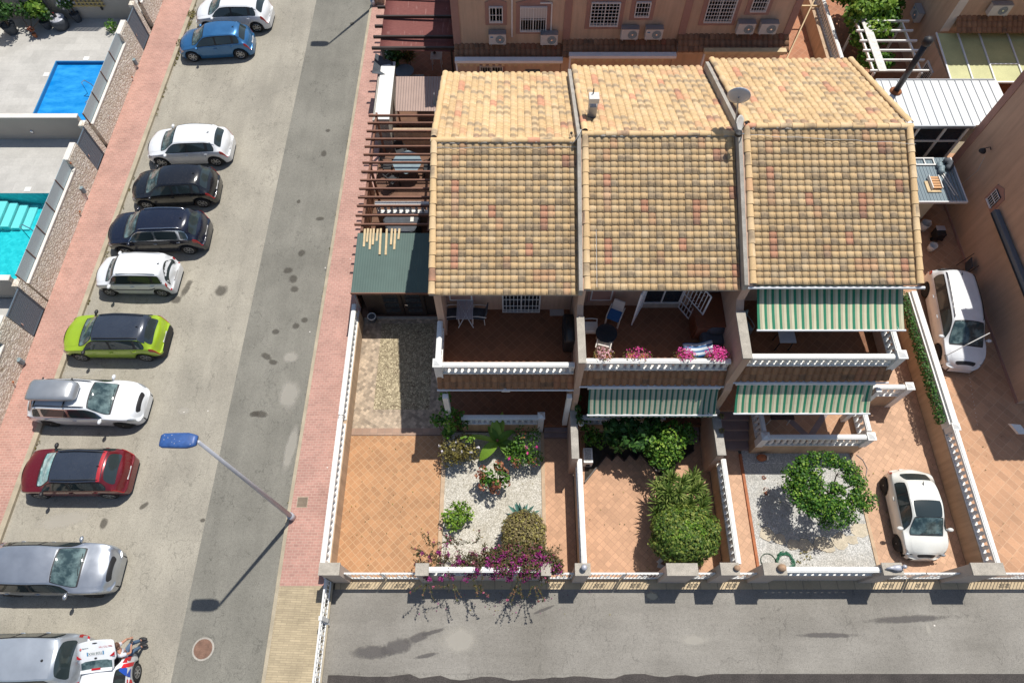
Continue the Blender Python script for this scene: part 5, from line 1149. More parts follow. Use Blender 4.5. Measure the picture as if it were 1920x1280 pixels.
ST = {  # profiles along t (0 rear .. 1 front), heights / overall height, half widths / overall width
 'hatch': dict(zt=[(0,.40),(.008,.54),(.03,.66),(.06,.73),(.15,.955),(.22,.99),(.42,1.0),(.60,.955),(.78,.665),(.90,.60),(.965,.53),(.99,.45),(1,.34)],
   zb=[(0,.40),(.01,.52),(.06,.655),(.2,.665),(.5,.635),(.75,.61),(.88,.56),(.96,.50),(1,.33)],
   w=[(0,.33),(.012,.40),(.05,.455),(.14,.493),(.3,.5),(.72,.5),(.84,.49),(.93,.45),(.975,.385),(1,.25)],
   wr=[(0,.31),(.03,.37),(.07,.385),(.16,.335),(.42,.36),(.60,.345),(.78,.405),(.90,.385),(.96,.33),(1,.2)],
   rw=(.065,.145), ws=(.60,.775), sw=[(.14,.205),(.235,.44),(.46,.725)], hood=.79, wh=(.175,.82)),
 'suv': dict(zt=[(0,.40),(.006,.56),(.02,.66),(.05,.72),(.13,.955),(.20,.99),(.42,1.0),(.61,.965),(.775,.69),(.90,.635),(.965,.57),(.99,.48),(1,.36)],
   zb=[(0,.42),(.01,.55),(.06,.655),(.2,.66),(.5,.64),(.75,.63),(.88,.59),(.96,.53),(1,.36)],
   w=[(0,.36),(.012,.42),(.05,.465),(.14,.495),(.3,.5),(.72,.5),(.86,.49),(.94,.455),(.98,.39),(1,.27)],
   wr=[(0,.33),(.03,.38),(.06,.39),(.14,.35),(.42,.37),(.61,.355),(.775,.41),(.90,.40),(.96,.35),(1,.22)],
   rw=(.05,.125), ws=(.61,.77), sw=[(.12,.19),(.215,.43),(.45,.72)], hood=.785, wh=(.18,.825)),
 'box': dict(zt=[(0,.40),(.004,.55),(.012,.66),(.035,.74),(.055,.95),(.09,.985),(.42,1.0),(.645,.96),(.80,.66),(.91,.60),(.97,.53),(.993,.44),(1,.34)],
   zb=[(0,.42),(.01,.58),(.06,.635),(.2,.63),(.5,.61),(.75,.60),(.88,.56),(.96,.49),(1,.33)],
   w=[(0,.42),(.008,.455),(.03,.48),(.1,.497),(.3,.5),(.75,.5),(.87,.485),(.94,.44),(.98,.37),(1,.27)],
   wr=[(0,.38),(.012,.42),(.03,.42),(.06,.385),(.42,.395),(.645,.38),(.80,.42),(.91,.39),(.96,.33),(1,.22)],
   rw=(.018,.052), ws=(.645,.795), sw=[(.075,.17),(.20,.44),(.46,.745)], hood=.81, wh=(.17,.83)),
 'mpv': dict(zt=[(0,.40),(.005,.52),(.015,.62),(.04,.70),(.11,.955),(.16,.985),(.42,1.0),(.64,.955),(.83,.64),(.92,.57),(.97,.50),(.993,.42),(1,.34)],
   zb=[(0,.42),(.01,.52),(.06,.60),(.2,.61),(.5,.60),(.75,.595),(.88,.55),(.96,.47),(1,.33)],
   w=[(0,.37),(.012,.425),(.05,.47),(.14,.497),(.3,.5),(.75,.5),(.87,.485),(.94,.44),(.98,.37),(1,.27)],
   wr=[(0,.34),(.02,.40),(.04,.405),(.12,.37),(.42,.39),(.64,.375),(.83,.43),(.92,.38),(.97,.31),(1,.2)],
   rw=(.035,.105), ws=(.64,.82), sw=[(.14,.28),(.31,.50),(.52,.77)], hood=.835, wh=(.18,.835)),
 'bubble': dict(zt=[(0,.38),(.01,.52),(.03,.62),(.08,.70),(.20,.935),(.30,.985),(.45,1.0),(.60,.955),(.775,.665),(.87,.62),(.94,.54),(.985,.43),(1,.33)],
   zb=[(0,.38),(.02,.54),(.08,.63),(.2,.635),(.5,.62),(.75,.605),(.88,.56),(.96,.47),(1,.33)],
   w=[(0,.27),(.015,.36),(.06,.44),(.15,.49),(.3,.497),(.72,.5),(.84,.49),(.93,.43),(.975,.35),(1,.22)],
   wr=[(0,.24),(.03,.33),(.08,.365),(.20,.33),(.45,.355),(.60,.345),(.775,.40),(.87,.39),(.94,.33),(1,.18)],
   rw=(.085,.185), ws=(.60,.765), sw=[(.20,.33),(.35,.72)], hood=.785, wh=(.165,.825)),
}
class Car:
    def __init__(s, style, L, W, H): s.p = ST[style]; s.L, s.W, s.H = L, W, H; s.r = .325 if L > 3.8 else .29
    def arch(s, t):
        x = t*s.L; z = .17
        for q in s.p['wh']:
            d = abs(x-q*s.L); R_ = s.r*1.16
            if d < R_: z = max(z, s.r+math.sqrt(R_*R_-d*d)*.95)
        return z
    def top(s, t, f):      # height at station t, lateral fraction f (0 centre .. 1 roof edge)
        bow = .030*max(-1, min(1, (t-.42)*5)); tt = t+bow*f*f if t < .97 else t+bow*f*f*max(0, (1-t)/.03)
        crown = .035*s.H
        return curve(s.p['zt'], min(1, max(0, tt)))*s.H-crown*f*f
    def pts(s, t):
        w = curve(s.p['w'], t)*s.W; wr = min(curve(s.p['wr'], t)*s.W, w*.92); zb = curve(s.p['zb'], t)*s.H; a = s.arch(t)
        ze = s.top(t, 1.); zb = min(zb, ze-.02); z1 = max(.36*s.H*.8, a+.02)
        z1 = min(z1, zb-.03)
        return [(w*.93, min(a, zb-.06)), (w*.985, z1), (w, (z1+zb)/2+.02), (w*.975, zb), (wr, ze)], wr
    def S(s, t, a, off=0., side=1):
        """surface point; a in 0..4 from sill to roof edge, 4..5 roof edge to centre"""
        P_, wr = s.pts(t)
        if a <= 4:
            i = min(3, int(a)); u = a-i; y = P_[i][0]*(1-u)+P_[i+1][0]*u; z = P_[i][1]*(1-u)+P_[i+1][1]*u
            dy, dz = P_[i+1][0]-P_[i][0], P_[i+1][1]-P_[i][1]; l = math.hypot(dy, dz) or 1; y += off*dz/l; z -= off*dy/l
        else:
            f = 5-a; y = wr*f; z = s.top(t, f)+off
        return Vector(((t-.5)*s.L, y*side, z))
    def body(s):
        ts = [0,.003,.008,.015,.025,.035]+[.05+i*.0165 for i in range(56)]+[.977,.985,.991,.996,1.]; b = MB(); rows = []
        als = [0,.5,1,1.5,2,2.5,2.85,3.0,3.12,3.5,3.85,4.0,4.1,4.25,4.45,4.65,4.85,5.0]
        for t in ts:
            r = []
            for a in als: r.append(s.S(t, a, side=-1))
            for a in als[::-1][1:]: r.append(s.S(t, a, side=1))
            # soften the shoulder and roof edges
            for side in (0, 1):
                for al in (3.0, 4.0):
                    i = als.index(al); i = i if side == 0 else 2*len(als)-2-i
                    r[i] = r[i]*.5+(r[i-1]+r[i+1])*.25
            rows.append(r)
        n = len(rows[0]); vs = [p for r in rows for p in r]; fs = []; ms = []
        for j in range(len(rows)-1):
            for k in range(n-1): fs.append((j*n+k, j*n+k+1, (j+1)*n+k+1, (j+1)*n+k)); kk = min(k, n-2-k); ms.append(1 if s.clad and kk < 2 else 0)
        fs += [tuple(range(n))[::-1], tuple(range((len(rows)-1)*n, len(rows)*n))]; ms += [1 if s.clad else 0]*2
        o = len(b.v); b.v = [tuple(p) for p in vs]; b.f = fs; b.m = ms; return b
    def patch(s, t0, t1, a0, a1, side=1, off=.008, nt=8, na=5, corner=0, slant0=0., slant1=0., b=None):
        """panel lying on the body between stations t0..t1 and ring positions a0..a1"""
        b = b or MB(); vs = []; fs = []
        for i in range(nt+1):
            for j in range(na+1):
                u, v = i/nt, j/na
                if corner:
                    u_ = u*2-1; v_ = v*2-1; q = (1-corner*abs(u_*v_)**2.2); u, v = (u_*q+1)/2, (v_*q+1)/2
                ta, tb = t0+slant0*v, t1+slant1*v
                vs.append(s.S(ta+(tb-ta)*u, a0+(a1-a0)*v, off, side))
        for i in range(nt):
            for j in range(na):
                q = (i*(na+1)+j, (i+1)*(na+1)+j, (i+1)*(na+1)+j+1, i*(na+1)+j+1); fs.append(q if side < 0 else q[::-1])
        return b.add(vs, fs)
    def across(s, t0, t1, f=.9, off=.008, nt=8, na=12, corner=.06, b=None, f1=None):
        b = b or MB(); vs = []; fs = []
        for i in range(nt+1):
            for j in range(na+1):
                u, v = i/nt*2-1, j/na*2-1; q = 1-corner*abs(u*v)**3; u2 = (u*q+1)/2; v2 = v*q; t = t0+(t1-t0)*u2; ff = (f if f1 is None else f+(f1-f)*u2)*v2
                vs.append(s.S(t, 5-abs(ff), off, 1 if ff >= 0 else -1))
        for i in range(nt):
            for j in range(na): fs.append((i*(na+1)+j, i*(na+1)+j+1, (i+1)*(na+1)+j+1, (i+1)*(na+1)+j)[::-1])
        return b.add(vs, fs)
PAINTS = {}
def paint(name, col, metal=.0, rough=.3, flake=0):
    if name not in PAINTS:
        q = N(name); n = q.noise(2.2, q.objc(), 4); d = q.noise(30, q.objc(), 3, .7)
        c = q.mix(q.ramp(n, [(.35, (0,0,0)), (.65, (1,1,1))]), sc3(col, .93), sc3(col, 1.04)); c = q.mix(q.ramp(d, [(.55, (0,0,0)), (.75, (.16,.16,.16))]), c, (.32,.28,.22))
        q.set(c, q.math('ADD', q.math('MULTIPLY', n, .15), rough-.05), Metallic=metal, Coat_Weight=.8, Coat_Roughness=.06); PAINTS[name] = q.m
    return PAINTS[name]
q = N('car_glass'); q.set((.028,.040,.042), .05, Specular_IOR_Level=.75); M['cglass'] = q.m
q = N('car_windscreen'); n_ = q.noise(3.2, q.objc(), 4, .6); q.set(q.mix(q.ramp(n_, [(.42, (0,0,0)), (.66, (1,1,1))]), (.030,.055,.06), (.15,.22,.22)), .05, Specular_IOR_Level=.75); M['wscreen'] = q.m
q = N('windscreen_sunshade'); n_ = q.noise(5, q.objc(), 3); q.set(q.mix(q.ramp(n_, [(.4, (0,0,0)), (.6, (1,1,1))]), (.20,.38,.38), (.42,.58,.56)), .08, Specular_IOR_Level=.7); M['sunshade'] = q.m
M['plate'] = plain('number_plate', (.66,.66,.66), .5)
def text(body, size, mat, loc, rot, parent, name='lettering', ext=.002, align='CENTER'):
    cu = bpy.data.curves.new(name, 'FONT'); cu.body = body; cu.size = size; cu.extrude = ext; cu.align_x = align; cu.align_y = 'CENTER'; tmp = bpy.data.objects.new(name, cu); C.objects.link(tmp)
    dg = bpy.context.evaluated_depsgraph_get(); me = bpy.data.meshes.new_from_object(tmp.evaluated_get(dg)); bpy.data.objects.remove(tmp)
    me.materials.clear(); me.materials.append(mat); o = bpy.data.objects.new(name, me); C.objects.link(o); o.parent = parent; o.location = loc; o.rotation_euler = rot; ORG[o.name] = ORG[parent.name]; return o
def wheel(t, x, y, r, w=.21, steel=False):
    ou = 1 if y > 0 else -1; y0 = y-ou*w/2
    wb = MB().lathe([(r*.62,-w/2),(r*.90,-w/2),(r,-w/2+.035),(r,w/2-.035),(r*.92,w/2),(r*.66,w/2-.01)], (x, y0, r), 26, 'y'); o = wb.build('wheel', M['rubber'], t, smooth=True)
    b = MB(); R_ = r*.66; b.lathe([(R_*.94,.0),(R_,ou*(w/2-.015)),(R_*.9,ou*(w/2-.02))], (x, y0, r), 26, 'y') if False else None
    yy = y0+ou*(w/2-.02); n = 26; vs = [(x+R_*math.cos(2*math.pi*k/n), yy-ou*.05, r+R_*math.sin(2*math.pi*k/n)) for k in range(n)]; b.add(vs, [tuple(range(n))])
    d = MB(); d.tube([(x+R_*.96*math.cos(2*math.pi*k/n), yy, r+R_*.96*math.sin(2*math.pi*k/n)) for k in range(n+1)], .018, 6, False)
    for k in range(7 if not steel else 9):
        a = 2*math.pi*k/(7 if not steel else 9)+.3; a2 = a+.13
        d.bar((x+R_*.15*math.cos(a), yy, r+R_*.15*math.sin(a)), (x+R_*.95*math.cos(a2), yy, r+R_*.95*math.sin(a2)), .045, .022, (0,1,0))
    d.ball((x, yy, r), (.05,.025,.05), 10, 5)
    b.build('brake_recess', M['dark'], o); d.build('rim', M['rim'], o)
def make_car(label, style, L, W, H, pm, nose, tail, zc=.6, roof=None, clad=False, rails=None, glass='wscreen', side_glass='cglass', mirror=None, antenna=True, cat='car', name='parked_car', extra=None, trim=False, tail_tall=False, plate=True, group='cars parked along the left kerb', open_rear=False, seams=True, roofmat=None, light=None):
    a, e = at(nose[0], nose[1], zc), at(tail[0], tail[1], zc); ctr = (a+e)/2; L = (L or (a-e).length)*.97; W *= .96; ctr.x -= .05*(group is not None and 'kerb' in (group or '')); d = a-e; rz = math.atan2(d.y, d.x)
    t = T(name, label, cat, (0,0,0), group); c = Car(style, L, W, H); c.clad = clad; p = c.p
    c.body().build('body', [pm, M['dark']], t, smooth=True)
    MB().box(-L*.46, -W*.40, .16, L*.46, W*.40, .50*H*.8).build('underbody_shade_box', M['black'], t)  # near-black box added to block light and keep the wheel arches dark
    for tx in p['wh']:
        for sd in (-1, 1): wheel(t, (tx-.5)*L, sd*W*.495, c.r)
    # glass
    c.across(p['ws'][0]-.004, p['ws'][1]+.012, .955, .004).build('windscreen_seal', M['dark'], t, smooth=True)
    o = c.across(p['ws'][0]+.006, p['ws'][1], .925, .009).build('windscreen', M[glass], t, smooth=True)
    b = MB(); b.tube([c.S(p['ws'][1]-.004, 4.9, .03), c.S(p['ws'][1]-.012, 4.35, .03)], .01, 5).tube([c.S(p['ws'][1]-.004, 4.6, .03, -1), c.S(p['ws'][1]-.012, 4.95, .03, -1)], .01, 5); b.build('wiper', M['dark'], t)
    if not open_rear: c.across(p['rw'][0], p['rw'][1], .88, .009, corner=.10).build('rear_window', M['cglass'], t, smooth=True)
    for sd in (-1, 1):
        seal = MB(); f0, f1 = p['sw'][0][0]-.01, p['sw'][-1][1]+.012
        c.patch(f0, f1, 3.07, 3.97, sd, .004, 24, 4, corner=.05, slant0=.015, slant1=-.05, b=seal); seal.build('window_trim', M['chrome'] if trim else M['dark'], t, smooth=True)
        for k, (ta, tb) in enumerate(p['sw']):
            last = k == len(p['sw'])-1
            c.patch(ta, tb, 3.13, 3.88, sd, .010, 10, 4, corner=.05, slant0=.012 if k == 0 else 0, slant1=-.055 if last else 0).build('side_window', M[side_glass], t, smooth=True)
        if seams:
            hs = 2 if len(p['sw']) == 3 else 1
            for k in range(hs):
                ta, tb = (p['sw'][-1-k][0]-.008, (.735 if k == 0 else p['sw'][-1][0]-.014)); 
                dd = c.patch(max(ta, .26) if k else ta, tb, .55, 2.95, sd, .007, 8, 8).build('door', [pm], t, smooth=True)
                q_ = c.S(ta+.02, 2.45, .02, sd); MB().ball(q_, (.10,.018,.018), 8, 5).build('door_handle', pm if not trim else M['chrome'], dd, smooth=True)
        mq = c.S(p['ws'][1]-.065, 3.1, .0, sd); b = MB().ball((mq.x, mq.y+sd*.13, mq.z+.03), (.075,.115,.07), 10, 7); b.bar(mq, (mq.x, mq.y+sd*.1, mq.z+.02), .06, .04)
        b.build('wing_mirror', mirror or pm, t, smooth=True)
        c.patch(.90, .972, 2.25, 3.35, sd, .010, 6, 4, corner=.12, slant0=.02).build('headlight', M['lens'], t, smooth=True)
        if tail_tall: c.patch(.008, .045, 2.2, 3.95, sd, .012, 5, 6, corner=.05).build('taillight', M['red'], t, smooth=True)
        else: c.patch(.012, .085, 2.3, 3.15, sd, .012, 6, 4, corner=.14).build('taillight', M['red'], t, smooth=True)
    # bonnet panel, grille, bumper, roof
    c.across(p['hood']+.006, .945, .90, .006, corner=.05).build('bonnet', pm, t, smooth=True)
    c.across(.962, .988, .75, .010, corner=.1).build('grille', M['dark'], t, smooth=True)
    MB().box(L*.488, -W*.30, .20, L*.497, W*.30, .32*H*.8).build('lower_grille', M['dark'], t)
    r0, r1 = p['rw'][1]+.025, p['ws'][0]-.012
    if roof: c.across(r0-.01, r1+.01, 1.0, .007, nt=14, corner=.02).build('roof_panel', roof, t, smooth=True)
    else: c.across(r0, r1, .93, .005, nt=14, corner=.02).build('roof_panel', pm, t, smooth=True)
    MB().box(-L*.497-.012, -.26, .36*H, -L*.497+.03, .26, .36*H+.11).build('number_plate', M['plate'], t) if plate else None
    if clad:
        for sd in (-1, 1): c.patch(.10, .90, .02, 1.0, sd, .006, 30, 2).build('sill_cladding', M['dark'], t, smooth=True)
        MB().ball((-L*.49, 0, .42), (.05, W*.36, .12), 12, 6).build('rear_bumper', M['dark'], t, smooth=True)
    if rails:
        for sd in (-1, 1):
            pts = [c.S(r0+.01, 4.12, .0, sd), c.S(r0+.03, 4.12, .05, sd)]+[c.S(r0+.03+(r1-r0-.06)*k/6, 4.12, .055, sd) for k in range(1, 6)]+[c.S(r1-.03, 4.12, .05, sd), c.S(r1-.01, 4.12, 0, sd)]
            MB().tube(pts, .018, 6).build('roof_rail', rails, t, smooth=True)
    if antenna:
        q_ = c.S(r0+.04, 4.95, .0); MB().tube([q_, q_+Vector((-.12,0,.07))], [.025,.008], 6).build('antenna', M['dark'], t)
    if extra: extra(t, c)
    t.location = (ctr.x, ctr.y, 0); t.rotation_euler.z = rz
    return t, c
pW = paint('white_car_paint', (.74,.76,.78), 0, .28); pB = paint('black_car_paint', (.008,.009,.012), 0, .22); pBl = paint('sky_blue_metallic_paint', (.035,.16,.36), .45, .3)
pG = paint('lime_green_paint', (.34,.50,.02), .15, .3); pR = paint('dark_red_metallic_paint', (.17,.008,.014), .35, .28); pS = paint('silver_metallic_paint', (.46,.49,.53), .75, .28); pS2 = paint('pale_silver_paint', (.52,.56,.60), .6, .3)
pNv = paint('blue_black_paint', (.008,.012,.028), .1, .2); pIv = paint('ivory_white_paint', (.74,.74,.69), 0, .3)
pK = paint('anthracite_roof_paint', (.035,.045,.065), .2, .25); pBr = paint('bright_red_spoiler_paint', (.45,.02,.03), .2, .25)
def spoiler(mat, t0=.0, w=.86):
    def f(t, c):
        b = MB(); r = c.p['rw'][1]; q = [c.S(r+.03, 4.2, .01, 1), c.S(r+.03, 4.2, .01, -1), c.S(r-.022, 4.25, .05, -1), c.S(r-.022, 4.25, .05, 1)]
        c.across(r-.02, r+.03, 1.0, .03, nt=4, corner=.02, b=b); b.build('spoiler', mat, t, smooth=True)
    return f
make_car('white compact crossover cut by the top edge, topmost of the parked row', 'hatch', None, 1.82, 1.52, pW, (368, 24), (512, 25), extra=spoiler(pW))
make_car('sky blue older hatchback parked second from the top of the row', 'hatch', None, 1.70, 1.45, pBl, (336, 82), (478, 74), glass='wscreen', extra=spoiler(pBl))
make_car('white hatchback with a curved black rear window, directly above the two black cars', 'hatch', None, 1.80, 1.47, pW, (277, 274), (438, 271), extra=spoiler(pW))
make_car('black hatchback with red tail lights, upper one of the two black cars', 'hatch', None, 1.80, 1.50, pB, (248, 353), (413, 347), extra=spoiler(pB))
make_car('glossy blue-black estate crossover with silver roof rails, lower one of the two black cars', 'suv', None, 1.84, 1.62, pNv, (205, 437), (394, 433), rails=M['chrome'], trim=True, extra=spoiler(pNv))
def panda(t, c):
    for sd in (-1, 1):
        MB().tube([c.S(.12, 4.1, .02, sd), c.S(.14, 4.1, .05, sd), c.S(.58, 4.1, .05, sd), c.S(.6, 4.1, .02, sd)], .016, 6).build('roof_rail', M['acwhite'], t)
        c.patch(.2, .78, 1.35, 1.6, sd, .012, 12, 1).build('side_rubbing_strip', M['dark'], t)
make_car('small boxy white city car with tall vertical red tail lights', 'box', None, 1.60, 1.55, pW, (183, 514), (335, 516), extra=panda, tail_tall=True)
make_car('lime green crossover with a dark roof and black wheel arches', 'suv', None, 1.80, 1.56, pG, (123, 631), (316, 632), roof=pK, clad=True, mirror=M['dark'], rails=M['dark'], extra=spoiler(pK))
def boxy(t, c):
    b = MB(); pr = []; z0 = c.H+.09; n = 10
    L0, L1, W_ = -c.L*.40, c.L*.03, .44
    vs = []; prof = [(-.0,.55,.02),(.03,.86,.16),(.12,.98,.28),(.5,1.,.34),(.85,.97,.31),(.96,.86,.20),(1.,.62,.04)]
    b = MB(); m = 16
    for u, wf, h in prof:
        for k in range(m):
            th = 2*math.pi*k/m; cy = math.copysign(abs(math.cos(th))**.45, math.cos(th)); cz = math.copysign(abs(math.sin(th))**.6, math.sin(th)); b.v.append((L0+(L1-L0)*u, W_*wf*cy, z0+h*.5+h*.5*cz))
    for i in range(len(prof)-1):
        for k in range(m): b.f.append((i*m+k, i*m+(k+1) % m, (i+1)*m+(k+1) % m, (i+1)*m+k)); b.m.append(0)
    b.f += [tuple(range(m))[::-1], tuple(range((len(prof)-1)*m, len(prof)*m))]; b.m += [0, 0]
    bx = T('roof_box', 'silver grey roof box strapped on the white crossover', 'roof box', (0,0,c.H)); b.build('shell', paint('satin_grey_box', (.36,.38,.40), .5, .3), bx, smooth=True)
    q = MB()
    for x in (L0+.35, L1-.45): q.bar((x, -.62, c.H+.05), (x, .62, c.H+.05), .05, .03)
    q.build('cross_bars', M['dark'], bx); c.box_obj = bx
seat, cc_ = make_car('white crossover parked tail to the kerb with a grey roof box on top', 'suv', None, 1.80, 1.55, pW, (278, 757), (62, 752), rails=M['dark'], extra=boxy, trim=True)
bx = cc_.box_obj; bx.location = seat.location+Vector((0,0,cc_.H)); bx.rotation_euler.z = seat.rotation_euler.z
def redx(t, c): c.across(.145, .175, .98, .02, nt=3, corner=.02).build('spoiler', pBr, t, smooth=True)
make_car('dark red crossover with a black roof and a foil sunshade in its windscreen', 'suv', None, 1.78, 1.55, pR, (45, 886), (250, 886), roof=pK, mirror=M['dark'], glass='sunshade', extra=redx, rails=M['dark'])
make_car('silver estate crossover cut by the left edge, above the lowest silver car', 'suv', None, 1.84, 1.66, pS, (227, 1068), (-12, 1066))
def mpvx(t, c): MB().lathe([(.045,0),(.03,.03)], c.S(.20, 4.93, .005), 10).build('aerial_base', M['dark'], t)
make_car('silver people carrier in the bottom left corner with red lights beside its rear window', 'mpv', 4.25, 1.76, 1.62, pS2, (-70, 1240), (164, 1237), antenna=False, tail_tall=True, extra=mpvx)
# white hatchback with its boot open, tail towards the top
def open_boot(t, c):
    L, H = c.L, c.H; p = c.p; r = p['rw'][1]
    c.across(.012, r+.004, .90, .010, nt=8, corner=.04).build('boot_opening', M['black'], t, smooth=True)
    b = MB(); b.box(-L*.5+.04, -.5, .66, -L*.5+.25, .5, .70); b.build('boot_sill', M['dark'], t)
    hz = c.S(r+.01, 5).z+.02; hx = (r-.5)*L; up = .42
    def P(u, v, o=0): return Vector((hx-u*.96*math.cos(up)-o*math.sin(up), v, hz+u*.96*math.sin(up)+o*math.cos(up)))
    lid = MB(); vs = []; rows = [(0,.50),(.06,.52),(.30,.54),(.34,.60),(.42,.62),(.90,.58),(.97,.56),(1.,.50)]; m_ = 9
    for u, wv in rows:
        for k in range(m_): f = k/(m_-1)*2-1; vs.append(P(u, f*wv, -.05*f*f*(1 if u < .95 else 1.3)))
    fs = [(i*m_+k, i*m_+k+1, (i+1)*m_+k+1, (i+1)*m_+k) for i in range(len(rows)-1) for k in range(m_-1)]
    o = lid.add(vs, fs).build('tailgate', pW, t, smooth=True); o.modifiers.new('solid', 'SOLIDIFY').thickness = .05
    g = MB(); vs = [P(u, f*.49*(1-.06*(u > .3)), .012-.05*f*f) for u in (.07,.18,.29,.335) for f in [k/8*2-1 for k in range(9)]]; g.add(vs, [(i*9+k, i*9+k+1, (i+1)*9+k+1, (i+1)*9+k) for i in range(3) for k in range(8)]); g.build('rear_window', M['wscreen'], o, smooth=True)
    sp = MB(); sp.bar(P(-.02, -.5, .03), P(-.02, .5, .03), .10, .04); sp.build('spoiler', pW, t); MB().bar(P(.02, -.14, .055), P(.02, .14, .055), .06, .02).build('brake_light', M['red'], o)
    for sd in (-1, 1):
        MB().add([P(.40, sd*.60, .0), P(.56, sd*.60, .0), P(.42, sd*.44, .015)], [(0,1,2) if sd < 0 else (2,1,0)]).build('taillight', M['red'], o)
        l_ = MB(); l_.add([P(.385, sd*.59, .004), P(.44, sd*.595, .004), P(.39, sd*.50, .018)], [(0,1,2) if sd < 0 else (2,1,0)]); l_.build('reversing_light', M['lens'], o)
    rot = (0, up, 0)
    MB().add([P(.50, -.26, .012), P(.50, .26, .012), P(.62, .26, .012), P(.62, -.26, .012)], [(3,2,1,0)]).build('number_plate', M['plate'], o)
    for s_ in (-1, 1): MB().add([P(.50, s_*.23, .016), P(.50, s_*.27, .016), P(.62, s_*.27, .016), P(.62, s_*.23, .016)], [(3,2,1,0) if s_ > 0 else (3,2,1,0)]).build('plate_band', bpy.data.materials['blue_badge'], o)
    # lettering reads from behind the car: top edge towards the hinge
    er = Matrix(((0, math.cos(up), -math.sin(up)), (-1, 0, 0), (0, -math.sin(up), math.cos(up)))).transposed()
    xax = Vector((0,-1,0)); yax = Vector((math.cos(up), 0, -math.sin(up))); zax = xax.cross(yax); Rm = Matrix((xax, yax, zax)).transposed().to_euler()
    dk = plain('plate_lettering', (.10,.16,.16), .6); rd = plain('red_sticker_lettering', (.45,.10,.10), .6)
    text('7238 RKX', .105, dk, P(.56, 0, .018), Rm, o); text('966 713 744', .085, rd, P(.76, .33, .0), Rm, o); text('autoidea', .06, dk, P(.76, -.32, .0), Rm, o)
    MB().ball(P(.76, -.47, -.02), (.05,.035,.01), 10, 5).build('emblem', rd, o); MB().ball(P(.40, 0, .015), (.03,.05,.01), 10, 5).build('boot_badge', M['dark'], o); MB().ball(P(.90, 0, .01), (.02,.09,.012), 10, 5).build('boot_handle', M['dark'], o)
    # union flag panels on the right rear side
    br = plain('flag_red', (.62,.02,.03), .35); bbl = plain('flag_blue', (.02,.08,.42), .35); sd = 1
    c.patch(.02, .10, 3.05, 3.9, sd, .014, 4, 3).build('tail_quarter_lamp', M['red'], t, smooth=True)
    c.patch(.09, .125, 1.4, 3.6, sd, .014, 4, 6, slant1=.02, slant0=.02).build('flag_stripe', br, t, smooth=True)
    c.patch(.145, .225, 1.9, 3.0, sd, .013, 6, 6, slant0=.05, slant1=-.01).build('flag_panel', bbl, t, smooth=True)
    c.patch(.145, .215, 3.02, 3.7, sd, .013, 6, 3, slant0=.0, slant1=-.05).build('flag_panel', bbl, t, smooth=True)
    c.patch(.24, .27, 1.6, 2.9, sd, .014, 4, 4).build('flag_stripe', br, t, smooth=True)
make_car('white hatchback with its boot lid raised and union flag panels, at the bottom edge', 'hatch', 3.75, 1.62, 1.48, pW, (183, 1435), (208, 1249), extra=open_boot, open_rear=True, antenna=False, plate=False, group=None)
# the two cars in the drives
make_car('white hatchback half in shade beside the pink wall, seen nose down', 'mpv', None, 1.80, 1.62, pW, (1809, 692), (1771, 508), rails=M['dark'], group=None, antenna=True)
def fiat(t, c):
    c.across(.42, .60, .86, .010, nt=6, corner=.05).build('sunroof', M['cglass'], t, smooth=True)
    for sd in (-1, 1): q = c.S(.955, 2.75, .01, sd); MB().ball(q, (.05,.09,.09), 12, 8).build('round_headlight', M['lens'], t, smooth=True)
    q = c.patch(.78, .83, 2.5, 3.0, 1, .012, 4, 3).build('side_sticker', M['pot'], t)
make_car('small white bubble-shaped car with a glass roof in the right hand drive', 'bubble', None, 1.70, 1.50, pIv, (1738, 1050), (1697, 878), group=None, extra=fiat, name='parked_car')
# ================================================================ PLANTS
def blade(b, base, d, L, W, droop=.3, n=5, fold=.25):
    """one long arching leaf"""
    base = Vector(base); d = Vector(d).normalized(); side = d.cross(Vector((0,0,1)))
    if side.length < .05: side = Vector((1,0,0))
    side.normalize(); p = base.copy(); vs = []; q = d.copy()
    for i in range(n+1):
        u = i/n; wv = W*math.sin(math.pi*min(1, (.12+.88*u)))**.8*(1 if u < 1 else 0)*.5+.002; up = side.cross(q).normalized()
        vs += [p-side*wv+up*wv*fold, p-up*wv*fold*.6, p+side*wv+up*wv*fold]
        q = (q+Vector((0,0,-droop/n))).normalized(); p = p+q*(L/n)
    b.add(vs, [(i*3+k, i*3+k+1, (i+1)*3+k+1, (i+1)*3+k) for i in range(n) for k in (0, 1)])
def rosette(b, c, n, L, W, rng, droop=.3, el0=.2, el1=1.3):
    for i in range(n):
        a = i*2.399+rng.uniform(-.2,.2); e = el1-(el1-el0)*(i/n)+rng.uniform(-.1,.1); d = (math.cos(a)*math.cos(e), math.sin(a)*math.cos(e), math.sin(e)); blade(b, c, d, L*rng.uniform(.8,1.15), W, droop, 4)
def V(px, py, z): return at(px, py, z)
def clump(pts, r, rng, zr=.8): return [(V(px, py, z), (r*rng.uniform(.85,1.15), r*rng.uniform(.85,1.15), r*zr)) for px, py, z in pts]
rng = random.Random(21)
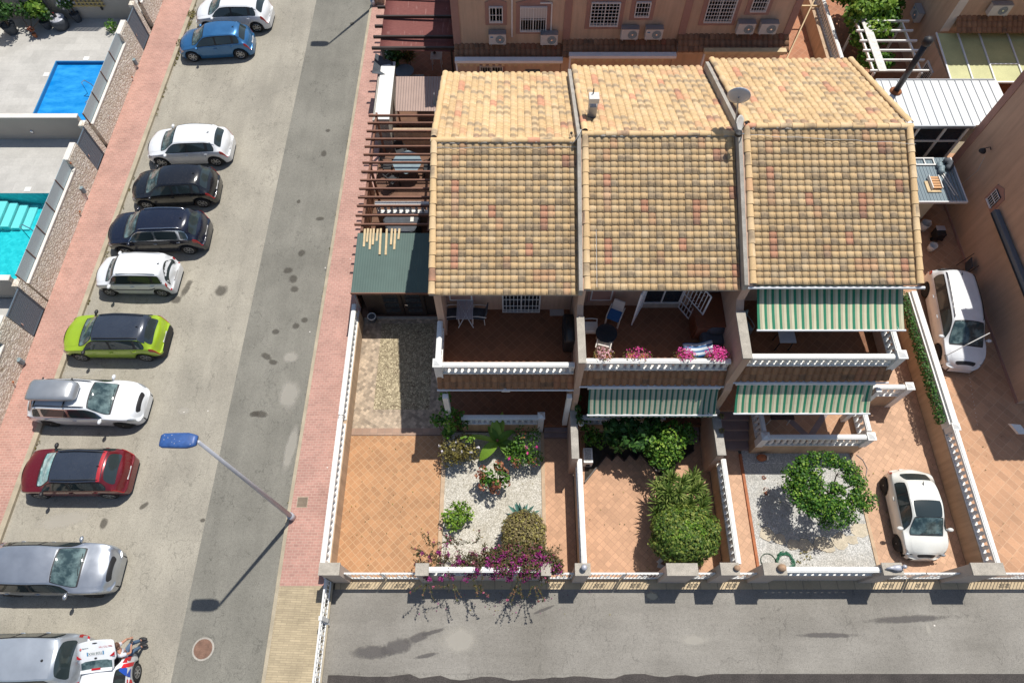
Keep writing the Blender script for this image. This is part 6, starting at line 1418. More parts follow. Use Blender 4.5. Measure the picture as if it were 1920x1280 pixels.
# --- left garden
g = at(885, 850)
plant_thing('rose_bush', 'round rose bush with white blooms at the left edge of the white gravel', 'bush', at(858, 862), clump([(840,835,.9),(870,830,1.0),(862,850,.8),(842,856,.7),(882,848,.8),(855,842,1.2)], .42, rng), M['leafolive'], .085, 1500, 51, extra=[('flowers', M['whiteflower'], [(V(px,py,1.15), (.05,.05,.04)) for px, py in ((824,836),(855,829),(873,835),(866,846),(850,843),(883,847),(828,845),(896,838))], .09, 40)])
plant_thing('vine', 'leafy climbing vine growing up the white porch column of the left house', 'vine', (-2.5, 9.2, 0), clump([(835,745,2.6),(838,770,2.0),(825,790,1.4),(850,785,1.5),(845,800,1.3),(860,775,1.7),(818,785,1.4),(868,795,1.1),(838,812,1.2)], .28, rng), M['leaf'], .13, 520, 52, extra=[('lime_shoots', M['leaflime'], [(V(840,795,1.75),(.2,.15,.1)), (V(845,802,1.6),(.15,.15,.1)), (V(872,823,1.35),(.18,.12,.1)), (V(885,826,1.3),(.12,.2,.1))], .14, 60)])
t = T('banana_plant', 'large-leaved banana-like plant in the middle of the left garden', 'plant', at(933, 832)); b = MB(); base = at(933, 832, .35)
for ang, e, L, W, dr in ((-2.35,.35,1.15,.48,1.1),(3.0,.5,1.4,.22,.6),(1.75,.75,1.0,.46,.6),(-.45,.45,1.2,.50,1.1),(-.85,.25,1.5,.30,1.0),(.5,.8,.9,.34,.9),(2.2,.9,.8,.34,.9),(1.4,.6,1.3,.40,.6)):
    blade(b, base+Vector((0,0,.3)), (math.cos(ang)*math.cos(e), math.sin(ang)*math.cos(e), math.sin(e)), L*.92, W*.92, dr, 7, .2)
b.build('leaves', M['leaflime'], t, smooth=False); MB().tube([at(933,832), base+Vector((0,0,.45))], [.09,.05], 8).build('stem', M['leafred'], t)
plant_thing('hibiscus', 'green shrub with a few red flowers at the right of the left garden', 'shrub', at(985, 855), clump([(975,815,1.2),(1000,815,1.1),(970,835,1.1),(995,840,1.0),(985,858,.9),(1003,858,.7),(965,850,.8)], .36, rng), M['leaf'], .08, 1300, 53, extra=[('flowers', M['hotpink'], [(V(px,py,1.3), (.06,.06,.05)) for px, py in ((987,838),(988,850),(1005,838),(955,858))], .09, 30), ('dry_leaves', M['leafred'], clump([(978,812,1.4),(1000,865,.8),(968,868,.8)], .2, rng), .07, 130)])
plant_thing('croton', 'bronze and green croton in the centre of the white gravel', 'shrub', at(925, 925), clump([(910,885,1.0),(935,880,1.1),(922,895,1.1),(915,905,.9),(940,905,.8),(905,900,.9),(945,893,1.0)], .24, rng), M['leaf'], .12, 240, 54, el_=1.5, extra=[('bronze_leaves', M['leafred'], clump([(905,882,1.1),(935,872,1.2),(945,885,1.0),(928,918,.9),(905,912,.8),(900,893,1.),(948,905,.7),(930,908,1.2)], .2, rng), .11, 260)])
plant_thing('shrub', 'small bright green glossy shrub near the orange drive', 'shrub', at(850, 985), clump([(852,955,.65),(868,952,.6),(842,968,.6),(858,975,.5),(848,982,.45),(872,965,.5)], .30, rng), M['leaflime'], .11, 620, 55)
t = T('agave', 'blue-green agave behind the dusty clipped bush', 'agave', at(978, 975)); b = MB(); rosette(b, at(978, 972, .12), 30, .78, .14, rng, .08, .25, 1.35); b.build('leaves', M['agave'], t); MB().lathe([(.1,0),(.08,.15)], at(978,972), 8).build('core', M['agave'], t)
def clipped(name, label, c, r, h, mat, n, size, seed, stem=.5, flat=.25):
    """clipped bush: leaves on a superellipsoid skin, a dark trunk below"""
    rg = random.Random(seed); t = T(name, label, 'bush', (c[0], c[1], 0)); b = MB()
    for _ in range(n):
        d = Vector((rg.gauss(0,1), rg.gauss(0,1), rg.gauss(0,1))).normalized(); k = (abs(d.x)**2.6+abs(d.y)**2.6+abs(d.z)**2.6)**(-1/2.6)*rg.uniform(.78,1.0)
        k *= 1+.16*pnoise(Vector((d.x*2.6+seed, d.y*2.6, d.z*2.6)))+.05*pnoise(Vector((d.x*8, d.y*8+seed, d.z*8)))
        p = Vector((c[0]+d.x*r[0]*k, c[1]+d.y*r[1]*k, c[2]+d.z*h*k)); nn = (d+Vector((rg.gauss(0,.45), rg.gauss(0,.45), rg.gauss(.2,.45)))).normalized()
        tt = nn.cross(Vector((rg.gauss(0,1), rg.gauss(0,1), rg.gauss(0,1)))).normalized(); s_ = nn.cross(tt); L = size*rg.uniform(.6,1.4); W = L*.45
        b.add([p-tt*L*.5, p+s_*W-nn*W*.3, p+tt*L*.5, p-s_*W-nn*W*.3], [(0,1,2),(0,2,3)])
    b.build('foliage', mat, t); MB().ball(c, (r[0]*.72, r[1]*.72, h*.72), 16, 10).build('inner_twigs', gm('dark_twigs_%d' % seed, (.035,.035,.015), .95, .4, 9), t)
    MB().tube([(c[0], c[1], 0), (c[0], c[1], c[2])], .09, 8).build('stem', M['bark'], t); return t
clipped('clipped_bush', 'dusty olive clipped bush with pinkish twigs behind the bougainvillea', at(982, 1000, .95), (.80,.78), .62, M['leafdusty'], 7000, .07, 61)
# bougainvillea: arching stems, leaves and bracts in uneven masses along the rail
def bougain():
    rg = random.Random(17); t = T('bougainvillea', 'magenta bougainvillea sprawling over the white front balustrade and its pillars', 'bougainvillea', (-.7, 4.0, 0)); lb, fb, pb, sb = MB(), MB(), MB(), MB()
    x = -3.15
    while x < 1.5:
        dens = .35+.65*min(1, max(0, (x+2.4)/1.6)) ; dens *= .7+.5*(pnoise(Vector((x*1.7, 2, 5)))+.5)
        for _ in range(int(5*dens)+1):
            y0 = 3.85+rg.uniform(0,.4); z = rg.uniform(1.4,1.85); n = 7; d = Vector((rg.uniform(-.6,.6), rg.uniform(-1.,.6), .35)).normalized(); p = Vector((x, y0, z)); pts = [p.copy()]; L = rg.uniform(.25,.60)
            for i in range(n): d = (d+Vector((rg.gauss(0,.15), rg.gauss(0,.15), -.14))).normalized(); p = p+d*L/n; pts.append(p.copy())
            sb.tube(pts, [.012]*4+[.006]*4, 4)
            for i, q_ in enumerate(pts): leafcloud(lb, q_, (.12,.12,.10), 6 if dens > .5 else 4, .055, rg, .4, .1)
            e = rg.random()
            if e < .55: q_ = pts[rg.choice([4,5,6,7])]; leafcloud(fb, q_, (.10,.10,.07), 26, .052, rg, .5, .1); 
            if e > .75: leafcloud(pb, pts[-1], (.07,.07,.05), 14, .05, rg, .5, .1)
        x += .10
    for px, py, n_ in ((797,1095,3),(810,1020,4),(838,1015,4),(862,1018,3),(880,1015,3),(790,1035,3),(800,1040,3),(965,1100,4),(888,1095,3),(840,1095,3),(1000,1098,3),(1025,1045,3),(1020,1060,4)):
        c = at(px, py, 1.5)
        for _ in range(n_):
            p = c+Vector((rg.uniform(-.2,.2), 0, -.2)); d = Vector((rg.uniform(-.5,.5), rg.uniform(-.3,.5) if py < 1060 else rg.uniform(-1,-.4), .8)).normalized(); pts = [p.copy()]
            for i in range(6): d = (d+Vector((rg.gauss(0,.12), rg.gauss(0,.12), -.1))).normalized(); p = p+d*.10; pts.append(p.copy())
            sb.tube(pts, .006, 4)
            for q_ in pts: leafcloud(lb, q_, (.06,.06,.05), 4, .06, rg, .4, .1)
            if rg.random() < .4: leafcloud(pb, pts[-1], (.05,.05,.05), 8, .05, rg)
    # long hanging runners down to the lane
    for px in (848, 905, 968, 975, 1012):
        x0 = atY(px, 1085, 3.7).x; pts = [Vector((x0, 3.75, 1.85)), Vector((x0+.05, 3.5, 1.8)), Vector((x0, 3.3, 1.5)), Vector((x0-.03, 3.15, 1.1))]; sb.tube(pts, .007, 4)
        for q_ in pts: leafcloud(lb, q_, (.07,.08,.07), 9, .055, rg)
    for cx, cy, z in ((1.0,4.15,1.15),(.2,4.2,1.15),(-.6,4.15,1.1),(.6,3.85,1.2),(1.3,3.95,1.1),(-.2,3.85,1.2),(.8,4.4,.9),(.1,4.5,.85)): leafcloud(lb, (cx,cy,z+.55), (.50,.34,.3), 1000, .072, rg, .5); leafcloud(fb, (cx,cy-.12,z+.66), (.44,.32,.26), 120, .058, rg, .6, .6)
    for px, py, k in ((835,1058,.0),(880,1078,.12),(915,1058,.14),(908,1075,.15),(945,1042,.16),(975,1050,.1),(962,1068,.16),(1000,1050,.16),(1010,1040,.12),(925,1080,.14),(990,1082,.14),(873,1085,.14),(846,1082,.13),(826,1084,.12),(805,1085,.10),(955,1085,.12),(1020,1045,.1),(895,1068,.08),(860,1052,.1),(935,1050,.1)):
        if k: leafcloud(fb, at(px, py, 1.95 if py < 1072 else 1.5), (k*1.2,k,.09), 60, .05, rg, .6, .1)
    lb.build('leaves', leafmat('bougainvillea_leaves', (.04,.05,.015), (.09,.10,.03), (.22,.10,.06)), t); fb.build('bracts', M['magenta'], t); pb.build('pink_bracts', M['palepink'] if False else leafmat('rose_bracts', (.35,.04,.12), (.5,.09,.2), (.6,.2,.28)), t, kind='stuff'); sb.build('stem', M['bark'], t)
bougain()
# --- middle garden
poly = [at(px, py) for px, py in ((1096,905),(1130,862),(1137,853),(1147,863),(1157,851),(1170,864),(1180,851),(1192,862),(1200,850),(1238,893),(1268,868),(1300,845),(1300,790),(1096,790))]
sheet('planting_bed', M['soil'], [(p.x, min(p.y, 9.3)) for p in poly], .012)
b = MB()
for i in range(11): a_, e_ = poly[i], poly[i+1]; b.bar((a_.x, a_.y, .06), (e_.x, e_.y, .06), .05, .12)
b.build('bed_edging', M['darkwood'], label='zigzag dark edging around the planting bed of the middle garden', cat='edging')
plant_thing('loquat_tree', 'dark large-leaved tree in the bed under the middle awning', 'tree', at(1190, 845), clump([(1150,800,1.7),(1180,790,1.9),(1170,815,1.7),(1205,805,1.9),(1195,830,1.6),(1160,830,1.3),(1215,828,1.6),(1225,795,1.7),(1145,820,1.2),(1240,810,1.5)], .38, rng), M['leafdark'], .19, 900, 71, el_=1.4)
plant_thing('lemon_tree', 'bright green glossy tree at the right of the middle garden bed', 'tree', at(1245, 870), clump([(1235,805,1.8),(1260,800,1.9),(1285,805,1.7),(1225,825,1.8),(1250,825,2.0),(1278,825,1.8),(1240,845,1.8),(1265,848,1.6),(1232,862,1.5),(1250,872,1.3),(1290,815,1.5),(1220,845,1.5)], .36, rng), M['leaf'], .11, 1900, 72, extra=[('young_leaves', M['leaflime'], clump([(1255,818,2.3),(1235,840,2.1),(1270,838,2.0),(1245,860,1.7)], .3, rng), .09, 300)])
plant_thing('shrub', 'green shrub against the wall at the left of the middle garden bed', 'shrub', at(1108, 830), clump([(1102,800,1.2),(1115,815,1.0),(1103,825,1.0),(1125,828,.7)], .3, rng), M['leaf'], .1, 380, 73)
plant_thing('creeper', 'dark creeper on the wall between the left and middle porches', 'creeper', (2.35, 9.2, 0), clump([(1083,745,2.9),(1084,765,2.6),(1086,780,2.3),(1088,790,2.2)], .16, rng), M['leafdark'], .07, 420, 74, stems=[])
for k, (px, py, lab) in enumerate(((1089, 795, 'small white flower pot with yellow blooms on the left garden wall'), (1350, 783, 'round yellow cactus in a pot on the right garden wall, the upper one'), (1351, 810, 'round yellow cactus in a pot on the right garden wall, the lower one'))):
    c = at(px, py, 2.1); t = T('flower_pot', lab, 'flower pot', c); MB().lathe([(.08,0),(.11,.13),(.09,.13)], c, 14).build('pot', M['white'] if k == 0 else M['steps'], t); b = MB(); leafcloud(b, c+Vector((0,0,.2)), (.12,.12,.08), 90, .045, rng); b.build('plant', M['leafolive'], t)
c = at(1101, 862); t = T('stone_planter', 'white marble planter box beside the left garden wall', 'planter', c); MB().box(c.x-.2, c.y-.28, 0, c.x+.16, c.y+.32, .55).build('box', M['white'], t, bev=.02); MB().box(c.x-.14, c.y-.22, .5, c.x+.10, c.y+.26, .556).build('soil', M['gravel2'], t); MB().box(c.x-.1, c.y-.29, .12, c.x+.06, c.y-.27, .32).build('opening', M['black'], t)
clipped('clipped_tree', 'large round clipped green bush beside the wide front pillar', at(1284, 1002, 1.5), (1.20,.96), .80, M['clipgreen'], 12000, .09, 62)
bpy.data.objects['foliage']
t = bpy.data.objects['clipped_tree']; b = MB(); rg = random.Random(3)
for _ in range(26):
    a = rg.uniform(0, 6.28); q_ = math.sqrt(rg.random()); c = at(1284, 1002, 1.5)+Vector((math.cos(a)*q_*1.02, math.sin(a)*q_*.82, .74*math.sqrt(max(.1, 1-q_*q_*.8)))); leafcloud(b, c, (.17,.17,.09), 60, .085, rg, .6, .1)
b.build('young_leaves', M['leaflime'], t)
t = T('yucca_clump', 'spiky clump of many green yucca heads behind the large round bush', 'yucca', at(1272, 955)); b = MB(); sb = MB(); base = at(1272, 955)
for px, py, z in ((1245,905,1.3),(1262,900,1.4),(1280,905,1.4),(1300,905,1.2),(1240,925,1.3),(1258,920,1.5),(1278,925,1.5),(1298,925,1.3),(1315,930,1.1),(1235,945,1.2),(1252,940,1.4),(1272,945,1.5),(1292,945,1.3),(1312,948,1.0),(1230,960,1.0),(1265,958,1.3),(1285,962,1.3),(1232,915,1.1),(1308,915,1.1)):
    c = at(px+rg.uniform(-5,5), py+rg.uniform(-5,5), z+rg.uniform(-.15,.15)); rosette(b, c, 42, .44, .05, rg, .25, -.2, 1.4); sb.tube([base, (base+c)/2+Vector((0,0,-.1)), c], [.04,.035,.03], 6)
b.build('leaves', leafmat('yucca_leaves', (.05,.10,.02), (.13,.20,.04), (.30,.36,.10)), t); sb.build('stem', M['bark'], t)
t = T('yucca', 'single small spiky yucca above the yucca clump', 'yucca', at(1301, 900)); b = MB(); rosette(b, at(1301, 892, .8), 26, .42, .05, rg, .3, 0, 1.3); b.build('leaves', bpy.data.materials['yucca_leaves'], t); MB().tube([at(1301,900), at(1301,892,.8)], .03, 6).build('stem', M['bark'], t)
c = at(1278, 1058, .1); bucket('plant_pot', 'blue glazed pot half hidden under the round bush', (c.x, c.y, 0), .24, .45, plain('cobalt_glaze', (.02,.04,.25), .25) and None or 'dark', cat='pot') if False else None
t = T('plant_pot', 'blue glazed pot half hidden under the round bush', 'pot', (c.x, 4.4, 0)); MB().lathe([(.2,0),(.3,.38),(.27,.4),(.24,.3)], (c.x, 4.4, 0), 18).build('pot', plain('cobalt_glaze', (.02,.04,.25), .25), t, smooth=True); MB().lathe([(.01,.3),(.25,.3)], (c.x, 4.4, 0), 18).build('soil', M['soil'], t)
for k, (px, py, a) in enumerate(((1241, 1048, .7), (1243, 1063, -.4))):
    c = at(px, py, .05); b = MB(); d = Vector((math.cos(a), math.sin(a), 0))*.2; b.bar(c-d, c+d, .14, .1); b.build('block', M['coping'], label=['pale concrete block beside the round bush, the upper one', 'pale concrete block beside the round bush, the lower one'][k], cat='block', group='blocks by the round bush')
# --- right garden: ring shaped tree
def ringtree():
    rg = random.Random(5); base = at(1540, 935); t = T('ring_tree', 'ring-shaped leafy tree on the grey gravel with a gap in its crown', 'tree', base)
    cl = [(1530,900,2.0),(1565,915,2.0),(1490,880,1.9),(1505,865,2.0),(1525,858,2.1),(1545,860,2.1),(1563,868,2.1),(1583,870,2.1),(1600,880,2.0),(1610,900,2.0),(1615,920,2.0),(1610,938,1.8),(1490,905,1.9),(1480,890,1.8),(1500,925,1.9),(1515,905,2.1),(1520,930,2.1),(1508,890,2.0),(1535,930,2.1),(1550,940,2.1),(1565,940,2.0),(1580,955,1.9),(1560,965,1.9),(1540,962,1.9),(1598,945,1.9),(1620,950,1.7),(1595,968,1.6),(1478,912,1.7),(1530,880,2.0),(1590,895,2.0),(1535,915,2.2),(1632,938,1.6),(1575,978,1.6),(1515,945,1.8),(1548,978,1.5),(1500,905,2.0),(1520,920,2.0),(1505,870,2.0),(1535,945,2.0),(1570,950,2.0),(1605,905,2.0),(1600,930,1.9),(1525,895,1.9),(1560,860,2.1),(1590,878,2.1),(1500,890,2.1),(1550,950,2.1),(1490,930,1.9),(1503,945,1.9),(1520,958,1.8),(1498,912,2.0),(1530,940,2.1),(1528,910,2.1),(1575,920,2.0)]
    CL = []; b = MB(); sb = MB(); y_ = MB(); c0 = base+Vector((0,0,.75)); sb.tube([base, base+Vector((.03,.02,.4)), c0], [.08,.065,.05], 8)
    for px, py, z in cl:
        c = at(px, py, z); r = rg.uniform(.27,.36); leafcloud(b, c, (r,r,r*.7), 175, .085, rg, .5, .2); leafcloud(y_, c+Vector((0,0,.15)), (r*.8,r*.8,r*.4), 16, .09, rg, .8, .2)
        CL.append(c)
    for ang, rr in ((.3,.75),(1.5,.6),(2.6,.8),(3.7,.75),(4.9,.7),(5.6,.8)):
        e = c0+Vector((math.cos(ang)*rr, math.sin(ang)*rr*.8, .75)); m_ = (c0+e)/2+Vector((rg.uniform(-.12,.12), rg.uniform(-.12,.12), -.12)); sb.tube([c0, m_, e], [.045,.032,.02], 6)
        for c in sorted(CL, key=lambda q: (q-e).length)[:6]: sb.tube([e, (e+c)/2+Vector((rg.uniform(-.06,.06), rg.uniform(-.06,.06), -.04)), c], [.014,.009,.005], 4)
    b.build('crown', M['leaftree'], t); y_.build('young_leaves', M['leaflime'], t); sb.build('trunk', M['bark'], t)
ringtree()
for k, (px, py, r) in enumerate(((1612,993,.34),(1575,1014,.34),(1597,1012,.24),(1488,1021,.26),(1437,1000,.3),(1462,1010,.26),(1510,1022,.3),(1540,1018,.34),(1555,1026,.25))):
    c = at(px, py, .03); pl = [(c.x+r*math.cos(a)*rng.uniform(.7,1.15), c.y+r*math.sin(a)*rng.uniform(.65,1.05)) for a in [2*math.pi*q/9 for q in range(9)]]
    MB().prism(pl, .0, .045+.003*k).build('flat_stone', gm('sandy_flat_stone', (.58,.51,.39), .9, .15, 4, .3, 30, .3) if k == 0 else bpy.data.materials['sandy_flat_stone'],
       label=['flat sandy stone nearest the drive kerb, right end of the curved row', 'big flat sandy stone, third from the right of the row', 'smaller flat sandy stone, second from the right of the row', 'flat stone near the left end below the tree shadow', 'flat stone at the left end of the curved row', 'flat stone second from the left of the curved row', 'flat stone at the middle of the row in the tree shadow', 'flat stone just right of the middle in the tree shadow', 'small low flat stone below the middle of the row'][k], cat='stone', group='flat stones on the grey gravel')
def hose(name, lab, c, r, turns, mat, rr=.014, wob=.0):
    rg = random.Random(9); b = MB(); pts = [Vector((c.x+(r+rg.uniform(-wob,wob))*math.cos(a), c.y+(r*.95+rg.uniform(-wob,wob))*math.sin(a), .05+.02*(a/6.28 % 3)+wob*.3*math.sin(a*1.3))) for a in [2*math.pi*i/26 for i in range(int(26*turns)+1)]]
    b.tube(pts, rr, 5); return b.build(name, mat, label=lab, cat='hose')
hose('hoop', 'thin dark green hoop lying on the gravel beside the coiled hose', at(1440, 1051, .03), .27, 1.03, plain('dark_green_rubber', (.02,.06,.035), .5))
hose('garden_hose', 'green garden hose coiled behind the stone topped pillar', at(1472, 1052, .03), .30, 7, plain('green_hose', (.03,.14,.08), .45), .014, .09)
c = at(1426, 860); t = T('clay_pot', 'tipped clay pot on the shaded gravel left of the ring-shaped tree', 'pot', c); MB().ball(c+Vector((0,0,.16)), (.2,.15,.15), 14, 9).build('body', M['pot'], t, smooth=True); MB().lathe([(.09,0),(.11,.05),(.08,.06)], (c.x+.17, c.y, .2), 12, 'x').build('rim', M['coping'], t)
b = MB()
for k in range(6): c = at(1412+k*13, 868, .04); b.box(c.x-.06, c.y-.012, .03, c.x+.06, c.y+.012, .05)
b.build('dashed_edging', M['white'], label='broken white edging line on the shaded gravel', cat='edging')
for k, (px, py, s_) in enumerate(((1432,895,.10),(1437,918,.12),(1436,925,.08),(1505,1040,.2),(1516,1045,.16),(1497,1052,.1))):
    c = at(px, py, .04); b = MB(); leafcloud(b, c+Vector((0,0,.04)), (s_,s_,.05), 16, .06, rng, .6); b.build('dry_sprig', M['leafolive'] if k > 2 else M['leafred'], label=['dry brown sprig on the gravel near the pot', 'dry sprig at the left edge of the tree shadow, upper', 'dry sprig at the left edge of the tree shadow, lower', 'olive tuft on the gravel right of the coiled hose', 'second olive tuft right of the coiled hose', 'tiny tuft between the hose and the front rail'][k], cat='sprig')
b = MB(); b.tube([at(1606, 852, .02), at(1618, 862, .02), at(1626, 878, .02), at(1622, 900, .02), at(1616, 912, .02)], .012, 5); b.build('cable', M['greymetal'], label='thin grey hose curving over the salmon tiles by the right porch', cat='cable')
# --- plants behind the houses
t = plant_thing('citrus_tree', 'full bright green tree behind the white pergola', 'tree', at(1640, 90), [(Vector((17.9+dx, 31.0+dy, 2.2+dz)), (r,r,r*.8)) for dx, dy, dz, r in ((0,0,.3,.9),(1.0,.3,.2,.9),(.3,1.2,.5,.9),(1.3,1.4,.4,.9),(-.3,2.0,.2,.8),(.9,2.3,.2,.9),(.1,-1.0,-.2,.7),(1.0,-.9,-.1,.7),(1.8,.4,-.1,.7),(.4,-2.0,-.7,.6),(1.2,-2.1,-.7,.6),(2.2,1.6,.0,.8),(1.2,3.3,.2,.9),(-.1,3.3,.2,.8),(2.2,3,.1,.8))], M['leaf'], .2, 7500, 81, extra=[('young_leaves', M['leaflime'], [(Vector((17.9+dx, 31.0+dy, 3.1+dz)), (.7,.7,.3)) for dx, dy, dz in ((0,0,0),(1.,.4,0),(.3,1.3,.1),(1.2,1.5,0),(.6,-1,-.5),(.4,2.4,0))], .18, 1600)])
plant_thing('shrub', 'dark leafy shrub at the corner of the yard below the maroon shade cloth', 'shrub', at(738, 112), clump([(733,98,1.0),(738,108,1.0),(733,116,.9),(745,95,1.1)], .5, rng), M['leafdark'], .17, 420, 82)
t = T('spiky_plant', 'olive spiky plant below the maroon shade cloth', 'plant', at(763, 115)); b = MB(); 
for _ in range(5): rosette(b, at(763+rg.uniform(-9,9), 108+rg.uniform(-7,7), .7), 26, .55, .05, rg, .4, 0, 1.4)
b.build('leaves', M['leafolive'], t); MB().tube([at(763,115), at(763,108,.7)], .05, 6).build('stem', M['bark'], t)
# balcony flowers in hanging boxes
for k, (xa, xb, mt, lab, n_) in enumerate(((1118,1148,'palepink','pale pink flowers in a box at the left end of the middle balcony rail',110),(1177,1218,'hotpink','sparse crimson flowers in a box on the middle balcony rail',70),(1272,1304,'hotpink','hot pink flowers in a box just left of the striped cushion',150),(1328,1366,'hotpink','dense hot pink flowers at the right end of the middle balcony rail',330))):
    x0, x1 = atY(xa, 664, 10.15).x, atY(xb, 664, 10.15).x; t = T('flower_box', lab, 'flower box', ((x0+x1)/2, 10.22, 5.0), 'flower boxes on the balcony rail'); MB().box(x0, 10.12, 5.0, x1, 10.3, 5.16).build('trough', M['pot'], t)
    b = MB(); leafcloud(b, ((x0+x1)/2, 10.2, 5.24), ((x1-x0)*.75,.30,.18), 170, .055, rng, .5); b.build('leaves', M['leafolive'], t)
    b = MB(); leafcloud(b, ((x0+x1)/2, 10.22, 5.33), ((x1-x0)*.62,.30,.20), int(n_*1.6), .058, rng, .6, .1); b.build('flowers', M[mt], t)
# ================================================================ FURNITURE
def legs(t, c, w_, d, h, mat, r=.02, name='leg'):
    for sx in (-1, 1):
        for sy in (-1, 1): MB().tube([(c[0]+sx*w_/2, c[1]+sy*d/2, c[2]), (c[0]+sx*w_/2*.9, c[1]+sy*d/2*.9, c[2]+h)], r, 6).build(name, mat, t)
def chair(lab, c, a, seat, frame, arms=True, cat='chair', group=None, cush=None):
    t = T('garden_chair', lab, cat, c, group); x, y, z = c; ca, sa = math.cos(a), math.sin(a)
    def L(u, v, w_): return Vector((x+u*ca-v*sa, y+u*sa+v*ca, z+w_))
    MB().bar(L(-.22,0,.43), L(.24,0,.43), .46, .05).build('seat', seat, t)
    MB().add([L(-.24,-.22,.46), L(-.24,.22,.46), L(-.34,.20,.95), L(-.34,-.20,.95), L(-.20,-.22,.46), L(-.20,.22,.46), L(-.30,.20,.95), L(-.30,-.20,.95)], [(0,1,2,3),(7,6,5,4),(0,4,5,1),(1,5,6,2),(2,6,7,3),(3,7,4,0)]).build('backrest', seat if cush is None else cush, t)
    for u in (-.22, .22):
        for v in (-.22, .22): MB().tube([L(u,v,0), L(u*.95,v,.43)], .018, 6).build('leg', frame, t)
    if arms:
        for v in (-.25, .25): MB().tube([L(-.3,v,.62), L(.0,v,.66), L(.22,v,.62), L(.24,v,.0)], .02, 6).build('armrest', frame, t)
    return t
c = atY(872, 600, 12.0); tc = at(872, 578, 4.55); t = T('slatted_table', 'grey slatted folding table against the wall on the left balcony', 'table', (tc.x, tc.y, 3.81)); b = MB()
for k in range(12): b.box(tc.x-.30+k*.05, tc.y-.45, 4.53, tc.x-.262+k*.05, tc.y+.40, 4.56)
b.build('table_top', M['galv'], t); MB().tube([(tc.x-.28, tc.y-.40, 3.81), (tc.x+.28, tc.y+.3, 4.52)], .02, 6).tube([(tc.x+.28, tc.y-.40, 3.81), (tc.x-.28, tc.y+.3, 4.52)], .02, 6).build('cross_legs', M['white'], t)
chair('cream curved garden chair left of the slatted table', (tc.x-.50, tc.y-.05, 3.81), 0.1, M['darkfab'], M['coping'], group='chairs at the slatted table'); chair('cream curved garden chair right of the slatted table', (tc.x+.50, tc.y-.05, 3.81), 3.05, M['darkfab'], M['coping'], group='chairs at the slatted table')
c = at(1072, 610, 4.8); t = T('barbecue', 'black covered barbecue in the corner of the left balcony', 'barbecue', (c.x, c.y, 3.81)); MB().box(c.x-.28, c.y-.6, 3.85, c.x+.22, c.y+.55, 4.7).build('body', M['dark'], t, bev=.06); MB().tube([(c.x, c.y-.62, 4.71), (c.x, c.y+.3, 4.71)], .22, 12).build('lid', M['dark'], t, smooth=True); MB().box(c.x-.75, c.y+.5, 4.61, c.x-.25, c.y+.75, 4.65).build('shelf', M['greymetal'], t)
# middle balcony set
for k, (px, py, a, lab, cu) in enumerate(((1108, 614, .0, 'cream chair by the left wall of the middle balcony', None), (1153, 590, -2.0, 'cream chair with a blue striped cushion nearest the middle balcony door', 'stripe'), (1132, 645, 1.3, 'cream chair in front of the glass table on the middle balcony', None))):
    c = at(px, py, 4.55); chair(lab, (c.x, c.y, 4.11), a, M['stripe'] if cu else M['coping'], M['coping'], group='chairs round the glass table', cush=M['coping'])
c = at(1137, 625, 4.8); t = T('glass_table', 'small round dark glass table between three cream chairs', 'table', (c.x, c.y, 4.11)); MB().lathe([(.38,0),(.38,.02)], (c.x, c.y, 4.8), 24).build('table_top', M['winglass'], t); legs(t, (c.x, c.y, 4.11), .5, .5, .68, M['greymetal'])
c = at(1332, 575, 5.1); t = T('wooden_cabinet', 'large red brown wooden cabinet at the right of the middle balcony', 'cabinet', (c.x, c.y, 4.11)); MB().box(c.x-.55, c.y-.75, 4.11, c.x+.52, c.y+.5, 5.05).build('body', gm('red_brown_wood', (.17,.055,.025), .45, .2, 3, .2, 30), t); MB().box(c.x-.60, c.y-.8, 5.05, c.x+.57, c.y+.55, 5.11).build('top', bpy.data.materials['red_brown_wood'], t)
for k in range(2): MB().box(c.x-.5+k*.5, c.y-.775, 4.2, c.x-.03+k*.5, c.y-.75, 4.97).build('door', M['wood'], t)
c = at(1340, 625, 4.75); t = T('covered_armchair', 'dark grey covered armchair in front of the wooden cabinet', 'armchair', (c.x, c.y, 4.11)); MB().box(c.x-.42, c.y-.35, 4.13, c.x+.38, c.y+.35, 4.65).build('seat', M['darkfab'], t, bev=.12); MB().ball((c.x+.08, c.y+.2, 4.75), (.36,.25,.32), 14, 9).build('back', M['darkfab'], t, smooth=True)
c = at(1308, 655, 4.65); t = T('striped_lounger', 'blue and white striped lounge chair beside the rail of the middle balcony', 'lounger', (c.x, c.y, 4.11)); b = MB(); b.uv = []
for i in range(12):
    u = i/11
    for j in range(5): v = j/4; b.v.append((c.x-.48+.95*u, c.y-.28+.55*v, 4.60+.20*u*u+.03*math.sin(u*9)+.3*max(0, u-.75))); b.uv.append((v*3.2, u))
for i in range(11):
    for j in range(4): b.f.append((i*5+j, (i+1)*5+j, (i+1)*5+j+1, i*5+j+1)); b.m.append(0)
o = b.build('cushion', M['stripe'], t, smooth=True); o.modifiers.new('solid', 'SOLIDIFY').thickness = .07; legs(t, (c.x, c.y, 4.11), .8, .45, .42, M['coping'])
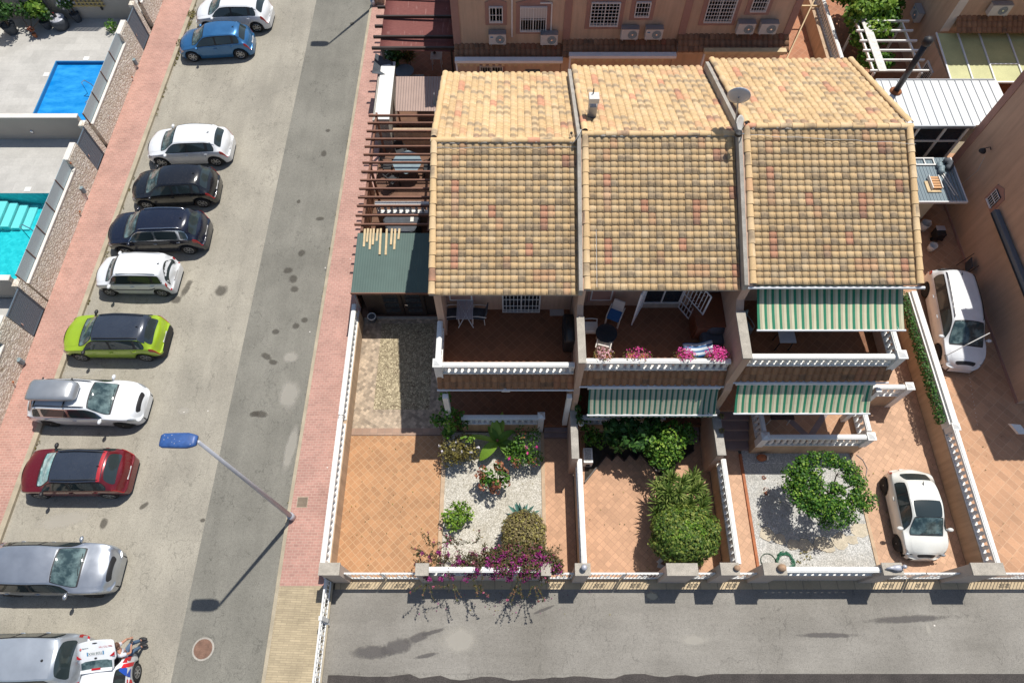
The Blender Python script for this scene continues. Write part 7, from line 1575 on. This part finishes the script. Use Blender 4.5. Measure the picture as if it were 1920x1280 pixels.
# right balcony and porch
c = at(1476, 630, 5.15); t = T('small_table', 'small pale table under the awning of the right balcony', 'table', (c.x, c.y, 4.46)); MB().box(c.x-.28, c.y-.25, 5.12, c.x+.28, c.y+.25, 5.15).build('table_top', M['galv'], t); legs(t, (c.x, c.y, 4.46), .48, .4, .66, M['dark'])
chair('grey mottled chair in the shaded left corner of the right balcony', (8.15, 11.5, 4.46), -1.2, M['greyblue'], M['greymetal'])
c = at(1476, 812, 1.65); t = T('porch_table', 'dark glass table under the right porch awning', 'table', (c.x, 9.6, .93)); MB().box(c.x-.5, 9.25, 1.6, c.x+.4, 10.1, 1.63).build('table_top', M['winglass'], t); legs(t, (c.x-.05, 9.65, .93), .8, .7, .67, M['coping'])
# side yard
c = at(762, 298, 1.0); t = T('garden_table', 'teal octagonal table seen through the brown pergola rafters', 'table', (c.x, c.y, 0)); MB().lathe([(.72,0),(.74,.03)], (c.x, c.y, .75), 8).build('table_top', M['greyblue'], t); MB().lathe([(.03,0),(.03,.012)], (c.x, c.y, .781), 8).build('parasol_hole', M['black'], t); legs(t, (c.x, c.y, 0), .9, .9, .74, M['dark'])
for k, (dx, dy, a, lab) in enumerate(((-1.0,.1,0,'black garden chair left of the teal octagonal table'),(1.0,.0,3.14,'black garden chair right of the teal octagonal table'),(-.4,.95,-1.2,'black garden chair behind the teal octagonal table'),(-.7,-.8,.8,'black garden chair in front of the teal octagonal table'))): chair(lab, (c.x+dx, c.y+dy, 0), a, M['dark'], M['dark'], group='chairs round the octagonal table')
c = at(752, 408, 1.0); t = T('spa_cover', 'grey octagonal spa cover at the lower end of the pergola', 'spa', (c.x, c.y, 0)); MB().lathe([(.82,0),(.85,.75),(.86,.80),(.80,.84)], (c.x, c.y, 0), 8).build('cover', M['darkfab'], t); MB().box(c.x+.4, c.y-.1, .84, c.x+.55, c.y+.45, .85).build('label_patch', M['coping'], t)
c = at(758, 132, .8); t = T('round_table', 'round grey blue table under the open sky beside the shrub', 'table', (c.x, c.y, 0)); MB().lathe([(.48,0),(.50,.03)], (c.x, c.y, .75), 24).build('table_top', M['galv'] if False else M['greyblue'], t); legs(t, (c.x, c.y, 0), .6, .6, .74, M['dark'])
c = at(783, 147, .6); t = T('covered_sofa', 'grey blue covered seat beside the round table', 'seat', (c.x, c.y, 0)); MB().box(c.x-.4, c.y-.25, .0, c.x+.35, c.y+.35, .6).build('cover', M['greyblue'], t, bev=.12)
b = MB(); c = at(800, 156, .8)
for k in range(5): b.bar((c.x-.5, c.y-.2+k*.1, .85), (c.x+.6, c.y-.2+k*.1, .85), .02, .02)
for s_ in (-1, 1): b.bar((c.x-.5, c.y-.3, 0), (c.x-.4, c.y+.3, .9), .03, .03)
b.build('drying_rack', M['white'], label='white drying rack between the covered seat and the lean-to roof', cat='rack')
c = at(818, 105, .75); t = T('side_table', 'pinkish rectangular table below the maroon shade cloth', 'table', (c.x, c.y, 0)); MB().box(c.x-.3, c.y-.25, .72, c.x+.3, c.y+.3, .76).build('table_top', M['coping'], t); legs(t, (c.x, c.y, 0), .5, .45, .72, M['whitemetal']); MB().ball((c.x-.1, c.y+.15, .82), .08, 10, 7).build('ornament', M['dark'], t)
for k, (px, py) in enumerate(((816, 193), (818, 225))):
    c = at(px, py, 2.0); t = T('closed_parasol', ['closed grey blue parasol beside the upper roof edge', 'closed grey blue parasol just above the pergola'][k], 'parasol', (c.x, c.y, 0), 'closed parasols'); MB().tube([(c.x, c.y, 0), (c.x, c.y, 2.6)], .02, 6).build('pole', M['white'], t); MB().tube([(c.x, c.y, 1.0), (c.x, c.y, 1.8), (c.x, c.y, 2.5)], [.14,.11,.04], 10).build('canopy', M['greyblue'], t)
c = at(722, 140, 1.5); b = MB(); b.add([(c.x-.5, c.y-.6, 2.1), (c.x+.5, c.y-.5, 1.9), (c.x+.45, c.y+.3, 2.0), (c.x-.4, c.y+.6, 2.3), (c.x-.1, c.y, 1.9)], [(0,1,4),(1,2,4),(2,3,4),(3,0,4)]); b.build('shade_sail', M['darkfab'], label='small black pointed shade sail at the top of the white wall', cat='sail').modifiers.new('solid', 'SOLIDIFY').thickness = .01
c = at(700, 602, .0); t = T('urn', 'dark urn with a white rim on the cobbles beside the shed door', 'urn', c); MB().lathe([(.1,0),(.19,.2),(.17,.4),(.12,.42)], c, 16).build('body', M['darkfab'], t, smooth=True); MB().tube([(c.x+.17*math.cos(a), c.y+.17*math.sin(a), .42) for a in [2*math.pi*k/18 for k in range(19)]], .022, 6, False).build('rim', M['white'], t)
b = MB(); b.tube([at(1775, 666, 1.2), at(1815, 645, 2.0), at(1856, 624, 2.4)], .018, 6); b.build('white_pole', M['white'], label='thin white pole slanting over the bonnet of the shaded white hatchback', cat='pole')
b = MB()
for k in range(14): b.ball(at(1817+k*1.2, 702+k*7.2, .03), .014, 6, 4)
b.build('bead_chain', M['white'], label='dotted white string lying on the tiles below the shaded white hatchback', cat='string')  # plain white beads in a dotted line, no lamps
c = at(1907, 802, .6); b = MB(); b.add([c+Vector((-.35,.1,.2)), c+Vector((0,-.25,0)), c+Vector((.35,-.25,0)), c+Vector((.1,.1,.1))], [(0,1,3),(1,2,3)]); b.build('white_sack', M['white'], label='white pointed sack near the right edge in the building shadow', cat='sack').modifiers.new('solid', 'SOLIDIFY').thickness = .12
# ================================================================ PERSON on the open boot sill
def person():
    base = Vector((-13.0, 1.3, 0)); t = T('person', 'person in white shirt and jeans sitting at the open boot with a phone', 'person', base)
    J = dict(pel=(-13.05,1.08,.64), sp1=(-13.07,1.15,.84), chest=(-13.08,1.25,1.06), neck=(-13.07,1.36,1.22), head=(-13.04,1.44,1.36), top=(-13.03,1.46,1.47),
             hl=(-12.98,1.02,.62), kl=(-12.82,1.28,.74), al=(-12.82,1.44,.24), tl=(-12.72,1.52,.10), hr=(-13.10,1.20,.62), kr=(-12.90,1.52,.76), ar=(-12.88,1.64,.26), tr=(-12.78,1.72,.12),
             shl=(-12.93,1.14,1.14), ell=(-12.76,1.23,.92), wl=(-12.76,1.50,1.02), shr=(-13.18,1.40,1.12), elr=(-12.98,1.65,.95), wr=(-12.82,1.67,1.06))
    names = list(J); idx = {k: i for i, k in enumerate(names)}; E = [('pel','sp1'),('sp1','chest'),('chest','neck'),('neck','head'),('head','top'),('pel','hl'),('hl','kl'),('kl','al'),('al','tl'),('pel','hr'),('hr','kr'),('kr','ar'),('ar','tr'),('chest','shl'),('shl','ell'),('ell','wl'),('chest','shr'),('shr','elr'),('elr','wr')]
    RA = dict(pel=.15, sp1=.13, chest=.15, neck=.055, head=.095, top=.075, hl=.10, kl=.062, al=.045, tl=.035, hr=.10, kr=.062, ar=.045, tr=.035, shl=.062, ell=.042, wl=.03, shr=.062, elr=.042, wr=.03)
    def skin(name, keys, edges, rad, mat, parent, grow=0.):
        me = bpy.data.meshes.new(name); ii = {k: i for i, k in enumerate(keys)}
        me.from_pydata([Vector(J[k] if isinstance(k, str) else k)-base for k in keys], [(ii[a], ii[b]) for a, b in edges], [])
        o = bpy.data.objects.new(name, me); C.objects.link(o); o.parent = parent; ORG[o.name] = base
        sk = o.modifiers.new('skin', 'SKIN'); sk.use_smooth_shade = True
        for k, i in ii.items(): r = (rad[k] if isinstance(rad, dict) else rad)+grow; me.skin_vertices[0].data[i].radius = (r, r)
        me.skin_vertices[0].data[0].use_root = True; o.modifiers.new('sub', 'SUBSURF').render_levels = 2; me.materials.append(mat); return o
    skin('body', names, E, RA, M['skin'], t)
    skin('trousers', ['pel','hl','kl','al','hr','kr','ar'], [('pel','hl'),('hl','kl'),('kl','al'),('pel','hr'),('hr','kr'),('kr','ar')], RA, M['denim'], t, .014)
    J['shl2'] = tuple(Vector(J['shl']).lerp(Vector(J['ell']), .55)); J['shr2'] = tuple(Vector(J['shr']).lerp(Vector(J['elr']), .55)); RA['shl2'] = .052; RA['shr2'] = .052
    skin('shirt', ['sp1','chest','pel','shl','shl2','shr','shr2'], [('sp1','chest'),('sp1','pel'),('chest','shl'),('shl','shl2'),('chest','shr'),('shr','shr2')], RA, M['shirt'], t, .016)
    for s_ in ('l', 'r'):
        a_, e_ = Vector(J['a'+s_]), Vector(J['t'+s_]); d = (e_-a_); d.z = 0; d.normalize(); MB().ball(Vector((a_.x, a_.y, a_.z-.06))+d*.09, (.15,.07,.06), 12, 7).build('shoe', M['dark'], t, smooth=True)
        w_, el_ = Vector(J['w'+s_]), Vector(J['e'+'l'+s_]); f = (w_-el_).normalized(); sd = f.cross(Vector((0,0,1))).normalized(); up = sd.cross(f); hb = MB()
        hb.ball(w_+f*.045, (.042,.042,.028), 10, 6)
        for k in range(4): p0 = w_+f*.07+sd*(-.03+.02*k); hb.tube([p0, p0+f*.035-up*.004, p0+f*(.055+.006*(k in (1,2)))-up*.02], [.0095,.009,.007], 6)
        p0 = w_+f*.02+sd*(.04 if s_ == 'r' else -.04); hb.tube([p0, p0+f*.03+up*.012, p0+f*.05+up*.005], [.011,.010,.008], 6); hb.build('hand', M['skin'], t, smooth=True)
    hd = Vector(J['head']); look = Vector((.6,.35,-.35)).normalized(); sd = look.cross(Vector((0,0,1))).normalized(); up = sd.cross(look)
    MB().ball(hd+Vector((-.015,-.01,.045)), (.098,.098,.085), 14, 9).build('hair', M['hair'], t, smooth=True); fb_ = MB()
    fb_.ball(hd+look*.108-up*.005, (.014,.014,.018), 8, 5); 
    for s_ in (-1, 1): fb_.ball(hd+sd*s_*.10, (.016,.016,.03), 8, 5)
    fb_.build('nose_and_ears', M['skin'], t, smooth=True); eb = MB()
    for s_ in (-1, 1): eb.ball(hd+look*.095+sd*s_*.034+up*.022, .010, 6, 4)
    eb.bar(hd+look*.10-up*.045-sd*.022, hd+look*.10-up*.045+sd*.022, .006, .006); eb.build('face_features', M['dark'], t)
    ph = (Vector(J['wl'])+Vector(J['wr']))/2+Vector((.04,.0,.03)); p_ = T('phone', 'dark phone held in both hands by the seated person', 'phone', ph); MB().bar(ph-Vector((.02,.07,-.01)), ph+Vector((.02,.07,.01)), .075, .012, (.6,0,1)).build('case', M['dark'], p_)
person()

rg = random.Random(77); b = MB(); b2 = MB()
for _ in range(150):
    x, y = rg.gauss(-.4, 1.3), rg.choice([rg.uniform(2.4, 3.5), rg.uniform(4.2, 5.2)]); k = rg.uniform(.012, .024); a = rg.random()*6
    (b if rg.random() < .6 else b2).add([(x+k*math.cos(a+q), y+k*math.sin(a+q), .036+.006*(q > 2)) for q in (0, 1.5, 3.1, 4.6)], [(0,1,2,3)])
for _ in range(260):
    x, y = rg.choice([(rg.uniform(2.8, 7.5), rg.uniform(4, 7)), (rg.uniform(9.2, 13.2), rg.uniform(4, 7.5)), (rg.uniform(-2.5, 1), rg.uniform(5, 8.8)), (rg.uniform(-6.3, -2.9), rg.uniform(4, 9)), (rg.uniform(13.6, 16.5), rg.uniform(4, 11)), (rg.uniform(17, 20), rg.uniform(4, 14))]); k = rg.uniform(.012, .028); a = rg.random()*6
    b2.add([(x+k*math.cos(a+q), y+k*math.sin(a+q), .036+.006*(q > 2)) for q in (0, 1.5, 3.1, 4.6)], [(0,1,2,3)])
b.build('fallen_petals', M['magenta'], kind='stuff', label='magenta petals fallen around the bougainvillea'); b2.build('leaf_litter', M['leafolive'], kind='stuff', label='dry leaf litter on gravel and tiles')
